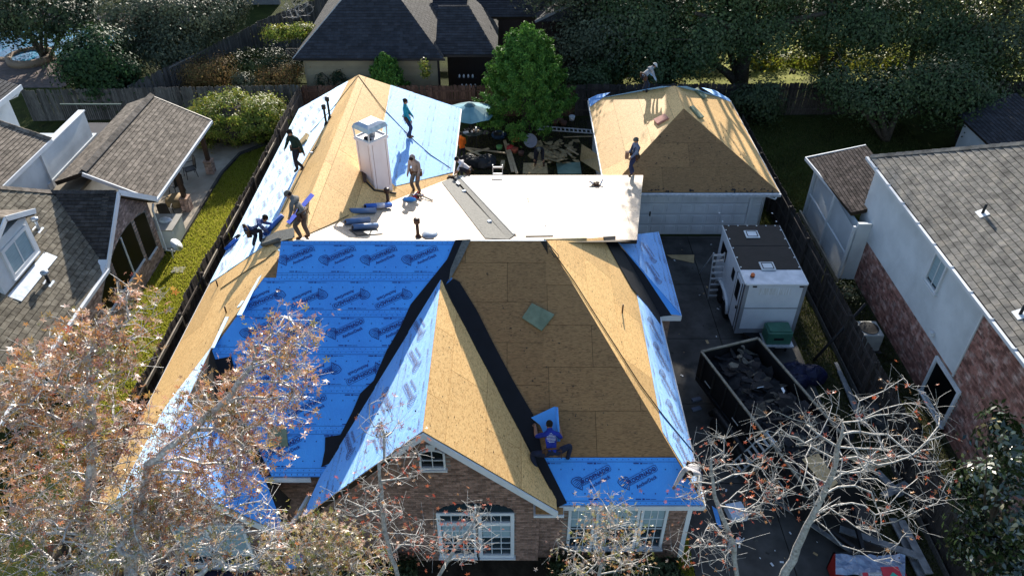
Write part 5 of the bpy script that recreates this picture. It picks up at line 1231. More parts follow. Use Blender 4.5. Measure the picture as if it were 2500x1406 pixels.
MB().box(-3.9, -1.2, 44.6, 44.8, 0, 2.7).build('porch_wall', mat('porch_dark', (.018, .015, .014)), bh)
st = thing('patio_clutter', 'shelves and white jars crowded under the rear house porch by the cypress', 'shelf', (-2.6, 42.6, 0))
MB().box(-3.2, -2.1, 42.9, 43.2, .5, .55).build('shelf', GUARD, st); MB().box(-3.2, -2.1, 42.9, 43.2, 1.1, 1.15).build('shelf', GUARD, st)
rg = random.Random(5)
for k in range(8): MB().lathe((-3.1+.13*k, 43.0, .55 if k % 2 else 1.15), [(.05, 0), (.06, .1), (.03, .2)], 8).build('jar', WHITE, st, True)
# arched climbing trellis on the tan wall
for k, x in enumerate((-11.0, -10.1)):
    t = thing('wall_vine', ('thin climbing vine on its wire trellis, left of the two on the tan wall', 'fuller climbing vine on the tan wall, right of the two')[k], 'vine', (x, by+.3, 0), 'vines trained on the tan wall')
    MB().tube([(x-.3, by+.3, 0), (x-.3, by+.3, 1.4), (x, by+.3, 1.75), (x+.3, by+.3, 1.4), (x+.3, by+.3, 0)], .02, 5).build('trellis', GUARD, t)
    cloud('foliage', [((x, by+.25, 1.2), (.45, .08, .7))], 500+400*k, .05, LEAF_DK, t, 5+k, .12, 18)
# other roofs far behind
fh = thing('far_house', 'dark brick house glimpsed between trees at the top edge, right of the charcoal roof', 'house', (0, 62, 0))
MB().box(-3, 14, 60, 60.3, 0, 5).build('wall', mat('brick_dull', (.16, .09, .07), (.10, .06, .05), scale=4), fh); shroof([(-6, 57, 4), (16, 57, 4), (16, 63, 6.5), (-6, 63, 6.5)], SHCHA, fh, 60, .5, .3)
# ------------------------------------------------------------------ pool yard at the upper left
POOLM = glass('pool_water', (.015, .16, .26), .05)
pd = sheet('pool_deck', [(-46, 44.2), (-27.5, 44.2), (-25.5, 58), (-46, 58)], .01, mat('deck_pavers', (.17, .125, .11), (.11, .085, .075), scale=4, rough=.95))
pool = thing('swimming_pool', 'blue swimming pool seen through the trees at the upper left', 'pool', (-31, 51, 0))
pts = [(-31.5+6.5*math.cos(a)*(1+.12*math.cos(3*a)), 52.0+3.4*math.sin(a), .03) for a in [2*math.pi*k/28 for k in range(28)]]
MB().poly(pts).build('water', POOLM, pool)
cp = MB(); 
for a, b in zip(pts, pts[1:]+pts[:1]): cp.bar(Vector(a)+Vector((0, 0, .03)), Vector(b)+Vector((0, 0, .03)), .35, .1)
cp.build('coping', mat('coping_tan', (.25, .18, .13)), pool)
spa = thing('spa', 'round raised spa beside the pool, left edge', 'hot tub', (-31.8, 48.3, 0))
MB().lathe((-31.6, 48.6, 0), [(1.45, 0), (1.45, .42), (1.15, .42), (1.12, .2)], 28).build('rim', mat('coping_tan', (.25, .18, .13)), spa, True); MB().lathe((-31.6, 48.6, .3), [(1.14, 0), (0, .01)], 28).build('water', POOLM, spa)
MB().box(-24.5, -22.2, 53.5, 55.2, .65, .72).build('table_x', GUARD, None)
bpy.data.objects['table_x'].name = 'garden_table'; tag(bpy.data.objects['garden_table'], 'dark table on the deck behind the pool trees, top left', 'table')
for x, y in ((-24.3, 53.7), (-22.4, 53.7), (-24.3, 55), (-22.4, 55)): MB().box(x-.04, x+.04, y-.04, y+.04, 0, .65).build('leg', GUARD, bpy.data.objects['garden_table'])
ph = thing('pool_house', 'pale house corner behind the pool at the top edge', 'house', (-22, 60, 0)); MB().box(-26, -18, 60, 60.3, 0, 3).build('wall', mat('stucco_grey', (.22, .22, .22)), ph)
window(ph, (-23.5, 59.95, .4), 0, 1.6, 2.0, 1, 1, .1)
MB().prism([(-27, 59.4, 2.9), (-17, 59.4, 2.9), (-17, 64, 5), (-27, 64, 5)], (0, 0, -.15)).build('roof', SHCHA, ph)
# ------------------------------------------------------------------ trailer, dump trailer and things on the drive
tr = thing('cargo_trailer', 'white enclosed trailer with black rubber roof parked before the garage', 'trailer', (9.3, 24, 0))
tx0, tx1, ty0, ty1, tz0, tz1 = 8.2, 10.36, 21.05, 24.75, .45, 2.72
TW = mat('trailer_white', (.62, .66, .71), (.54, .58, .63), scale=1.5, rough=.35, spec=.5, dirt=.2)
TG = mat('trailer_grey', (.22, .23, .25), rough=.5)
bev(MB().box(tx0, tx1, ty0, ty1, tz0, tz1).build('body', TW, tr), .03, 2)
rt = MB().box(tx0-.01, tx1+.01, ty0+.82, ty1+.01, tz1+.002, tz1+.035).build('roof_membrane', mat('roof_rubber', (.010, .009, .010), (.006, .0055, .006), scale=3, rough=.65, spec=.25, bmp=.2, bscale=8), tr)
nose = MB().box(tx0-.01, tx1+.01, ty0-.03, ty0+.815, tz1+.002, tz1+.025).build('nose_cap', mat('cap_metal', (.42, .46, .52), (.30, .34, .40), scale=3, rough=.33, metal=.4, spec=.6, bmp=.1, bscale=10), tr)
for x in (tx0-.005, tx1-.12): MB().box(x, x+.13, ty0-.015, ty0+.05, tz0, tz1-.05).build('corner_post', TG, tr)
MB().box(tx0, tx0+.012, ty0+.06, ty0+.16, tz0, tz1-.05).build('corner_strip', TG, tr)
MB().box(tx0+.13, tx1-.12, ty0-.012, ty0, tz0, tz0+.22).build('kick_plate', TG, tr); MB().box(tx0+.13, tx1-.12, ty0-.014, ty0, 1.62, 1.645).build('seam', mat('joint_dark', (.08, .085, .09)), tr)
MB().box(tx0+.5, tx1-.5, ty0-.006, ty0-.001, 2.25, 2.55).build('rain_streaks', mat('streak', (.42, .43, .42), (.62, .66, .71), scale=9, rough=.5, stretch=(3, 1, .15)), tr)
MB().bar((tx0, ty0-.03, tz1), (tx1, ty0-.03, tz1), .03, .05).build('drip_edge', WHITE, tr); MB().bar((tx0-.02, ty0, tz1), (tx0-.02, ty1, tz1), .03, .05).build('drip_edge', WHITE, tr); MB().bar((tx1+.02, ty0, tz1), (tx1+.02, ty1, tz1), .03, .05).build('drip_edge', WHITE, tr)
for k in range(7): MB().cbox((tx0+.03, ty0+.95+k*.6, tz1+.045), .05, .05, .012).build('screw_cap', WHITE, rt); MB().cbox((tx1-.03, ty0+.95+k*.6, tz1+.045), .05, .05, .012).build('screw_cap', WHITE, rt)
for k in range(6): MB().cbox((tx0+.2+k*.36, ty1-.05, tz1+.045), .05, .05, .012).build('screw_cap', WHITE, rt)
MB().box(tx0, tx1, ty0+2.3, ty0+2.33, tz1+.036, tz1+.042).build('roof_seam', RUBBER, rt)
for x, y in ((9.15, ty0+3.05), (9.2, ty0+1.0)):
    h_ = bev(MB().box(x-.26, x+.26, y-.24, y+.24, tz1+.03, tz1+.07).build('roof_hatch', WHITE, tr), .01, 1)
    for a, b in (((-.19, -.17), (.19, -.17)), ((.19, -.17), (.19, .17)), ((.19, .17), (-.19, .17)), ((-.19, .17), (-.19, -.17))): MB().bar((x+a[0], y+a[1], tz1+.075), (x+b[0], y+b[1], tz1+.075), .03, .012).build('sealant', PIPEB, h_)
MB().lathe((tx0+.32, ty0+.42, tz1+.02), [(.08, 0), (.08, .03)], 14).build('beacon_base', GUARD, tr); MB().lathe((tx0+.32, ty0+.42, tz1+.05), [(.07, 0), (.075, .07), (.05, .11), (0, .12)], 14).build('beacon', mat('beacon_orange', (.75, .16, .03), rough=.3, spec=.6), tr, True)
for x in (tx0+.32, tx1-.2): MB().cbox((x, ty0-.03, tz1-.09), .14, .03, .05).build('marker_lamp', GUARD, tr)
# side door and windows on the left flank
dr = MB().box(tx0-.02, tx0, ty0+.28, ty0+.98, tz0+.05, 2.5).build('side_door', TW, tr)
for y in (ty0+.27, ty0+.98): MB().box(tx0-.025, tx0-.0, y, y+.025, tz0+.05, 2.52).build('door_gasket', PIPEB, tr)
MB().box(tx0-.03, tx0-.021, ty0+.45, ty0+.85, 1.6, 2.35).build('door_window', SCRN, dr); MB().cbox((tx0-.04, ty0+.36, 1.4), .04, .05, .12).build('handle', GUARD, dr)
bev(MB().box(tx0-.02, tx0-.005, ty0+2.6, ty0+3.3, 1.75, 2.3).build('window', SCRN, tr), .01, 2); bev(MB().box(tx0-.02, tx0-.005, ty0+1.3, ty0+1.6, 1.85, 2.3).build('window', SCRN, tr), .01, 2)
fd = MB(); fd.tube([(tx0-.06, ty0+1.05, .5), (tx0-.06, ty0+1.25, .85), (tx0-.06, ty0+1.7, .98), (tx0-.06, ty0+2.3, .98), (tx0-.06, ty0+2.75, .85), (tx0-.06, ty0+2.95, .5)], .07, 6); fd.build('fender', WHITE, tr, True)
def wheel(parent, c, r=.36, w=.22, rim=None):
    mb = MB(); mb.M = Matrix.Translation(c) @ Matrix.Rotation(math.pi/2, 4, 'Y'); mb.lathe((0, 0, -w/2), [(r*.6, 0), (r*.93, 0), (r, w*.2), (r, w*.8), (r*.93, w), (r*.6, w)], 24)
    o = mb.build('wheel', RUBBER, parent, True); mb = MB(); mb.M = Matrix.Translation(c) @ Matrix.Rotation(math.pi/2, 4, 'Y'); mb.lathe((0, 0, -w*.42), [(0, w*.1), (r*.2, 0), (r*.5, w*.12), (r*.6, 0), (r*.6, w*.84), (r*.5, w*.7), (r*.2, w*.84), (0, w*.8)], 20); mb.build('rim', rim or ALU, o, True)
for y in (ty0+1.5, ty0+2.4): wheel(tr, (tx0+.06, y, .36)); wheel(tr, (tx1-.06, y, .36))
MB().prism([(tx0+.3, ty0, .42), (tx1-.3, ty0, .42), (9.3, ty0-1.05, .42)], (0, 0, .06)).build('tongue', GUARD, tr)
gen = thing('generator_box', 'green generator box in front of the white trailer', 'generator', (9.65, 20.7, 0))
GG = mat('generator_green', (.05, .17, .115), (.04, .13, .09), rough=.4, spec=.5)
bev(MB().box(9.15, 10.05, 20.35, 20.95, .5, 1.05).build('housing', GG, gen), .04, 2); bev(MB().box(9.2, 10.0, 20.4, 20.9, 1.05, 1.12).build('lid', GG, gen), .03, 2); MB().box(9.4, 9.75, 20.34, 20.35, .72, .82).build('label_plate', PIPEB, gen); MB().box(9.1, 10.15, 20.25, 21.0, .44, .5).build('tray', ALU, gen)
for x in (9.2, 10.0): MB().box(x-.03, x+.03, 20.5, 20.56, 0, .44).build('leg', GUARD, gen)
tag(MB().lathe((9.95, 19.35, 0), [(.14, 0), (.18, .3), (.19, .3), (.15, .03), (0, .03)], 20).build('bucket', mat('bucket_blue', (.05, .17, .35), rough=.5), None, True), 'blue bucket on the slab behind the dump trailer', 'bucket')
tag(MB().lathe((7.0, 20.05, 0), [(.12, 0), (.22, .12), (.12, .24), (0, .25)], 16).build('hose_reel', mat('reel_pale', (.3, .3, .36), (.08, .08, .1), scale=12), None, True), 'small coiled hose on the concrete left of the trailer front', 'hose')
# step ladder leaning open beside trailer
def ladder(name, a, b, w, n, m, label, group, side=None, legs=None, rail=.045):
    a, b = Vector(a), Vector(b); d = (b-a).normalized(); s = Vector(side).normalized() if side else d.cross(Vector((0, 0, 1))).normalized()
    t = thing(name, label, 'ladder', a, group)
    for k in (-1, 1): MB().bar(a+s*w/2*k, b+s*w/2*k*.95, rail*.5, rail*1.4, up=s.cross(d)).build('rail', m, t)
    for i in range(n):
        p = a.lerp(b, (i+.6)/n); MB().bar(p-s*w/2, p+s*w/2, .03, .07, up=d).build('rung', m, t)
    if legs:
        for k in (-1, 1): MB().bar(b+s*w/2*k*.9, Vector(legs)+s*w/2*k*1.1, .03).build('brace_leg', m, t)
    return t
la = P(1742, 740, z=.0); lb_ = P(1752, 625, z=1.75)
ladder('step_ladder', P(1742, 730, z=0), P(1756, 617, z=2.15), .46, 8, ALU, 'open aluminium step ladder standing beside the white trailer', 'aluminium ladders', side=(1, .05, 0), legs=tuple(P(1722, 668, z=0)))
# dump trailer with tear-off
dt = thing('dump_trailer', 'long black dump trailer heaped with torn roofing felt on the driveway', 'dump trailer', (8.1, 16.2, 0))
TB = mat('dump_black', (.010, .010, .012), (.006, .006, .007), scale=4, rough=.55, spec=.4, bmp=.05)
TE = mat('dump_edge', (.22, .20, .155), (.13, .12, .095), scale=6, rough=.6)
c0 = P(1712, 860, z=1.85); dirv = (P(1890, 1092, z=1.85)-c0); dirv.z = 0; dirv.normalize(); sdv = Vector((-dirv.y, dirv.x, 0)); Lb, Wb = 6.0, 2.15
def dl(a, b, z): return Vector((c0.x, c0.y, 0))+dirv*a+sdv*b+Vector((0, 0, z))
def dpanel(name, a0, b0, a1, b1, z0, z1, th=.05, m=TB, par=dt):
    return MB().bar(dl(a0, b0, (z0+z1)/2), dl(a1, b1, (z0+z1)/2), th, z1-z0).build(name, m, par)
dpanel('side_panel', 0, 0, Lb, 0, .72, 1.85); dpanel('side_panel', 0, Wb, Lb, Wb, .72, 1.85); dpanel('tail_gate', 0, 0, 0, Wb, .72, 1.85); dpanel('front_panel', Lb, 0, Lb, Wb, .72, 1.85)
MB().prism([dl(0, 0, .72), dl(Lb, 0, .72), dl(Lb, Wb, .72), dl(0, Wb, .72)], (0, 0, -.06)).build('bed_floor', TB, dt)
for a0, b0, a1, b1 in ((0, 0, Lb, 0), (0, Wb, Lb, Wb), (0, 0, 0, Wb)): MB().bar(dl(a0, b0, 1.88), dl(a1, b1, 1.88), .075, .05).build('top_rail', TE, dt)
for k in range(9): MB().bar(dl(.3+k*.68, -.05, .75), dl(.3+k*.68, -.05, 1.8), .05, .05).build('side_rib', TB, dt)
MB().bar(dl(.1, -.05, .78), dl(Lb, -.05, .78), .08, .14).build('frame_rail', TB, dt)
for s in range(6):
    if s in (1, 4): continue
    MB().bar(dl(.6+s*.85, -.08, 1.12), dl(.95+s*.85, -.08, 1.12), .01, .04).build('reflector_strip', mat('reflector_pale', (.6, .6, .6)), dt)
for a in (2.1, 3.15):
    for b in (-.28, Wb+.28):
        mb = MB(); c = dl(a, b, .4); R = math.atan2(sdv.y, sdv.x)
        mb.M = Matrix.Translation(c) @ Matrix.Rotation(R, 4, 'Z') @ Matrix.Rotation(math.pi/2, 4, 'Y'); mb.lathe((0, 0, -.12), [(.25, 0), (.37, 0), (.4, .05), (.4, .19), (.37, .24), (.25, .24)], 22); wv = mb.build('wheel', RUBBER, dt, True)
        mb = MB(); mb.M = Matrix.Translation(c) @ Matrix.Rotation(R, 4, 'Z') @ Matrix.Rotation(math.pi/2, 4, 'Y'); mb.lathe((0, 0, -.1), [(0, .03), (.08, 0), (.2, .05), (.25, 0), (.25, .2), (.2, .15), (.08, .2), (0, .18)], 18); mb.build('rim', mat('rim_dull', (.28, .28, .29), rough=.5, metal=.2), wv, True)
MB().tube([dl(1.55, -.28, .6), dl(1.7, -.28, .88), dl(2.6, -.28, .92), dl(3.5, -.28, .88), dl(3.7, -.28, .6)], .12, 6).build('fender', TB, dt, True)
MB().bar(dl(Lb, Wb*.2, .6), dl(Lb+1.4, Wb/2, .55), .1, .12).build('tongue', TB, dt); MB().bar(dl(Lb, Wb*.8, .6), dl(Lb+1.4, Wb/2, .55), .1, .12).build('tongue', TB, dt)
# heap of torn felt and shingles lying in the bed
heap = thing('roofing_debris', 'heap of torn black felt and shingles filling the dump trailer', 'debris', dl(3, Wb/2, .8))
rg = random.Random(11); FELT = mat('felt_black', (.014, .014, .017), (.006, .006, .008), scale=6, rough=.85, rnd=.6, bmp=.3); FELTG = mat('felt_grey', (.10, .095, .08), (.04, .038, .035), scale=6, rough=.9, rnd=.4)
hmb = MB(); n = 14; m_ = 30; hv = []
hh = lambda a, b: 1.22+.52*math.sin(math.pi*b/Wb)*(.55+.45*math.sin(math.pi*min(a/Lb, 1)))+(.25 if a > 2.6 else 0)*math.exp(-((a-3.6)**2)/2)
for i in range(m_+1):
    for j in range(n+1):
        a, b = .03+(Lb-.06)*i/m_, .03+(Wb-.06)*j/n; hv.append(dl(a, b, hh(a, b)+rg.gauss(0, .05)))
hmb.add(hv, [(i*(n+1)+j, (i+1)*(n+1)+j, (i+1)*(n+1)+j+1, i*(n+1)+j+1) for i in range(m_) for j in range(n)]); hmb.build('felt_mass', FELT, heap)
def torn(c, s, m, par, th=.02, tilt=.35, rg=rg, name='felt_piece', asp=.7):
    k = rg.randint(5, 8); pts = []
    for i in range(k): a = 2*math.pi*i/k+rg.uniform(-.25, .25); r = s*rg.uniform(.55, 1.15); pts.append((r*math.cos(a), r*math.sin(a)*asp, rg.uniform(-.15, .15)*s))
    mb = MB(); mb.M = Matrix.Translation(c) @ Matrix.Rotation(rg.uniform(0, 6.3), 4, 'Z') @ Matrix.Rotation(rg.gauss(0, tilt), 4, 'X') @ Matrix.Rotation(rg.gauss(0, tilt), 4, 'Y')
    cen = [(0, 0, .08*s)]; k2 = len(pts); mb.add(cen+pts+[(x, y, z-th) for x, y, z in pts], [(0, i+1, (i+1) % k2+1) for i in range(k2)]+[(i+1, i+1+k2, (i+1) % k2+1+k2, (i+1) % k2+1) for i in range(k2)])
    return mb.build(name, m, par)
for i in range(150):
    a, b = rg.uniform(.2, Lb-.2), rg.uniform(.15, Wb-.15); torn(dl(a, b, hh(a, b)+rg.uniform(.02, .16)), rg.uniform(.12, .36), FELTG if rg.random() < .22 else FELT, heap)
for i in range(9): torn(dl(rg.uniform(.2, 1.0), rg.uniform(.5, 1.5), 1.9-.1*i % .4), rg.uniform(.12, .25), FELTG, heap)
torn(dl(2.3, 1.5, hh(2.3, 1.5)+.16), .26, mat('foil_white', (.6, .68, .75), rough=.3), heap, name='plastic_scrap'); torn(dl(2.0, .95, hh(2, .95)+.16), .12, mat('foil_white', (.6, .68, .75)), heap, name='plastic_scrap')
ladder('extension_ladder', P(1785, 1152, z=0), dl(4.05, -.02, 2.15), .42, 9, ALU, 'aluminium ladder leaning on the side of the black dump trailer', 'aluminium ladders', side=tuple(dirv))
# tarps and bags beside the fence
def lumpy(name, c, r, m, label, cat, seed, n=4, squash=.5):
    rg = random.Random(seed); mb = MB()
    for i in range(n): mb.blob(Vector(c)+Vector((rg.uniform(-1, 1)*r[0]*.5, rg.uniform(-1, 1)*r[1]*.5, r[2]*.4)), r[0]*rg.uniform(.5, .8), r[1]*rg.uniform(.5, .8), r[2]*rg.uniform(.5, 1), 16, 9, .07)
    o = mb.build(name, m, None); return tag(o, label, cat)
lumpy('tarp_bundle', P(1955, 925, z=0), (.7, .6, .5), mat('tarp_navy', (.012, .014, .05), (.007, .008, .025), scale=4, rough=.5, bmp=.6, bscale=7), 'crumpled dark navy tarp on the grass behind the dump trailer', 'tarp', 3)
lumpy('tarp_bundle', P(2010, 1080, z=.9), (.8, .6, .5), DARKTARP, 'crumpled grey tarp over the front of the dump trailer', 'tarp', 4)
lumpy('felt_roll_heap', P(2150, 1040, z=0), (1.0, .8, .6), DARKTARP, 'dark heap of felt by the fence near the brick wall', 'debris', 5)
# sheets of board
def board(name, pts, m, label, cat='board', th=.015, group=None):
    o = MB().prism(pts, (0, 0, -th)).build(name, m, None); return tag(o, label, cat, group)
PLY = mat('plywood_pale', (.50, .36, .19), (.38, .26, .13), scale=2.5, rough=.8, detail=8)
board('plywood_offcut', [P(1628, 622, z=.06), P(1695, 622, z=.06), P(1694, 642, z=.06), P(1640, 630, z=.06)], PLY, 'pale plywood offcut lying on the driveway before the garage')
board('plywood_sheet', [P(1958, 1120, z=2.0), P(1998, 1106, z=2.0), P(2046, 1178, z=1.95), P(2022, 1194, z=1.95)], PLY, 'pale plywood sheet resting on the front of the dump trailer, left piece', group='plywood sheets by the bare tree')
board('plywood_sheet', [P(2060, 1110, z=1.9), P(2150, 1105, z=1.9), P(2180, 1130, z=1.9), P(2120, 1150, z=1.9)], mat('plywood_dull', (.25, .2, .12), (.18, .14, .09), scale=2.5), 'duller plywood sheet to the right of the pale one behind the bare tree', group='plywood sheets by the bare tree')
# scaffold planks and frames along the fence
for i, (a, b) in enumerate((((2040, 885), (2115, 1040)), ((2048, 905), (2100, 1030)), ((2200, 1270), (2268, 1400)), ((2180, 1265), (2250, 1406)), ((1890, 1215), (2090, 1350)), ((2050, 1290), (2250, 1360)), ((2140, 1150), (2200, 1210)), ((2155, 1210), (2215, 1180)))):
    z = .15+.08*(i % 3); p, q = P(*a, z=z), P(*b, z=z)
    o = MB().bar(p, q, .22 if i > 1 else .12, .05).build('scaffold_plank', PLANK, None)
    tag(o, ('grey aluminium plank along the fence, the one nearest the fence top', 'grey aluminium plank just left of its neighbour against the fence', 'grey plank beside the red crate, outer one', 'grey plank beside the red crate, inner one', 'long grey plank lying diagonally under the bare tree', 'grey plank just right of the plastic sheeting', 'short grey frame member by the fence behind the bare tree branches', 'short grey cross piece beside the fence')[i], 'plank', 'aluminium planks by the fence')
# red crate with plastic sheet and printed boxes
rc = thing('red_crate', 'red metal crate at the bottom edge half covered by plastic sheeting', 'crate', (8.2, 11.6, 0))
RED = mat('crate_red', (.30, .02, .018), rough=.5)
p0, p1 = P(2035, 1360, z=.7), P(2250, 1406, z=.7)
x0, x1, y1 = p0.x, p0.x+1.7, p0.y+.1
MB().box(x0, x1, y1-1.6, y1-1.55, .1, .8).build('side_panel', RED, rc); MB().box(x0, x0+.05, y1-1.6, y1, .1, .8).build('side_panel', RED, rc); MB().box(x1-.05, x1, y1-1.6, y1, .1, .8).build('side_panel', RED, rc); MB().box(x0, x1, y1-.05, y1, .1, .8).build('side_panel', GUARD, rc); MB().box(x0, x1, y1-1.6, y1, .05, .1).build('base', GUARD, rc)
mb = MB(); rg = random.Random(8); N = 12; vs = [P(2040+170*i/N, 1353+50*j/6+rg.uniform(-3, 3), z=.86+rg.uniform(-.04, .07)) for i in range(N+1) for j in range(7)]; mb.add(vs, [(i*7+j, i*7+j+1, (i+1)*7+j+1, (i+1)*7+j) for i in range(N) for j in range(6)])
tag(mb.build('plastic_sheet', mat('plastic_blue_grey', (.26, .33, .45), (.17, .22, .32), scale=8, rough=.3, spec=.7, bmp=.9, bscale=14), None), 'crumpled pale blue plastic sheet over the red crate', 'plastic sheet')
SGN = thing('sign_box', 'red sign panel with green diamond standing on the red crate', 'sign', P(2175, 1395, z=.9))
pq = [P(2150, 1383, z=1.0), P(2192, 1382, z=1.0), P(2206, 1412, z=1.0), P(2160, 1414, z=1.0)]; MB().prism(pq, (0, 0, -.03)).build('panel', mat('sign_red', (.55, .03, .05), rough=.5), SGN)
cq = sum(pq, Vector())/4; ux, uy = (pq[1]-pq[0]).normalized(), (pq[0]-pq[3]).normalized()
MB().prism([cq+ux*.03-uy*.28+Vector((0, 0, .004)), cq+ux*.17-uy*.12+Vector((0, 0, .004)), cq+ux*.03+uy*.02+Vector((0, 0, .004)), cq-ux*.11-uy*.12+Vector((0, 0, .004))], (0, 0, .003)).build('green_diamond', mat('sign_green', (.05, .42, .30)), SGN)
cb = thing('printed_carton', 'grey carton with a red label and white lettering beside the red sign', 'carton', P(2130, 1400, z=.9))
pq = [P(2100, 1397, z=.98), P(2152, 1396, z=.98), P(2160, 1420, z=.98), P(2104, 1422, z=.98)]; MB().prism(pq, (0, 0, -.12)).build('carton_body', mat('carton_grey', (.35, .36, .35)), cb); MB().prism([pq[0]*.9+pq[1]*.1, pq[0]*.65+pq[1]*.35, pq[3]*.65+pq[2]*.35, pq[3]*.9+pq[2]*.1], (0, 0, .004)).build('red_label', mat('sign_red', (.55, .03, .05)), cb)
tm = text_mesh('Pro Start', .085, 'lettering', WHITE, .002); o = link(tm, 'lettering', cb, P(2122, 1404, z=.99)-cb.location)

gs_ = thing('ground_scraps', 'scattered small roofing scraps and dust on the driveway round the dump trailer', 'scraps', (7, 18, 0)); rg = random.Random(31); mb = MB()
for _ in range(260):
    x, y = rg.uniform(5.1, 10.4), rg.uniform(11, 27.5); s_ = rg.uniform(.015, .06)*(1.6 if rg.random() < .1 else 1); a = rg.uniform(0, 3.1); mb.mi = rg.choice((0, 0, 1, 2))
    mb.cbox((x, y, .048), s_*2, s_, .008, rz=a)
mb.build('scrap_pieces', [FELTG, PLY, WHITE], gs_, kind='stuff')
# ------------------------------------------------------------------ gear on the roof
ROLL = mat('roll_blue', (.10, .19, .36), (.08, .15, .30), scale=3, rough=.4, spec=.6); ROLLB = mat('roll_bright', (.03, .14, .55), rough=.35, spec=.6)
for i, (a, b, m, lb) in enumerate((((888, 509), (962, 508), ROLLB, 'bright blue underlayment roll with a pale printed band, uppermost of the rolls behind the ridge'), ((853, 523), (915, 522), ROLL, 'grey blue underlayment roll, second from the top behind the ridge'), ((842, 550), (900, 544), ROLL, 'grey blue underlayment roll, third from the top with an open black end'), ((860, 563), (920, 559), ROLL, 'grey blue underlayment roll lowest of the pile, resting on black felt'))):
    pl = PLB; p, q = PP(*a, pl, .115), PP(*b, pl, .115)
    if i == 0: p, q = PP(*a, PLR, .1), PP(*b, PLB, .13); q = p+(q-p).normalized()*1.1
    t = MB().tube([p, q], .095, 18).build('underlayment_roll', m, None, True); tag(t, lb, 'roll', 'rolls of underlayment behind the ridge')
    d = (q-p).normalized(); MB().tube([p-d*.004, p+d*.01], .055, 12).build('roll_core', PIPEB, t)
    if i == 0: MB().tube([p+d*.42, p+d*.78], .097, 18).build('printed_band', mat('band_pale', (.55, .58, .68), (.35, .40, .55), scale=30), t, True)
tag(MB().prism([PP(852, 563, PLB, .03), PP(872, 578, PLB, .03), PP(935, 573, PLB, .03), PP(915, 566, PLB, .03)], (0, 0, .02)).build('felt_scrap', PIPEB, None), 'black felt scrap under the lowest roll', 'felt')
r9 = MB().tube([PP(737, 468, PLL, .08), PP(645, 575, PLL, .08)], .07, 12).build('underlayment_roll', ROLLB, None, True)
r9.location = r9.location; tag(r9, 'long blue roll being unrolled down the left slope by the man in the patterned shirt', 'roll', 'rolls of underlayment behind the ridge')
bpy.data.objects.remove(r9)
p, q = PP(650, 578, PLL, .09), PP(695, 530, PLL, .09); tag(MB().tube([p, q], .075, 14).build('underlayment_roll', ROLLB, None, True), 'blue roll beneath the hands of the man in the patterned shirt', 'roll')
p, q = PP(556, 612, PLL, .09), PP(582, 588, PLL, .09); tag(MB().tube([p, q], .07, 14).build('underlayment_roll', ROLLB, None, True), 'short blue roll at the fence side eave below the crouching man', 'roll')
tag(MB().tube([PP(562, 600, PLL, .1), PP(590, 578, PLL, .1)], .06, 12).build('felt_roll', PIPEB, None, True), 'dark roll at the eave beside the short blue roll', 'roll')
# foam insulation pads
def pad(pl, pts, m, label, th=.09):
    n = Vector(pl[1]).normalized(); tag(bev(MB().prism([PP(u, v, pl, .02) for u, v in pts], n*th).build('foam_pad', m, None), .015, 2), label, 'foam pad', 'foam seat pads left on the roofs')
pad(PLF, [(1274, 778), (1298, 742), (1354, 770), (1322, 810)], FOAM, 'square grey green foam pad on the dark sheathing of the front slope', .07)
FP = mat('foam_pink', (.45, .22, .17), (.36, .17, .13), rough=.85)
pad(PLGL, [(1597, 296), (1625, 282), (1634, 292), (1606, 307)], FP, 'pink foam pad on the garage roof left of the hip')
pad(PLGR, [(1692, 222), (1700, 218), (1724, 240), (1717, 245)], FOAM, 'olive foam pad near the top of the garage right slope')
pad(PLGR, [(1682, 264), (1690, 262), (1716, 290), (1706, 292)], FOAM, 'olive foam pad bent over the garage right slope beside the hip')
FT = mat('foam_tan', (.40, .28, .13), (.30, .20, .09), rough=.9)
pad(PLL, [(733, 352), (752, 328), (757, 332), (752, 345), (736, 360)], FT, 'tan foam pad behind the man in dark green on the left slope')
pad(PLF, [(655, 1042), (700, 1040), (705, 1090), (660, 1092)], FOAM, 'dark square pad on the blue front slope under the sweetgum', .05)
# paper sheets, tools, cups
tag(lay('paper_sheet', [PP(1111, 452, PLB), PP(1130, 435, PLB), PP(1137, 443, PLB), PP(1118, 458, PLB)], mat('paper', (.75, .8, .85)), None, .12, .004), 'white paper sheet lifted on the grey strip by the crouching man', 'paper')
for i, q in enumerate(((1132, 471), (1194, 545))): tag(MB().cbox(PP(*q, PLB, .06), .14, .11, .09, rz=.5).build('nail_carton', mat('paper', (.75, .8, .85)), None), ('small white carton on the grey strip below the paper sheet', 'small white carton lower down the grey strip')[i], 'carton', 'small cartons on the grey strip')
def toolpile(q, pl, label, seed, cols):
    rg = random.Random(seed); b = PP(*q, pl, .05); t = thing('tool_pile', label, 'tools', b)
    for k in range(8):
        p = b+Vector((rg.uniform(-.2, .2), rg.uniform(-.15, .15), rg.uniform(0, .08))); d = Vector((rg.gauss(0, 1), rg.gauss(0, 1), rg.gauss(0, .15))).normalized()*rg.uniform(.06, .16)
        MB().tube([p-d, p+d], rg.uniform(.02, .045), 6).build('tool', cols[k % len(cols)], t)
    mb = MB(); mb.blob(b, .13, .1, .09, 10, 6, .2); mb.build('pouch', cols[0], t)
LEATH = mat('leather', (.10, .045, .02), (.06, .028, .014), rough=.7)
RD = mat('tool_red', (.40, .03, .03), rough=.4)
toolpile((1015, 484), PLB, 'red nail gun and tools at the feet of the man in grey by the chimney', 2, [RD, LEATH, PIPEB, BLUE])
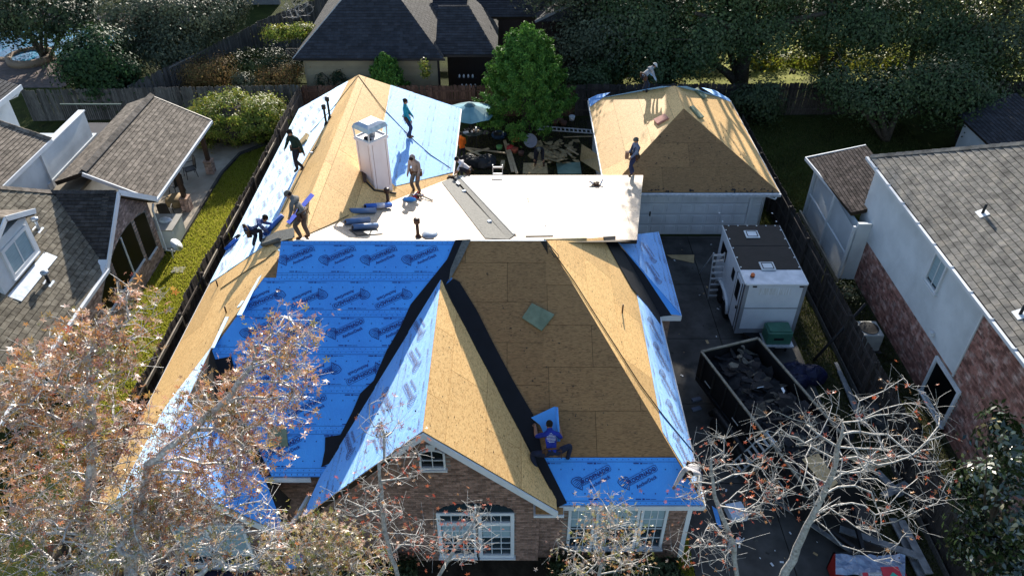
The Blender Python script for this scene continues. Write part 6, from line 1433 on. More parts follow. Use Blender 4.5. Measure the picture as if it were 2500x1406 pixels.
o = MB().blob(PP(998, 492, PLB, .08), .27, .12, .09, 14, 7, .12).build('blue_bag', BLUE, None, True); tag(o, 'folded blue bag beside the red nail gun', 'bag')
tag(MB().bar(PP(1028, 483, PLB, .1), PP(1056, 493, PLB, .06), .07, .05).build('wood_block', PIPE, None), 'dark wood stick right of the red nail gun', 'stick')
toolpile((1457, 455), PLC, 'small brown tool pouch alone on the white low roof', 3, [LEATH, PIPE, PIPEB, WHITE])
toolpile((1103, 437), PLB, 'tools between the knees of the crouching man in white', 4, [LEATH, PIPEB, LUMBER, PIPEB])
for i, (q, pl) in enumerate((((765, 375), PLL), )):
    t = thing('hammer', 'hammer lying on the light blue slope near the man in dark green', 'hammer', PP(*q, pl, .05)); b = PP(*q, pl, .06)
    MB().tube([b, b+Vector((.16, .18, .14))], .018, 6).build('handle', PIPEB, t); MB().cbox(b+Vector((-.02, -.02, 0)), .12, .07, .06).build('head', ALU, t)
tag(MB().tube([PP(1290, 496, PLC, .03), PP(1291, 489, PLC, .05), PP(1284, 486, PLC, .03), PP(1287, 505, PLC, .02), PP(1283, 520, PLC, .02)], .012, 5).build('wire_piece', PIPEB, None), 'thin bent wire on the white low roof', 'wire')
tag(MB().prism([PP(1326, 536, PLC, .02), PP(1333, 552, PLC, .02), PP(1331, 553, PLC, .02), PP(1324, 538, PLC, .02)], (0, 0, .03)).build('metal_sliver', ALU, None), 'thin metal sliver on the white low roof near the ridge', 'metal strip')
# safety ropes
ROPE = mat('rope_dark', (.05, .045, .03), rough=.9)
def rope(label, pts, r=.014, group='safety ropes over the roofs'): tag(MB().tube(pts, r, 5).build('rope', ROPE, None, True), label, 'rope', group)
A1 = Vector((-6.45, 30.6, ZR+.03))
rope('dark rope from the rear peak down the right slope past the man in turquoise', [A1]+[PP(u, v, PLR, .04) for u, v in ((930, 262), (985, 320), (1010, 345), (1050, 380), (1098, 412))])
rope('dark rope from the rear peak down the light blue left slope', [A1]+[PP(u, v, PLL, .04) for u, v in ((815, 265), (790, 292), (760, 325))])
rope('dark rope down the right hip slope to the man in white at the corner', [PP(u, v, PLG, .04) for u, v in ((1336, 596), (1345, 612), (1400, 690), (1470, 800), (1560, 940), (1620, 1020), (1690, 1105))], .016)
rope('looped rope at the right end of the ridge', [PP(u, v, PLG, .05) for u, v in ((1338, 600), (1360, 625), (1362, 632), (1350, 630), (1338, 608))], .013)
rope('dark rope across the bare left slope to the blue corner', [PP(u, v, PLL, .03) for u, v in ((540, 706), (600, 665), (650, 635), (674, 614))], .014)
rope('thin rope along the light blue left slope to the tan strip', [PP(u, v, PLL, .04) for u, v in ((690, 520), (720, 460), (760, 380), (790, 320))], .012)
rope('dark valley joint from the ridge end up to the chimney', [PP(u, v, PLR, .03) for u, v in ((738, 580), (800, 552), (850, 527))], .012)  # thin dark tube drawn for the joint between two slopes, not a rope

# ------------------------------------------------------------------ back yard between house and garage
um = thing('patio_umbrella', 'faded teal patio umbrella open in the back yard', 'umbrella', (-2.15, 36.9, 0))
uc = P(1147, 254, y=36.8); ur = 1.35; TEAL = mat('umbrella_teal', (.13, .27, .31), (.10, .22, .26), scale=2, rough=.85, rnd=.35)
for k in range(8):
    a0, a1 = 2*math.pi*(k+.1)/8, 2*math.pi*(k+1.1)/8; p = [uc+Vector((0, 0, .02)), uc+Vector((ur*math.cos(a0), ur*math.sin(a0), -.48)), uc+Vector((ur*.93*math.cos((a0+a1)/2), ur*.93*math.sin((a0+a1)/2), -.46)), uc+Vector((ur*math.cos(a1), ur*math.sin(a1), -.48))]
    MB().add(p+[q-Vector((0, 0, .01)) for q in p], [(0, 1, 2), (0, 2, 3), (4, 6, 5), (4, 7, 6)]).build('canopy_panel', TEAL, um)
    MB().bar(uc+Vector((0, 0, -.02)), p[1]-Vector((0, 0, .01)), .02).build('rib', GUARD, um)
MB().lathe(uc+Vector((0, 0, 0)), [(.30, -.08), (.1, .06), (0, .08)], 8).build('vent_cap', mat('umbrella_cap', (.05, .13, .16)), um)
MB().tube([(uc.x, uc.y, 0), uc], .025, 8).build('pole', GUARD, um)
tb = thing('glass_table', 'round glass garden table with jars beyond the orange shirt', 'table', P(1155, 322, z=.7)); b = tb.location
MB().lathe(b, [(0, 0), (.55, 0), (.57, .015), (.55, .03), (0, .03)], 26).build('table_top', glass('table_glass', (.03, .04, .04), .1), tb, True)
for k in range(4): a = k*math.pi/2+.4; MB().tube([b+Vector((.5*math.cos(a), .5*math.sin(a), 0)), Vector((b.x+.55*math.cos(a), b.y+.55*math.sin(a), 0))], .02, 6).build('leg', GUARD, tb)
for i, (dx, dy, h, m) in enumerate(((.05, -.1, .14, LEATH), (.16, .05, .2, WHITE), (-.2, 0, .12, GUARD), (.28, -.05, .1, LUMBER))): tag(MB().lathe(b+Vector((dx, dy, .03)), [(.05, 0), (.05, h), (.03, h)], 10).build('jar', m, None, True), ('brown jar on the glass table', 'tall white cup on the glass table', 'dark cup at the left of the glass table', 'pale cup at the right of the glass table')[i], 'jar', 'jars on the glass table')
for i, q in enumerate(((1185, 342), (1215, 345), (1120, 345))):
    c = P(*q, z=0); t = thing('garden_chair', ('black wire garden chair right of the glass table', 'black wire garden chair nearest the blue tub', 'black wire garden chair at the left edge behind the orange shirt')[i], 'chair', c, 'black garden chairs round the glass table')
    MB().lathe(c+Vector((0, 0, .42)), [(0, 0), (.22, 0), (.24, .02), (0, .03)], 16).build('seat', GUARD, t)
    for k in range(4): a = k*math.pi/2+.7; MB().tube([c+Vector((.2*math.cos(a), .2*math.sin(a), .42)), c+Vector((.26*math.cos(a), .26*math.sin(a), 0))], .014, 5).build('leg', GUARD, t)
    MB().tube([c+Vector((-.2, .15, .42)), c+Vector((-.2, .22, .85)), c+Vector((0, .25, .98)), c+Vector((.2, .22, .85)), c+Vector((.2, .15, .42))], .014, 5).build('backrest', GUARD, t)
wf = thing('white_chair', 'white folding chair beside the umbrella', 'chair', P(1172, 300, z=0)); c = wf.location
MB().cbox(c+Vector((0, 0, .45)), .45, .4, .03, rz=.3).build('seat', WHITE, wf); MB().cbox(c+Vector((.02, .2, .72)), .45, .03, .4, rz=.3, rx=-.3).build('backrest', WHITE, wf)
for dx in (-.18, .18):
    for dy in (-.16, .16): MB().tube([c+Vector((dx, dy, .45)), c+Vector((dx, dy, 0))], .015, 5).build('leg', WHITE, wf)
def onx(u, v, z=0): return P(u, v, z=z)
for i, (a, b, w) in enumerate((((1232, 343), (1252, 420), .16), ((1240, 352), (1262, 424), .13), ((1112, 350), (1190, 388), .14), ((1140, 362), (1236, 374), .13), ((1140, 376), (1194, 363), .15), ((1228, 392), (1225, 412), .2), ((1376, 335), (1450, 333), .04), ((1385, 362), (1412, 378), .08), ((1395, 380), (1383, 372), .1))):
    p, q = onx(*a, .12+.05*(i % 3)), onx(*b, .10+.04*(i % 2)); tag(MB().bar(p, q, w, .04).build('lumber_board', LUMBER, None), ('long pale board leaning towards the ladder top, left of two', 'long pale board leaning towards the ladder top, right of two', 'pale board running past the orange shirt down to the tarp', 'long thin pale board lying right of the orange shirt', 'wide pale board crossing behind the orange shirt', 'short pale board left of the ladder top', 'thin pale stick behind the scrap heap', 'thin pale strip at the right of the scrap heap', 'short white strip at the right of the scrap heap')[i], 'board', 'loose boards in the back yard')
rg = random.Random(21)
sp = thing('plywood_scraps', 'heap of broken pale sheathing scraps in the back yard behind the man in black', 'scrap heap', onx(1360, 370))
SCR = mat('scrap_osb', (.36, .27, .14), (.24, .17, .085), scale=8, rough=.9, rnd=.35)
for i in range(90):
    u, v = rg.gauss(1355, 27), rg.gauss(372, 13)
    if not (1300 < u < 1412 and 342 < v < 400): continue
    torn(onx(u, v, .06+.3*math.exp(-((u-1355)/30)**2)*rg.random()), rg.uniform(.18, .42), SCR, sp, .012, .22, rg, 'scrap_piece', .6)
board('osb_sheet', [onx(1278, 398, .1), onx(1335, 398, .1), onx(1338, 424, .1), onx(1276, 424, .1)], SCR, 'pale sheathing sheet on the ground under the man in black', 'board', .02)
board('green_sheet', [onx(1358, 398, .1), onx(1416, 396, .1), onx(1420, 424, .1), onx(1362, 424, .1)], mat('sheet_green', (.16, .26, .22), (.12, .20, .17), scale=3), 'greenish sheathing sheet right of the man in black', 'board', .02)
gl_ = MB().prism([onx(1416, 392, .1), onx(1452, 370, .1), (4.15, 29.9, 2.0), (4.15, 31.9, 1.9), onx(1420, 352, 1.3)], (.03, -.03, 0)).build('osb_sheet', SCR, None); tag(gl_, 'large sheathing sheet leaning against the garage wall', 'board')
lumpy('tarp_bundle', onx(1190, 402, 0), (.9, .6, .35), DARKTARP, 'dark crumpled tarp on the yard behind the man in white', 'tarp', 9); lumpy('tarp_bundle', onx(1150, 400, 0), (.6, .5, .3), DARKTARP, 'dark crumpled tarp nearest the house corner', 'tarp', 10)
lumpy('cushion', onx(1248, 368, 0), (.3, .25, .3), RD, 'red bag at the foot of the cypress trunk', 'bag', 12, 2)
tag(MB().lathe(onx(1257, 373), [(.14, 0), (.18, .25), (.15, .27), (0, .27)], 14).build('flower_pot', mat('pot_red', (.35, .09, .05)), None, True), 'round red pot at the foot of the cypress', 'pot', 'pots in the back yard')
tag(MB().lathe(onx(1272, 380), [(.12, 0), (.17, .22), (.14, .24), (0, .22)], 14).build('flower_pot', mat('pot_dark', (.10, .05, .04)), None, True), 'dark pot right of the round red pot', 'pot', 'pots in the back yard')
tag(MB().lathe(onx(1219, 366), [(.12, 0), (.17, .22), (.14, .24), (0, .22)], 14).build('flower_pot', mat('pot_green', (.12, .30, .10)), None, True), 'green pot left of the long boards', 'pot', 'pots in the back yard')
mb = MB(); c = onx(1293, 345, .35); mb.M = Matrix.Translation(c) @ Matrix.Rotation(.9, 4, 'X') @ Matrix.Rotation(.3, 4, 'Y'); mb.lathe((0, 0, 0), [(.1, 0), (.36, .12), (.38, .14), (.34, .13), (0, .03)], 24); tag(mb.build('round_basin', mat('basin_grey', (.32, .33, .40)), None, True), 'round grey basin tipped on its side right of the cypress trunk', 'basin')
lumpy('ground_cover', onx(1225, 335, 0), (.6, .4, .3), mat('tarp_blue_dark', (.02, .05, .10)), 'dark blue tub beyond the long boards', 'tub', 13, 2)
tag(MB().blob(onx(1257, 337, .25), .25, .2, .25, 12, 8).build('orange_ball', mat('ball_orange', (.5, .18, .06)), None, True), 'orange bucket leaning on the cypress trunk', 'bucket')
for i, q in enumerate(((1355, 305), (1368, 302), (1396, 294), (1376, 308))): tag(MB().lathe(onx(*q), [(.13, 0), (.18, .26), (.15, .27), (0, .25)], 12).build('flower_pot', (mat('pot_dull', (.12, .06, .04)), WHITE)[i == 2], None, True), ('dull clay pot against the back fence, leftmost', 'dull clay pot against the back fence, second from left', 'white pot against the back fence', 'dull clay pot in front of the others at the back fence')[i], 'pot', 'pots along the back fence')
ladder('extension_ladder', onx(1312, 312, .1), onx(1446, 322, .1), .42, 13, ALU, 'aluminium extension ladder lying on the ground behind the scrap heap', 'aluminium ladders', side=(.0, 1, 0))
ladder('access_ladder', (-.62, 28.35, 0), (-.6, 28.1, 3.55), .42, 11, ALU, 'aluminium ladder top rising behind the low roof next to the long boards', 'aluminium ladders', side=(1, 0, 0))
# front yard things
lumpy('blue_tarp', P(660, 1345, z=.1), (.9, .6, .2), BLUE, 'loose blue underlayment heap on the ground by the front corner', 'tarp', 15)
lumpy('blue_tarp', P(500, 1370, z=.1), (1.3, .6, .15), mat('tarp_navy', (.012, .014, .05)), 'dark blue tarp over the bushes below the left front window', 'tarp', 16)
tag(MB().cbox(P(1797, 1250, z=.2), .5, .5, .25, rz=.2).build('white_cooler', mat('box_white_blue', (.6, .68, .8)), None), 'small white box on the ground right of the house corner', 'box')
toolpile((1800, 1320), ((0, 0, 0), (0, 0, 1)), 'white bucket and tools on the ground under the small bare tree', 7, [WHITE, GUARD, ALU, PIPEB])
tag(MB().prism([P(1738, 1235, z=.1), P(1752, 1245, z=.1), P(1762, 1290, z=.1), P(1750, 1280, z=.1)], (0, 0, .02)).build('blue_scrap', BLUE, None), 'narrow blue scrap on the grass right of the house corner', 'scrap')
for i, q in enumerate(((1700, 975), (1700, 998))): tag(MB().cbox(P(*q, z=.06), .32, .14, .08, rz=.3).build('shingle_scrap', mat('scrap_blue_grey', (.12, .15, .22)), None), ('blue grey scrap beside the dump trailer wheels, upper', 'blue grey scrap beside the dump trailer wheels, lower')[i], 'scrap', 'scraps beside the dump trailer')
# ------------------------------------------------------------------ people
SKIN = mat('skin', (.30, .16, .10), (.26, .135, .085), scale=10, rough=.6)
def cloth(n, c, c2=None, s=6): return mat('cloth_'+n, c, c2 or tuple(x*.65 for x in c), scale=s, rough=.9, bmp=1.0, bscale=16)
def ik(a, b, l1, l2, pole):
    a, b = Vector(a), Vector(b); d = b-a; L = min(d.length, (l1+l2)*.995); dn = d.normalized(); b2 = a+dn*L
    x = (l1*l1-l2*l2+L*L)/(2*L); h = math.sqrt(max(l1*l1-x*x, 1e-4)); p = Vector(pole); p = (p-dn*p.dot(dn)).normalized()
    return a+dn*x+p*h, b2
def person(label, loc, heading, shirt, pants, shoe=None, pel=(0, 0, .92), lean=6, side=0, feet=((-.12, .02), (.12, .0)), hands=((-.26, .1, .82), (.26, .1, .82)), look=15, turn=0, head='hair', belt=True, pl=None, pole=(0, 1, .1), epole=(0, -1, -.3), sleeve=1, footz=(None, None), scale=1.0, print_back=False, group=None, vest=None, bag=False):
    loc = Vector(loc); t = thing('person', label, 'person', loc, group)
    hr = math.radians(heading); Rz = Matrix.Rotation(hr, 3, 'Z')
    def gz_(x, y):
        if pl is None: return 0
        w = Rz @ Vector((x, y, 0)); return plz(pl, loc.x+w.x, loc.y+w.y)-loc.z
    ln_, sd_ = math.radians(lean), math.radians(side); up = Vector((math.sin(sd_), math.sin(ln_), math.cos(ln_)*math.cos(sd_))).normalized(); fw = Vector((0, math.cos(ln_), -math.sin(ln_))); rt_ = fw.cross(up).normalized()
    if rt_.x < 0: rt_ = -rt_
    pv = Vector(pel); sp = pv+up*.16; ch = pv+up*.36+fw*.01; nb = pv+up*.50; nk = pv+up*.56+fw*.02
    lk = math.radians(look)+ln_*.45; tr_ = math.radians(turn); hd = Vector((-math.sin(tr_)*math.cos(lk), math.cos(tr_)*math.cos(lk), -math.sin(lk))); hup = (Vector((0, 0, 1))-hd*hd.z).normalized() if abs(hd.z) < .97 else up
    hc = nk+(up*.5+hup*.5).normalized()*.11+hd*.03
    V = [pv, sp, ch, nb, nk, hc-hup*.03, hc+hup*.06]; R = [(.175, .135), (.17, .13), (.195, .14), (.125, .11), (.065, .065), (.085, .095), (.088, .098)]; E = [(0, 1), (1, 2), (2, 3), (3, 4), (4, 5), (5, 6)]
    cats = [('shirt', 0, 1), ('shirt', 1, 2), ('shirt', 2, 3), ('skin', 4, 5), ('skin', 5, 6)]
    handpts = []
    for s, k in ((-1, 0), (1, 1)):
        hp = pv+rt_*s*.10-up*.05; fx, fy = feet[k]; fz = gz_(fx, fy) if footz[k] is None else footz[k]
        an = Vector((fx, fy, fz+.09)); kn, an = ik(hp, an, .44, .42, pole if not isinstance(pole[0], tuple) else pole[k]); toe = an+Vector((s*.03, .17, -.055)); heel = an+Vector((0, -.05, -.05))
        b = len(V); V += [hp, kn, an, toe]; R += [(.115, .115), (.078, .078), (.06, .06), (.042, .052)]; E += [(0, b), (b, b+1), (b+1, b+2), (b+2, b+3)]
        cats += [('pants', b, b+1), ('pants', b+1, b+2), ('shoe', b+2, b+3)]
        sh = nb-up*.055+rt_*s*.185; el, wr = ik(sh, hands[k], .29, .26, epole if not isinstance(epole[0], tuple) else epole[k]); pd = (wr-el).normalized(); pm = wr+pd*.075
        b = len(V); V += [sh, el, wr, pm]; R += [(.085, .085), (.062, .062), (.045, .04), (.042, .024)]; E += [(3, b), (b, b+1), (b+1, b+2), (b+2, b+3)]
        cats += [('sleeve', b, b+1), ('sleeve2', b+1, b+2), ('skin', b+2, b+3)]; handpts.append((pm, pd, s))
    cats.append(('pants', 0, 0))
    me = bpy.data.meshes.new('body'); me.from_pydata([tuple(v) for v in V], E, []); ob = bpy.data.objects.new('tmp', me); COL.objects.link(ob)
    md = ob.modifiers.new('skin', 'SKIN'); md.use_smooth_shade = True; md.branch_smoothing = .6
    for i, r in enumerate(R): me.skin_vertices[0].data[i].radius = r; me.skin_vertices[0].data[i].use_root = (i == 0)
    ss = ob.modifiers.new('sub', 'SUBSURF'); ss.levels = 1; ss.render_levels = 1
    dg = bpy.context.evaluated_depsgraph_get(); bm_ = bpy.data.meshes.new_from_object(ob.evaluated_get(dg)); bpy.data.objects.remove(ob)
    mb = MB(); vs = [v.co.copy() for v in bm_.vertices]; fs = [tuple(p.vertices) for p in bm_.polygons]; mb.add(vs, fs)
    slot = {'shirt': 0, 'sleeve': 0, 'sleeve2': 0 if sleeve else 3, 'pants': 1, 'shoe': 2, 'skin': 3}; segs = [(c, V[a], V[b2]) for c, a, b2 in cats]
    for i, f in enumerate(fs):
        c = sum((vs[j] for j in f), Vector())/len(f); best = (9, 'shirt')
        for cn, a, b2 in segs:
            d = b2-a; q = a if d.length < 1e-6 else a+d*max(0, min(1, (c-a).dot(d)/d.length_squared)); e = (c-q).length-(.05 if cn in ('shirt',) else 0)-(.03 if (cn == 'pants' and a == b2) else 0)
            if e < best[0]: best = (e, cn)
        if best[1] == 'shirt' and (c-pv).dot(up) < .0: best = (0, 'pants')
        mb.I[i] = slot[best[1]]
    mb.mi = 3      # fingers, thumb, nose, ears
    for pm, pd, s in handpts:
        sdv_ = pd.cross(Vector((0, 0, 1))); sdv_ = sdv_.normalized() if sdv_.length > .1 else Vector((1, 0, 0)); cl = pd.cross(sdv_)
        for k in range(4):
            o0 = pm+sdv_*(k-1.5)*.019-pd*.015; l = (.07, .082, .078, .06)[k]; mb.tube([o0, o0+pd*l*.55+cl*.008, o0+pd*l*.95+cl*.03], [.0095, .0085, .006], 5)
        o0 = pm-pd*.045-sdv_*.03; mb.tube([o0, o0-sdv_*.03+pd*.025, o0-sdv_*.035+pd*.055+cl*.012], [.011, .009, .007], 5)
    mb.blob(hc+hd*.095-hup*.0, .013, .016, .018, 6, 4)
    hs = hd.cross(hup).normalized()
    for s in (-1, 1): mb.blob(hc+hs*s*.082-hd*.005, .012, .02, .028, 6, 4)
    mb.mi = 4
    for s in (-1, 1): mb.blob(hc+hd*.082+hs*s*.03+hup*.025, .012, .008, .008, 6, 4)
    mb.tube([hc+hd*.088-hup*.045-hs*.022, hc+hd*.093-hup*.045, hc+hd*.088-hup*.045+hs*.022], .005, 4)
    sk = Matrix.Scale(scale, 4) @ Matrix.Rotation(hr, 4, 'Z')
    def put(m_, name, mats, sm=True):
        m_.V = [sk @ v for v in m_.V]; me2 = m_.mesh(name, mats, Vector(), sm); return link(me2, name, t)
    put(mb, 'body', [shirt, pants, shoe or LEATH, SKIN, PIPEB])
    def cap_pts(m_, r, zlo, c, col=None):
        n = 14; rows = 6; vs = []
        for i in range(rows+1):
            th = math.radians(90*(1-i/rows)-zlo*(1-i/rows)*0) ; z = math.cos(math.radians(90)*(1-i/rows)); 
            a_ = (math.pi/2)*(i/rows); rr = math.cos(a_)
            for k in range(n): a = 2*math.pi*k/n; vs.append(c+hs*(rr*r*.93*math.cos(a))+hd*(rr*r*1.1*math.sin(a))+hup*(math.sin(a_)*r*1.0))
        m_.add(vs, [(i*n+k, i*n+(k+1) % n, (i+1)*n+(k+1) % n, (i+1)*n+k) for i in range(rows) for k in range(n)])
    hm = MB()
    if head == 'hair':
        cap_pts(hm, .100, 0, hc+hup*.036-hd*.034); hm.blob(hc-hd*.045+hup*.01, .085, .07, .085, 10, 7, .05); put(hm, 'hair', cloth('hair', (.012, .009, .007)))
    elif head in ('cap', 'capback', 'beanie'):
        col = {'cap': cloth('cap', (.16, .14, .11)), 'capback': cloth('cap_white', (.6, .58, .55)), 'beanie': cloth('beanie', (.12, .12, .10))}[head]
        cap_pts(hm, .112, 0, hc+hup*.03); 
        if head != 'beanie':
            q = hc+hup*.035+hd*.10; hm.add([q-hs*.07, q+hs*.07, q+hs*.05+hd*.085-hup*.015, q-hs*.05+hd*.085-hup*.015, q-hs*.07+hup*.012, q+hs*.07+hup*.012, q+hs*.05+hd*.085-hup*.005, q-hs*.05+hd*.085-hup*.005], [(0, 1, 2, 3), (7, 6, 5, 4), (3, 2, 6, 7), (1, 5, 6, 2), (0, 3, 7, 4)])
        put(hm, 'cap', col); h2 = MB(); h2.blob(hc-hd*.05-hup*.01, .08, .06, .07, 10, 6); put(h2, 'hair', cloth('hair', (.012, .009, .007)))
    elif head == 'hood':
        hm.blob(hc-hd*.04, .115, .11, .13, 14, 9); put(hm, 'hood', shirt); h2 = MB(); h2.blob(hc+hup*.055+hd*.01, .09, .10, .07, 10, 7); put(h2, 'hair', cloth('hair', (.012, .009, .007)))
    if belt:
        bm2 = MB(); c = pv+up*.06; pts = [c+rt_*(.185*math.cos(a))+fw*(.15*math.sin(a)) for a in [2*math.pi*k/14 for k in range(15)]]; bm2.tube(pts, .024, 5, False)
        for a, w, h in ((0.1, .09, .2), (math.pi-.1, .09, .2), (.9, .07, .14), (math.pi+.6, .06, .16)):
            q = c+rt_*(.20*math.cos(a))+fw*(.165*math.sin(a))-up*h*.5; bm2.M = Matrix.Translation(q); bm2.cbox((0, 0, 0), w*1.2, w, h, rz=a); bm2.M = Matrix.Identity(4)
        q = c+rt_*.22-up*.12; bm2.tube([q-up*.14-fw*.05, q+up*.1-fw*.08], .012, 5)
        put(bm2, 'tool_belt', LEATH)
    if vest:
        vm = MB(); 
        for s in (-1, 1): vm.tube([pv+up*.05+rt_*s*.10+fw*.13, ch+rt_*s*.11+fw*.135, nb+rt_*s*.10+up*.02, ch+rt_*s*.10-fw*.135, pv+up*.05-fw*.135], .018, 5)
        put(vm, 'harness', vest)
    if print_back:
        pm_ = MB(); rg = random.Random(3)
        for r_ in range(7):
            w = (.05, .12, .22, .24, .24, .2, .14)[r_]; o0 = nb-up*(.06+.036*r_)-fw*(.128); x = -w/2
            while x < w/2:
                l = rg.uniform(.014, .034); pm_.add([o0+rt_*x, o0+rt_*min(x+l, w/2), o0+rt_*min(x+l, w/2)+up*.015, o0+rt_*x+up*.015], [(0, 1, 2, 3)]); x += l+.007
        put(pm_, 'shirt_print', mat('print_white', (.6, .62, .7)), False)
    return t
DARKP = cloth('dark_trousers', (.02, .02, .028)); JEAN = cloth('jeans', (.025, .035, .09)); GREYP = cloth('grey_trousers', (.11, .105, .10)); BROWNP = cloth('brown_trousers', (.10, .07, .055))
q = PP(733, 415, PLL)
person('man in a dark green sweater stepping across the light blue slope near the fence', q, 150, cloth('dark_green', (.012, .03, .02)), DARKP, pel=(0, 0, .90), lean=8, feet=((-.30, .12), (.14, .0)), hands=((-.42, .08, .84), (.42, .14, .82)), look=25, turn=-15, pl=PLL, head='hair')
q = PP(997, 337, PLR)
person('man in a turquoise sweater standing in profile on the white sunlit slope', q, -88, cloth('turquoise', (.012, .26, .35)), JEAN, pel=(0, 0, .93), lean=-4, feet=((-.08, .06), (.09, -.03)), hands=((-.20, .22, .88), (.24, .20, .84)), look=20, pl=PLR, head='hair')
q = PP(1020, 470, PLB)
person('man in a grey hooded sweatshirt looking down beside the chimney', q, 155, cloth('hoodie_grey', (.28, .24, .22)), GREYP, pel=(0, 0, .92), lean=10, feet=((-.10, .0), (.12, .05)), hands=((-.22, .22, .86), (.28, .16, .80)), look=45, pl=PLB, head='hood')
q = PP(1138, 434, PLB)
person('man in a white T-shirt crouching at the back edge of the low roof', q, 80, cloth('white', (.60, .57, .57), (.5, .47, .48)), DARKP, pel=(0, -.12, .36), lean=42, feet=((-.18, .12), (.18, -.02)), hands=((-.15, .48, .14), (.18, .42, .12)), look=35, pl=PLB, head='hair', pole=((-.3, .7, .9), (.3, .7, .9)), sleeve=0)
q = P(1130, 400, z=0)
person('man in an orange shirt standing in the shaded back yard', q, 20, cloth('orange', (.75, .14, .01)), DARKP, lean=18, hands=((-.2, .35, .95), (.2, .35, .95)), look=40, head='hair', belt=False)
q = P(1317, 403, z=.12)
bk = person('man in black bending over the sheathing sheet in the back yard', q, 172, cloth('black', (.008, .008, .009)), cloth('black', (.008, .008, .009)), pel=(0, -.12, .86), lean=62, feet=((-.22, .0), (.2, .03)), hands=((-.25, .55, .48), (.22, .5, .5)), look=30, head='beanie', belt=False)
tag(MB().tube([q+Vector((.35, -.3, .55)), q+Vector((-.35, -.55, .0))], .018, 6).build('wood_stick', LUMBER, None), 'thin wooden stick held by the man in black', 'stick')
q = PP(1545, 427, PLC)
mh = person('man in a grey blue jacket and harness at the right end of the low roof', q, 112, cloth('blue_grey', (.17, .21, .30)), JEAN, pel=(0, 0, .93), lean=-3, feet=((-.10, .12), (.10, -.08)), hands=((-.18, .30, .95), (.18, .26, .92)), look=15, pl=PLC, head='beanie', vest=cloth('harness', (.02, .03, .07)))
w_ = Matrix.Rotation(math.radians(112), 3, 'Z') @ Vector((0, .38, 1.0)); tag(MB().cbox(q+w_, .14, .16, .3).build('wood_block', mat('block_brown', (.22, .12, .08)), None), 'brown wood block held by the man in the grey blue jacket', 'wood block')
q = Vector((6.35, 34.6, 4.0)); q.z = plz(((ax, gy1, gze), (0, (az-gze)/(gy1-ay1), 1)), q.x, q.y)-.15
person('man in a grey sweatshirt and white hat bending behind the garage peak', q, -70, cloth('grey_light', (.30, .30, .31)), DARKP, pel=(0, -.1, .88), lean=45, feet=((-.12, 0), (.12, .05)), hands=((-.2, .5, .75), (.2, .45, .7)), look=20, head='capback')
q = PP(628, 600, PLL)
person('man in a blue patterned shirt bending over the roll on the left slope', q, -62, mat('cloth_pattern', (.04, .07, .22), (.01, .015, .05), scale=22, rough=.9, c3=(.22, .27, .40)), DARKP, pel=(0, -.18, .66), lean=66, feet=((-.18, -.1), (.16, .12)), hands=((-.25, .72, .45), (.1, .55, .25)), look=10, pl=PLL, head='hair', pole=((-.2, 1, .2), (.2, 1, .2)))
q = PP(757, 583, PLB); q.x, q.y = -6.15, 18.75; q.z = plz(PLB, q.x, q.y)
person('man in a grey shirt and cap looking down from the ridge end', q, 78, cloth('grey_shirt', (.16, .155, .15)), BROWNP, pel=(.0, -.05, .92), lean=22, feet=((-.13, .06), (.13, -.06)), hands=((-.10, .32, .80), (.22, .30, .82)), look=38, pl=PLB, head='cap')
q = PP(1345, 1118, PLF, .02)
nF = Vector(PLF[1]).normalized()
person('man in a blue printed T-shirt crawling up the front slope beside the black valley', q, 6, cloth('royal_blue', (.015, .035, .30), (.012, .025, .2)), cloth('navy_trousers', (.015, .02, .045)), LEATH, pel=(0, -.10, .38), lean=52, feet=((-.42, -.22), (.42, -.10)), hands=((-.34, .62, .52), (.30, .55, .45)), look=10, pl=PLF, head='hair', pole=((-1, .4, .3), (1, .4, .3)), print_back=True, sleeve=0)
q = PP(1698, 1175, PLF); q = Vector((4.62, 12.35, plz(PLG, 4.62, 12.35)))
person('man in a white sweatshirt crouching over the right front roof corner', q, 150, cloth('white_grey', (.48, .45, .44), (.38, .35, .34)), cloth('navy_trousers', (.015, .02, .045)), pel=(0, -.12, .45), lean=55, feet=((-.16, .05), (.16, -.05)), hands=((-.34, .42, .15), (.30, .50, .2)), look=35, pl=None, head='hair', pole=((-.3, .8, .6), (.3, .8, .6)))
# blue flap lifted in front of the crawling man
fl_ = MB(); px_ = [(1296, 1022), (1352, 1000), (1360, 1002), (1364, 1075), (1330, 1065), (1318, 1040)]
n_ = nF; up_ = [.1, .3, .3, .12, .05, .1]
pts = [PP(u, v, PLF, .03+h) for (u, v), h in zip(px_, up_)]; fl_.prism(pts, n_*.01); fl_.build('underlayment_flap', BLUE, rF2)
MB().tube([PP(1357, 1001, PLF, .32), PP(1363, 1080, PLF, .14)], .045, 10).build('underlayment_flap', BLUE, rF2, True)
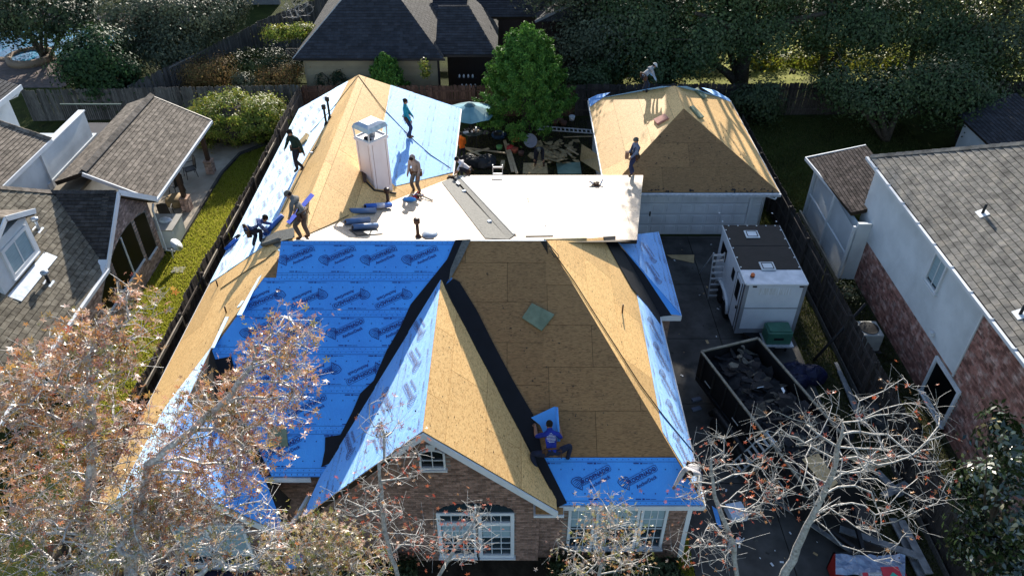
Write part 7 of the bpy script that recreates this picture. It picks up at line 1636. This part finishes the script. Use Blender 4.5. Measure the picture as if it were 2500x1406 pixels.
# ------------------------------------------------------------------ trees and shrubs
def B(*a): return [px_blob(*q) for q in a]
bushy('pool_tree', 'dark multi-stemmed tree standing over the pool and spa at the upper left', 'tree', (-30.5, 48.5, 0), B((105, 25, 49, 115, 50, 3.5), (30, 40, 50, 60, 35, 3), (180, 50, 49, 55, 45, 3)), 12000, .11, LEAF_DK, 31, .6, 110, .13, 5)
bushy('olive_tree', 'large grey green olive-like tree left of the diagonal fence', 'tree', (-21.5, 47, 0), B((345, 60, 47, 95, 70, 3), (440, 50, 48, 110, 75, 3), (530, 20, 49, 70, 50, 3), (410, 120, 46, 100, 50, 2.5)), 34000, .085, LEAF_OLIVE, 32, .45, 190, .14, 5)
bushy('camellia_tree', 'dark green bushy tree overhanging the grey leaning fence', 'tree', (-23, 42, 0), B((235, 140, 42, 85, 60, 2), (200, 180, 41, 50, 45, 1.4), (290, 190, 41.5, 60, 40, 1.4), (250, 225, 40.5, 30, 30, .8)), 17000, .095, leafmat('leaf_camellia', [(.025, .06, .018), (.04, .085, .025), (.02, .045, .014)], .6, .2, .25), 33, .4, 120, .12, 3)
bushy('autumn_shrub', 'orange brown spiky shrub behind the leaning fence', 'shrub', P(505, 205, z=0), B((480, 180, 43.5, 45, 30, 1.4), (535, 178, 43.5, 45, 34, 1.4)), 6500, .05, LEAF_AUT, 34, .3, 80, .03, 6)
bushy('autumn_shrub', 'rust coloured shrub beside the tan house corner', 'shrub', P(680, 215, z=0), B((665, 195, 42.5, 36, 26, 1.2), (700, 190, 42.5, 34, 30, 1.2)), 6000, .055, LEAF_AUT, 35, .28, 70, .03, 5)
bushy('pale_shrub', 'pale grey green small shrub between the two rust shrubs', 'shrub', P(600, 210, z=0), B((600, 202, 42.3, 26, 20, .8)), 2200, .06, LEAF_OLIVE, 36, .2, 30, .02, 3)
bushy('dark_shrub', 'dark green shrub behind the pale one', 'shrub', P(585, 180, z=0), B((578, 160, 46, 30, 26, 1)), 3000, .07, LEAF_DK, 37, .25, 40, .03, 3)
bushy('garden_bed', 'low dark planting in the shaded rear garden left of the tan wall', 'shrub', P(650, 150, z=0), B((640, 150, 45.5, 70, 18, 1.5), (690, 160, 44, 40, 20, 1)), 5000, .07, LEAF_DK, 38, .3, 60, .03, 4)
bushy('flowering_vine', 'yellow green vine spilling over the lattice left of the dark roof', 'vine', P(700, 110, z=0), B((685, 82, 45.7, 45, 12, .5), (740, 75, 45.7, 32, 12, .5)), 6000, .055, LEAF_HEDGE, 39, .2, 60, .04, 2)
bushy('yellow_tree', 'bright yellow green tree at the top edge left of the dark roof', 'tree', (-11.0, 62, 0), B((845, -5, 62, 50, 16, 2)), 4000, .12, LEAF_YEL, 40, .4, 40, .1)
bushy('yellow_tree', 'bright yellow green tree at the top edge behind the dark roof peak', 'tree', (-6.0, 62, 0), B((1070, 0, 62, 45, 14, 2)), 3500, .12, LEAF_YEL, 41, .4, 40, .1)
gum_tree('bare_shrub', 'small leafless shrub against the far grey fence at the top', P(735, 60, z=0), [P(735, 60, z=0), P(730, 40, y=52)], pts_in(B((720, 20, 52, 50, 30, .8)), 40, 4), .05, .012, 0, balls=0, group=None, seed=50)
# clipped round hedge on the left lawn
hg = thing('round_hedge', 'big rounded yellow green hedge at the end of the left lawn', 'hedge', (-14.6, 37.2, 0))
cloud('foliage', [((-14.6, 37.3, 1.35), (2.5, 1.9, 1.15)), ((-16.0, 36.9, 1.2), (1.4, 1.5, 1.0)), ((-13.3, 37.3, 1.2), (1.4, 1.5, 1.0))], 42000, .055, LEAF_HEDGE, hg, 42, .17, 620, shell=.93)
MB().blob((-14.6, 37.3, 1.0), 2.1, 1.5, 1.05, 20, 10, .05).build('inner_twigs', BARKD, hg)
def conifer(label, base, h, r, n, seed, top=.0, size=.09, name='cypress_tree'):
    """dense feathery cypress: upright plumes packed in a cone"""
    base = Vector(base); t = thing(name, label, 'tree', base, None); g = np.random.default_rng(seed)
    MB().tube([base, base+Vector((0, 0, h*.5)), base+Vector((0, 0, h*.9))], [r*.09, r*.06, .02], 8).build('trunk', BARKD, t, True)
    k = 260; zz_ = g.uniform(.16, 1, k)**.9; a = g.uniform(0, 6.28, k); rad = r*np.clip(1.15*(1-zz_)**.5, 0, 1)*np.where(zz_ < .2, .6+2*zz_, 1)*g.uniform(.72, 1.06, k)
    tip = np.stack([rad*np.cos(a), rad*np.sin(a), zz_*h*.97], 1); br = MB()
    C = []; N = []
    for i in range(k):
        m = n//k; s = g.random(m); w = .26*r*.6*(1-s*.75)
        base_ = tip[i]*np.array([.72, .72, 1])-np.array([0, 0, .3]); top_ = tip[i]*np.array([1.0, 1.0, 1])+np.array([0, 0, .22*g.uniform(.5, 1.6)])
        p = base_+(top_-base_)*s[:, None]+g.normal(size=(m, 3))*w[:, None]*np.array([.42, .42, .35]); C.append(p); N.append(g.normal(size=(m, 3))*.7+np.array([math.cos(a[i]), math.sin(a[i]), .6]))
    C = np.concatenate(C); N = np.concatenate(N); V, L, S = quads(C, N, size, .32, seed)
    ob = link(np_mesh('foliage', V, L, S, LEAF_CEDAR), 'foliage', t); ob['kind'] = 'stuff'; return t
conifer('small bright green cypress against the tan wall', (-7.1, 41.1, 0), 3.2, 1.45, 16000, 61)
conifer('large bright green cypress between the centre house and the garage', (.75, 37.9, 0), 5.9, 2.9, 60000, 62, size=.085)
bushy('sapling', 'thin young tree with pale leaves before the tan wall', 'tree', P(1040, 205, z=0), B((1037, 165, 41.2, 12, 22, .3)), 500, .06, LEAF_HEDGE, 43, .12, 14, .02)
# big live oaks across the back right
oak = [('silvery oak at the back left of the oak row, beside the large cypress', (3.2, 46, 0), ((1420, 130, 45.5, 55, 75, 2), (1480, 70, 46, 90, 70, 3)), 22000, LEAF_OLIVE),
       ('dense live oak behind the man in the white hat', (6.5, 46, 0), ((1560, 40, 46, 110, 80, 3.5), (1600, 110, 45, 90, 60, 3), (1510, 150, 44.5, 60, 40, 2)), 30000, LEAF_OAK),
       ('spreading live oak with the thick forked trunk behind the garage', (14.0, 44.5, 0), ((1730, 60, 46, 130, 75, 4), (1850, 50, 46, 110, 60, 4), (1690, 120, 44, 70, 45, 2)), 38000, LEAF_OAK),
       ('live oak right of the forked trunk, its crown low over the fence', (19.5, 46, 0), ((2030, 50, 46, 130, 65, 4), (2110, 60, 44, 80, 50, 2.5)), 32000, LEAF_OAK),
       ('broad live oak at the far right of the oak row', (25, 46, 0), ((2250, 60, 46, 140, 75, 4), (2350, 120, 43, 80, 60, 2.5)), 32000, LEAF_OAK),
       ('lighter green oak filling the upper right corner', (29, 44, 0), ((2440, 80, 44, 110, 90, 4), (2460, 200, 41.5, 70, 60, 2)), 26000, leafmat('leaf_oak_light', [(.055, .075, .02), (.08, .10, .03), (.04, .055, .016)], .4, .25, .6))]
for i, (lb, base, bl, n, m) in enumerate(oak):
    bl2 = B(*bl); bl2.append(((base[0], base[1]+1.5, 5.6), (3.4, 3.2, 1.3)) if i < 3 else ((base[0], base[1]+1.5, 7.4), (3.4, 3.2, 2.0)))
    bushy('live_oak', lb, 'tree', base, bl2, n, .095, m, 70+i, .62, 200, .30 if i == 2 else .2, 1, 'live oaks along the back fence')
tl = bushy('shade_tree', 'tall unseen crown beyond the oaks, added to shade the trailer and driveway', 'tree', (9.6, 48.5, 0), [((8.2, 47.5, 12.3), (2.2, 2.4, 1.4)), ((11.2, 47.5, 12.6), (2.2, 2.4, 1.6)), ((9.8, 47.5, 14.2), (3.4, 2.6, 1.8)), ((7.2, 47.5, 13.8), (1.2, 2, 1.3)), ((12.4, 47.5, 13.6), (1.3, 2, 1.4))], 70000, .14, LEAF_OAK, 66, .6, 170, .28)  # crown stands above the view, added to shade the trailer and driveway
fk = bpy.data.objects['live_oak.002']
MB().tube([(14.0, 44.4, 0), (13.95, 44.4, 1.5), (14.0, 44.4, 2.4)], [.48, .38, .36], 12).build('trunk', BARKD, fk, True)
MB().tube([(14.0, 44.4, 2.1), (14.9, 44.2, 3.3), (16.2, 44.2, 4.1), (18.0, 44, 4.6)], [.3, .26, .2, .1], 9).build('limb', BARKD, fk, True); MB().tube([(14.0, 44.4, 2.1), (13.3, 44.3, 3.2), (12.1, 44.2, 4.0), (10.5, 44, 4.6)], [.28, .22, .17, .1], 9).build('limb', BARKD, fk, True)
bushy('yard_oak', 'dark oak in the shaded lawn beyond the right house, trunk showing', 'tree', (20.2, 37.2, 0), B((2120, 235, 37.5, 90, 35, 2), (2200, 195, 38.5, 90, 40, 2), (2050, 200, 39, 50, 34, 1.4)), 10000, .085, LEAF_OAK, 81, .5, 120, .2)
bushy('yard_oak', 'dark twin-stemmed oak near the right shed', 'tree', (24.0, 36.6, 0), B((2320, 220, 37.5, 80, 60, 2), (2400, 260, 37, 50, 50, 1.4)), 14000, .085, LEAF_OAK, 82, .5, 90, .14, 2)
bushy('yard_shrub', 'dark shrub against the back fence right of the garage', 'shrub', (13.4, 39.5, 0), B((1850, 250, 39.3, 60, 50, 1)), 6000, .08, LEAF_DK, 83, .35, 50, .05, 4)
bushy('cedar_shrub', 'dark feathery bushes along the fence behind the white hat', 'shrub', (4.6, 41.5, 0), B((1440, 190, 42, 50, 30, 1), (1610, 180, 42, 60, 30, 1)), 7000, .08, LEAF_OAK, 84, .35, 60, .05, 3)
for i, (u, v, r) in enumerate(((1930, 165, 50), (2000, 150, 55), (2090, 165, 60), (2165, 160, 50), (2250, 185, 50), (1850, 160, 45))):
    bushy('sunlit_shrub', ('sunlit yellow green shrub just right of the oak fork', 'sunlit yellow green shrub second right of the oak fork', 'brightest yellow green shrub below the oak row', 'sunlit yellow green shrub before the twin-stemmed oak', 'sunlit shrub at the right end of the bright row', 'small sunlit shrub seen through the oak fork')[i], 'shrub', P(u, v+15, z=0), B((u, v, 48.5, r*1.15, 30, 1.6)), 5200, .10, LEAF_YEL, 90+i, .4, 50, .04, 3, 'sunlit shrubs beyond the back fence')
sheet('sunlit_lawn', [(4, 44.5), (60, 44.5), (60, 75), (4, 75)], .01, mat('lawn_sunlit', (.20, .22, .035), (.10, .10, .03), scale=1.1, rough=1, detail=8, c3=(.32, .32, .08)))  # bright ground sheet; the sunlight on it is partly its own colour
bushy('wire_plant', 'bare grey bush behind the fence near the brick wall', 'shrub', P(2060, 730, z=0), B((2062, 712, 22.6, 28, 16, .4)), 260, .05, LEAF_OLIVE, 98, .2, 14, .02, 4)
# shaded woods further back
wd_ = cloud('far_woods', [((x, 78+6*math.sin(x), 4), (6, 5, 5)) for x in range(-60, 64, 9)], 26000, .3, LEAF_OAK, None, 99, 1.4, 300); wd_['kind'] = 'stuff'
# ------------------------------------------------------------------ sweetgums in front
def gum(name, label, base, trunk_px, blobs, n, seed, **k):
    tr_ = [tuple(base)]+[tuple(P(u, v, y=y)) for u, v, y in trunk_px]
    return gum_tree('sweetgum_tree', label, base, tr_, pts_in(B(*blobs), n, seed, k.pop('shell', .15)), seed=seed, **k)
gum('a', 'tall sweetgum with rusty leaves, some pinkish with painted glare, at the left edge of the photo', (-10.2, 9.1, 0), [(222, 1240, 9.3), (222, 1010, 9.6), (214, 900, 9.8), (235, 800, 9.9)],
    ((140, 1010, 9.7, 170, 120, 1.2), (230, 860, 9.9, 150, 90, 1.2), (300, 775, 10.1, 90, 50, .8), (60, 930, 9.8, 90, 90, 1), (110, 1190, 9.4, 170, 110, 1.2), (330, 1080, 9.6, 90, 100, 1)), 440, 11, r0=.10, leaves=3700, lsize=.092, nleafobj=300, balls=120, bark=BARKW)
gum('b', 'leaning sweetgum whose leafy crown hangs over the blue front slope', (-8.4, 8.9, 0), [(335, 1330, 9.0), (362, 1130, 9.3), (470, 1050, 9.4), (560, 965, 9.5), (625, 880, 9.6)],
    ((700, 830, 9.7, 85, 75, .7), (650, 940, 9.6, 120, 80, .9), (600, 1060, 9.5, 130, 80, .9), (480, 1010, 9.4, 80, 70, .8), (520, 1160, 9.4, 130, 70, .9), (420, 1200, 9.2, 110, 70, .9)), 380, 12, r0=.07, leaves=2900, lsize=.082, nleafobj=300, balls=110, lm=LEAF_GUM, bark=BARKW)
gum('c', 'low spreading sweetgum with mostly bare pale twigs in the lower left corner', (-7.4, 7.6, 0), [(300, 1480, 7.9), (330, 1380, 8.2)],
    ((120, 1340, 8.6, 220, 75, 1), (380, 1330, 8.6, 180, 80, 1), (600, 1300, 8.7, 110, 75, .8), (250, 1250, 8.8, 160, 60, .9)), 420, 13, r0=.10, leaves=1700, lsize=.082, balls=80, lm=LEAF_GREENGUM, bark=BARKW, rt=.008, shell=.4)
gum('d', 'slender sweetgum with sparse pink leaves in front of the brick gable', (-2.5, 8.6, 0), [(975, 1430, 8.7), (935, 1270, 9.0), (925, 1130, 9.1)],
    ((930, 1060, 9.1, 50, 100, .5), (890, 1220, 9.0, 80, 80, .6), (995, 1120, 9.1, 40, 130, .5), (960, 1300, 8.9, 90, 90, .6)), 95, 14, r0=.045, leaves=260, lsize=.055, balls=50, lm=LEAF_RED)
gum('e', 'bushy young sweetgum with yellow green and orange leaves under the gable foot', (-4.3, 8.7, 0), [(770, 1440, 8.8), (760, 1350, 9.0)],
    ((740, 1310, 9.0, 90, 60, .6), (820, 1350, 8.9, 90, 60, .6), (880, 1390, 8.8, 80, 40, .6), (700, 1380, 8.8, 70, 40, .5)), 150, 15, r0=.04, leaves=1500, lsize=.07, balls=20, lm=LEAF_GREENGUM)
gum('f', 'bare forked young tree in front of the arched window', (-1.2, 8.4, 0), [(1060, 1430, 8.6), (1110, 1340, 8.8), (1160, 1270, 8.9)],
    ((1100, 1330, 8.8, 90, 60, .5), (1170, 1260, 8.9, 50, 60, .4)), 44, 16, r0=.035, leaves=90, lsize=.055, balls=8, lm=LEAF_RED)
gum('g', 'small sweetgum with pale yellow leaves in front of the right front window', (1.6, 8.6, 0), [(1460, 1430, 8.7), (1470, 1340, 8.9), (1480, 1260, 9.0)],
    ((1480, 1270, 9.0, 90, 70, .6), (1420, 1350, 8.8, 80, 50, .6), (1540, 1350, 8.9, 70, 50, .6)), 90, 17, r0=.035, leaves=620, lsize=.055, balls=30, lm=LEAF_GREENGUM)
gum('h', 'large nearly bare sweetgum with lichened forked trunk at the lower right', (5.9, 8.9, 0), [(1905, 1420, 9.1), (1960, 1310, 9.3), (2035, 1150, 9.4), (2060, 1030, 9.5)],
    ((2060, 1060, 9.5, 110, 110, .9), (2190, 1020, 9.6, 110, 90, .9), (2210, 1160, 9.4, 120, 90, .9), (1930, 1150, 9.3, 90, 90, .8), (2130, 1280, 9.2, 130, 60, .8), (1870, 1060, 9.4, 60, 60, .6)), 230, 18, r0=.17, leaves=150, lsize=.06, balls=160, lm=LEAF_RED, rt=.0052, jitb=.018, bias=.12, shell=.6)
gum('i', 'small bare tree with a few red leaves right of the house corner', (5.0, 8.8, 0), [(1800, 1420, 9.0), (1790, 1330, 9.2), (1745, 1210, 9.3), (1735, 1120, 9.4)],
    ((1740, 1110, 9.4, 50, 80, .5), (1700, 1200, 9.3, 60, 50, .5), (1850, 1200, 9.3, 60, 100, .6), (1730, 1330, 9.1, 90, 60, .6)), 110, 19, r0=.05, leaves=170, lsize=.058, balls=30, lm=LEAF_RED)
# magnolia
bushy('magnolia_tree', 'glossy dark magnolia at the lower right edge', 'tree', (11.3, 9.6, 0), B((2450, 1230, 9.7, 95, 130, 1.2), (2470, 1080, 9.9, 60, 60, .9), (2420, 1360, 9.3, 80, 90, 1.1)), 5200, .085, LEAF_MAG, 44, .17, 170, .1, 1, asp=.42)
# foundation shrubs
for i, (x, y) in enumerate(((-9.4, 10.6), (-8.2, 10.5), (-7.0, 10.4), (-4.2, 11.2), (-3.0, 11.3), (1.6, 11.5), (2.9, 11.5), (4.0, 11.4))):
    bushy('foundation_shrub', 'low dark green shrub in the bed under '+('the far left front window', 'the left front window', 'the left wing corner', 'the gable foot', 'the gable wall left of the arched window', 'the brick pier right of the arched window', 'the right front windows', 'the right house corner')[i], 'shrub', (x, y, 0), [((x, y, .4), (.55, .45, .4))], 1500, .05, LEAF_DK, 110+i, .14, 30, .02, 3, 'low shrubs along the front wall')
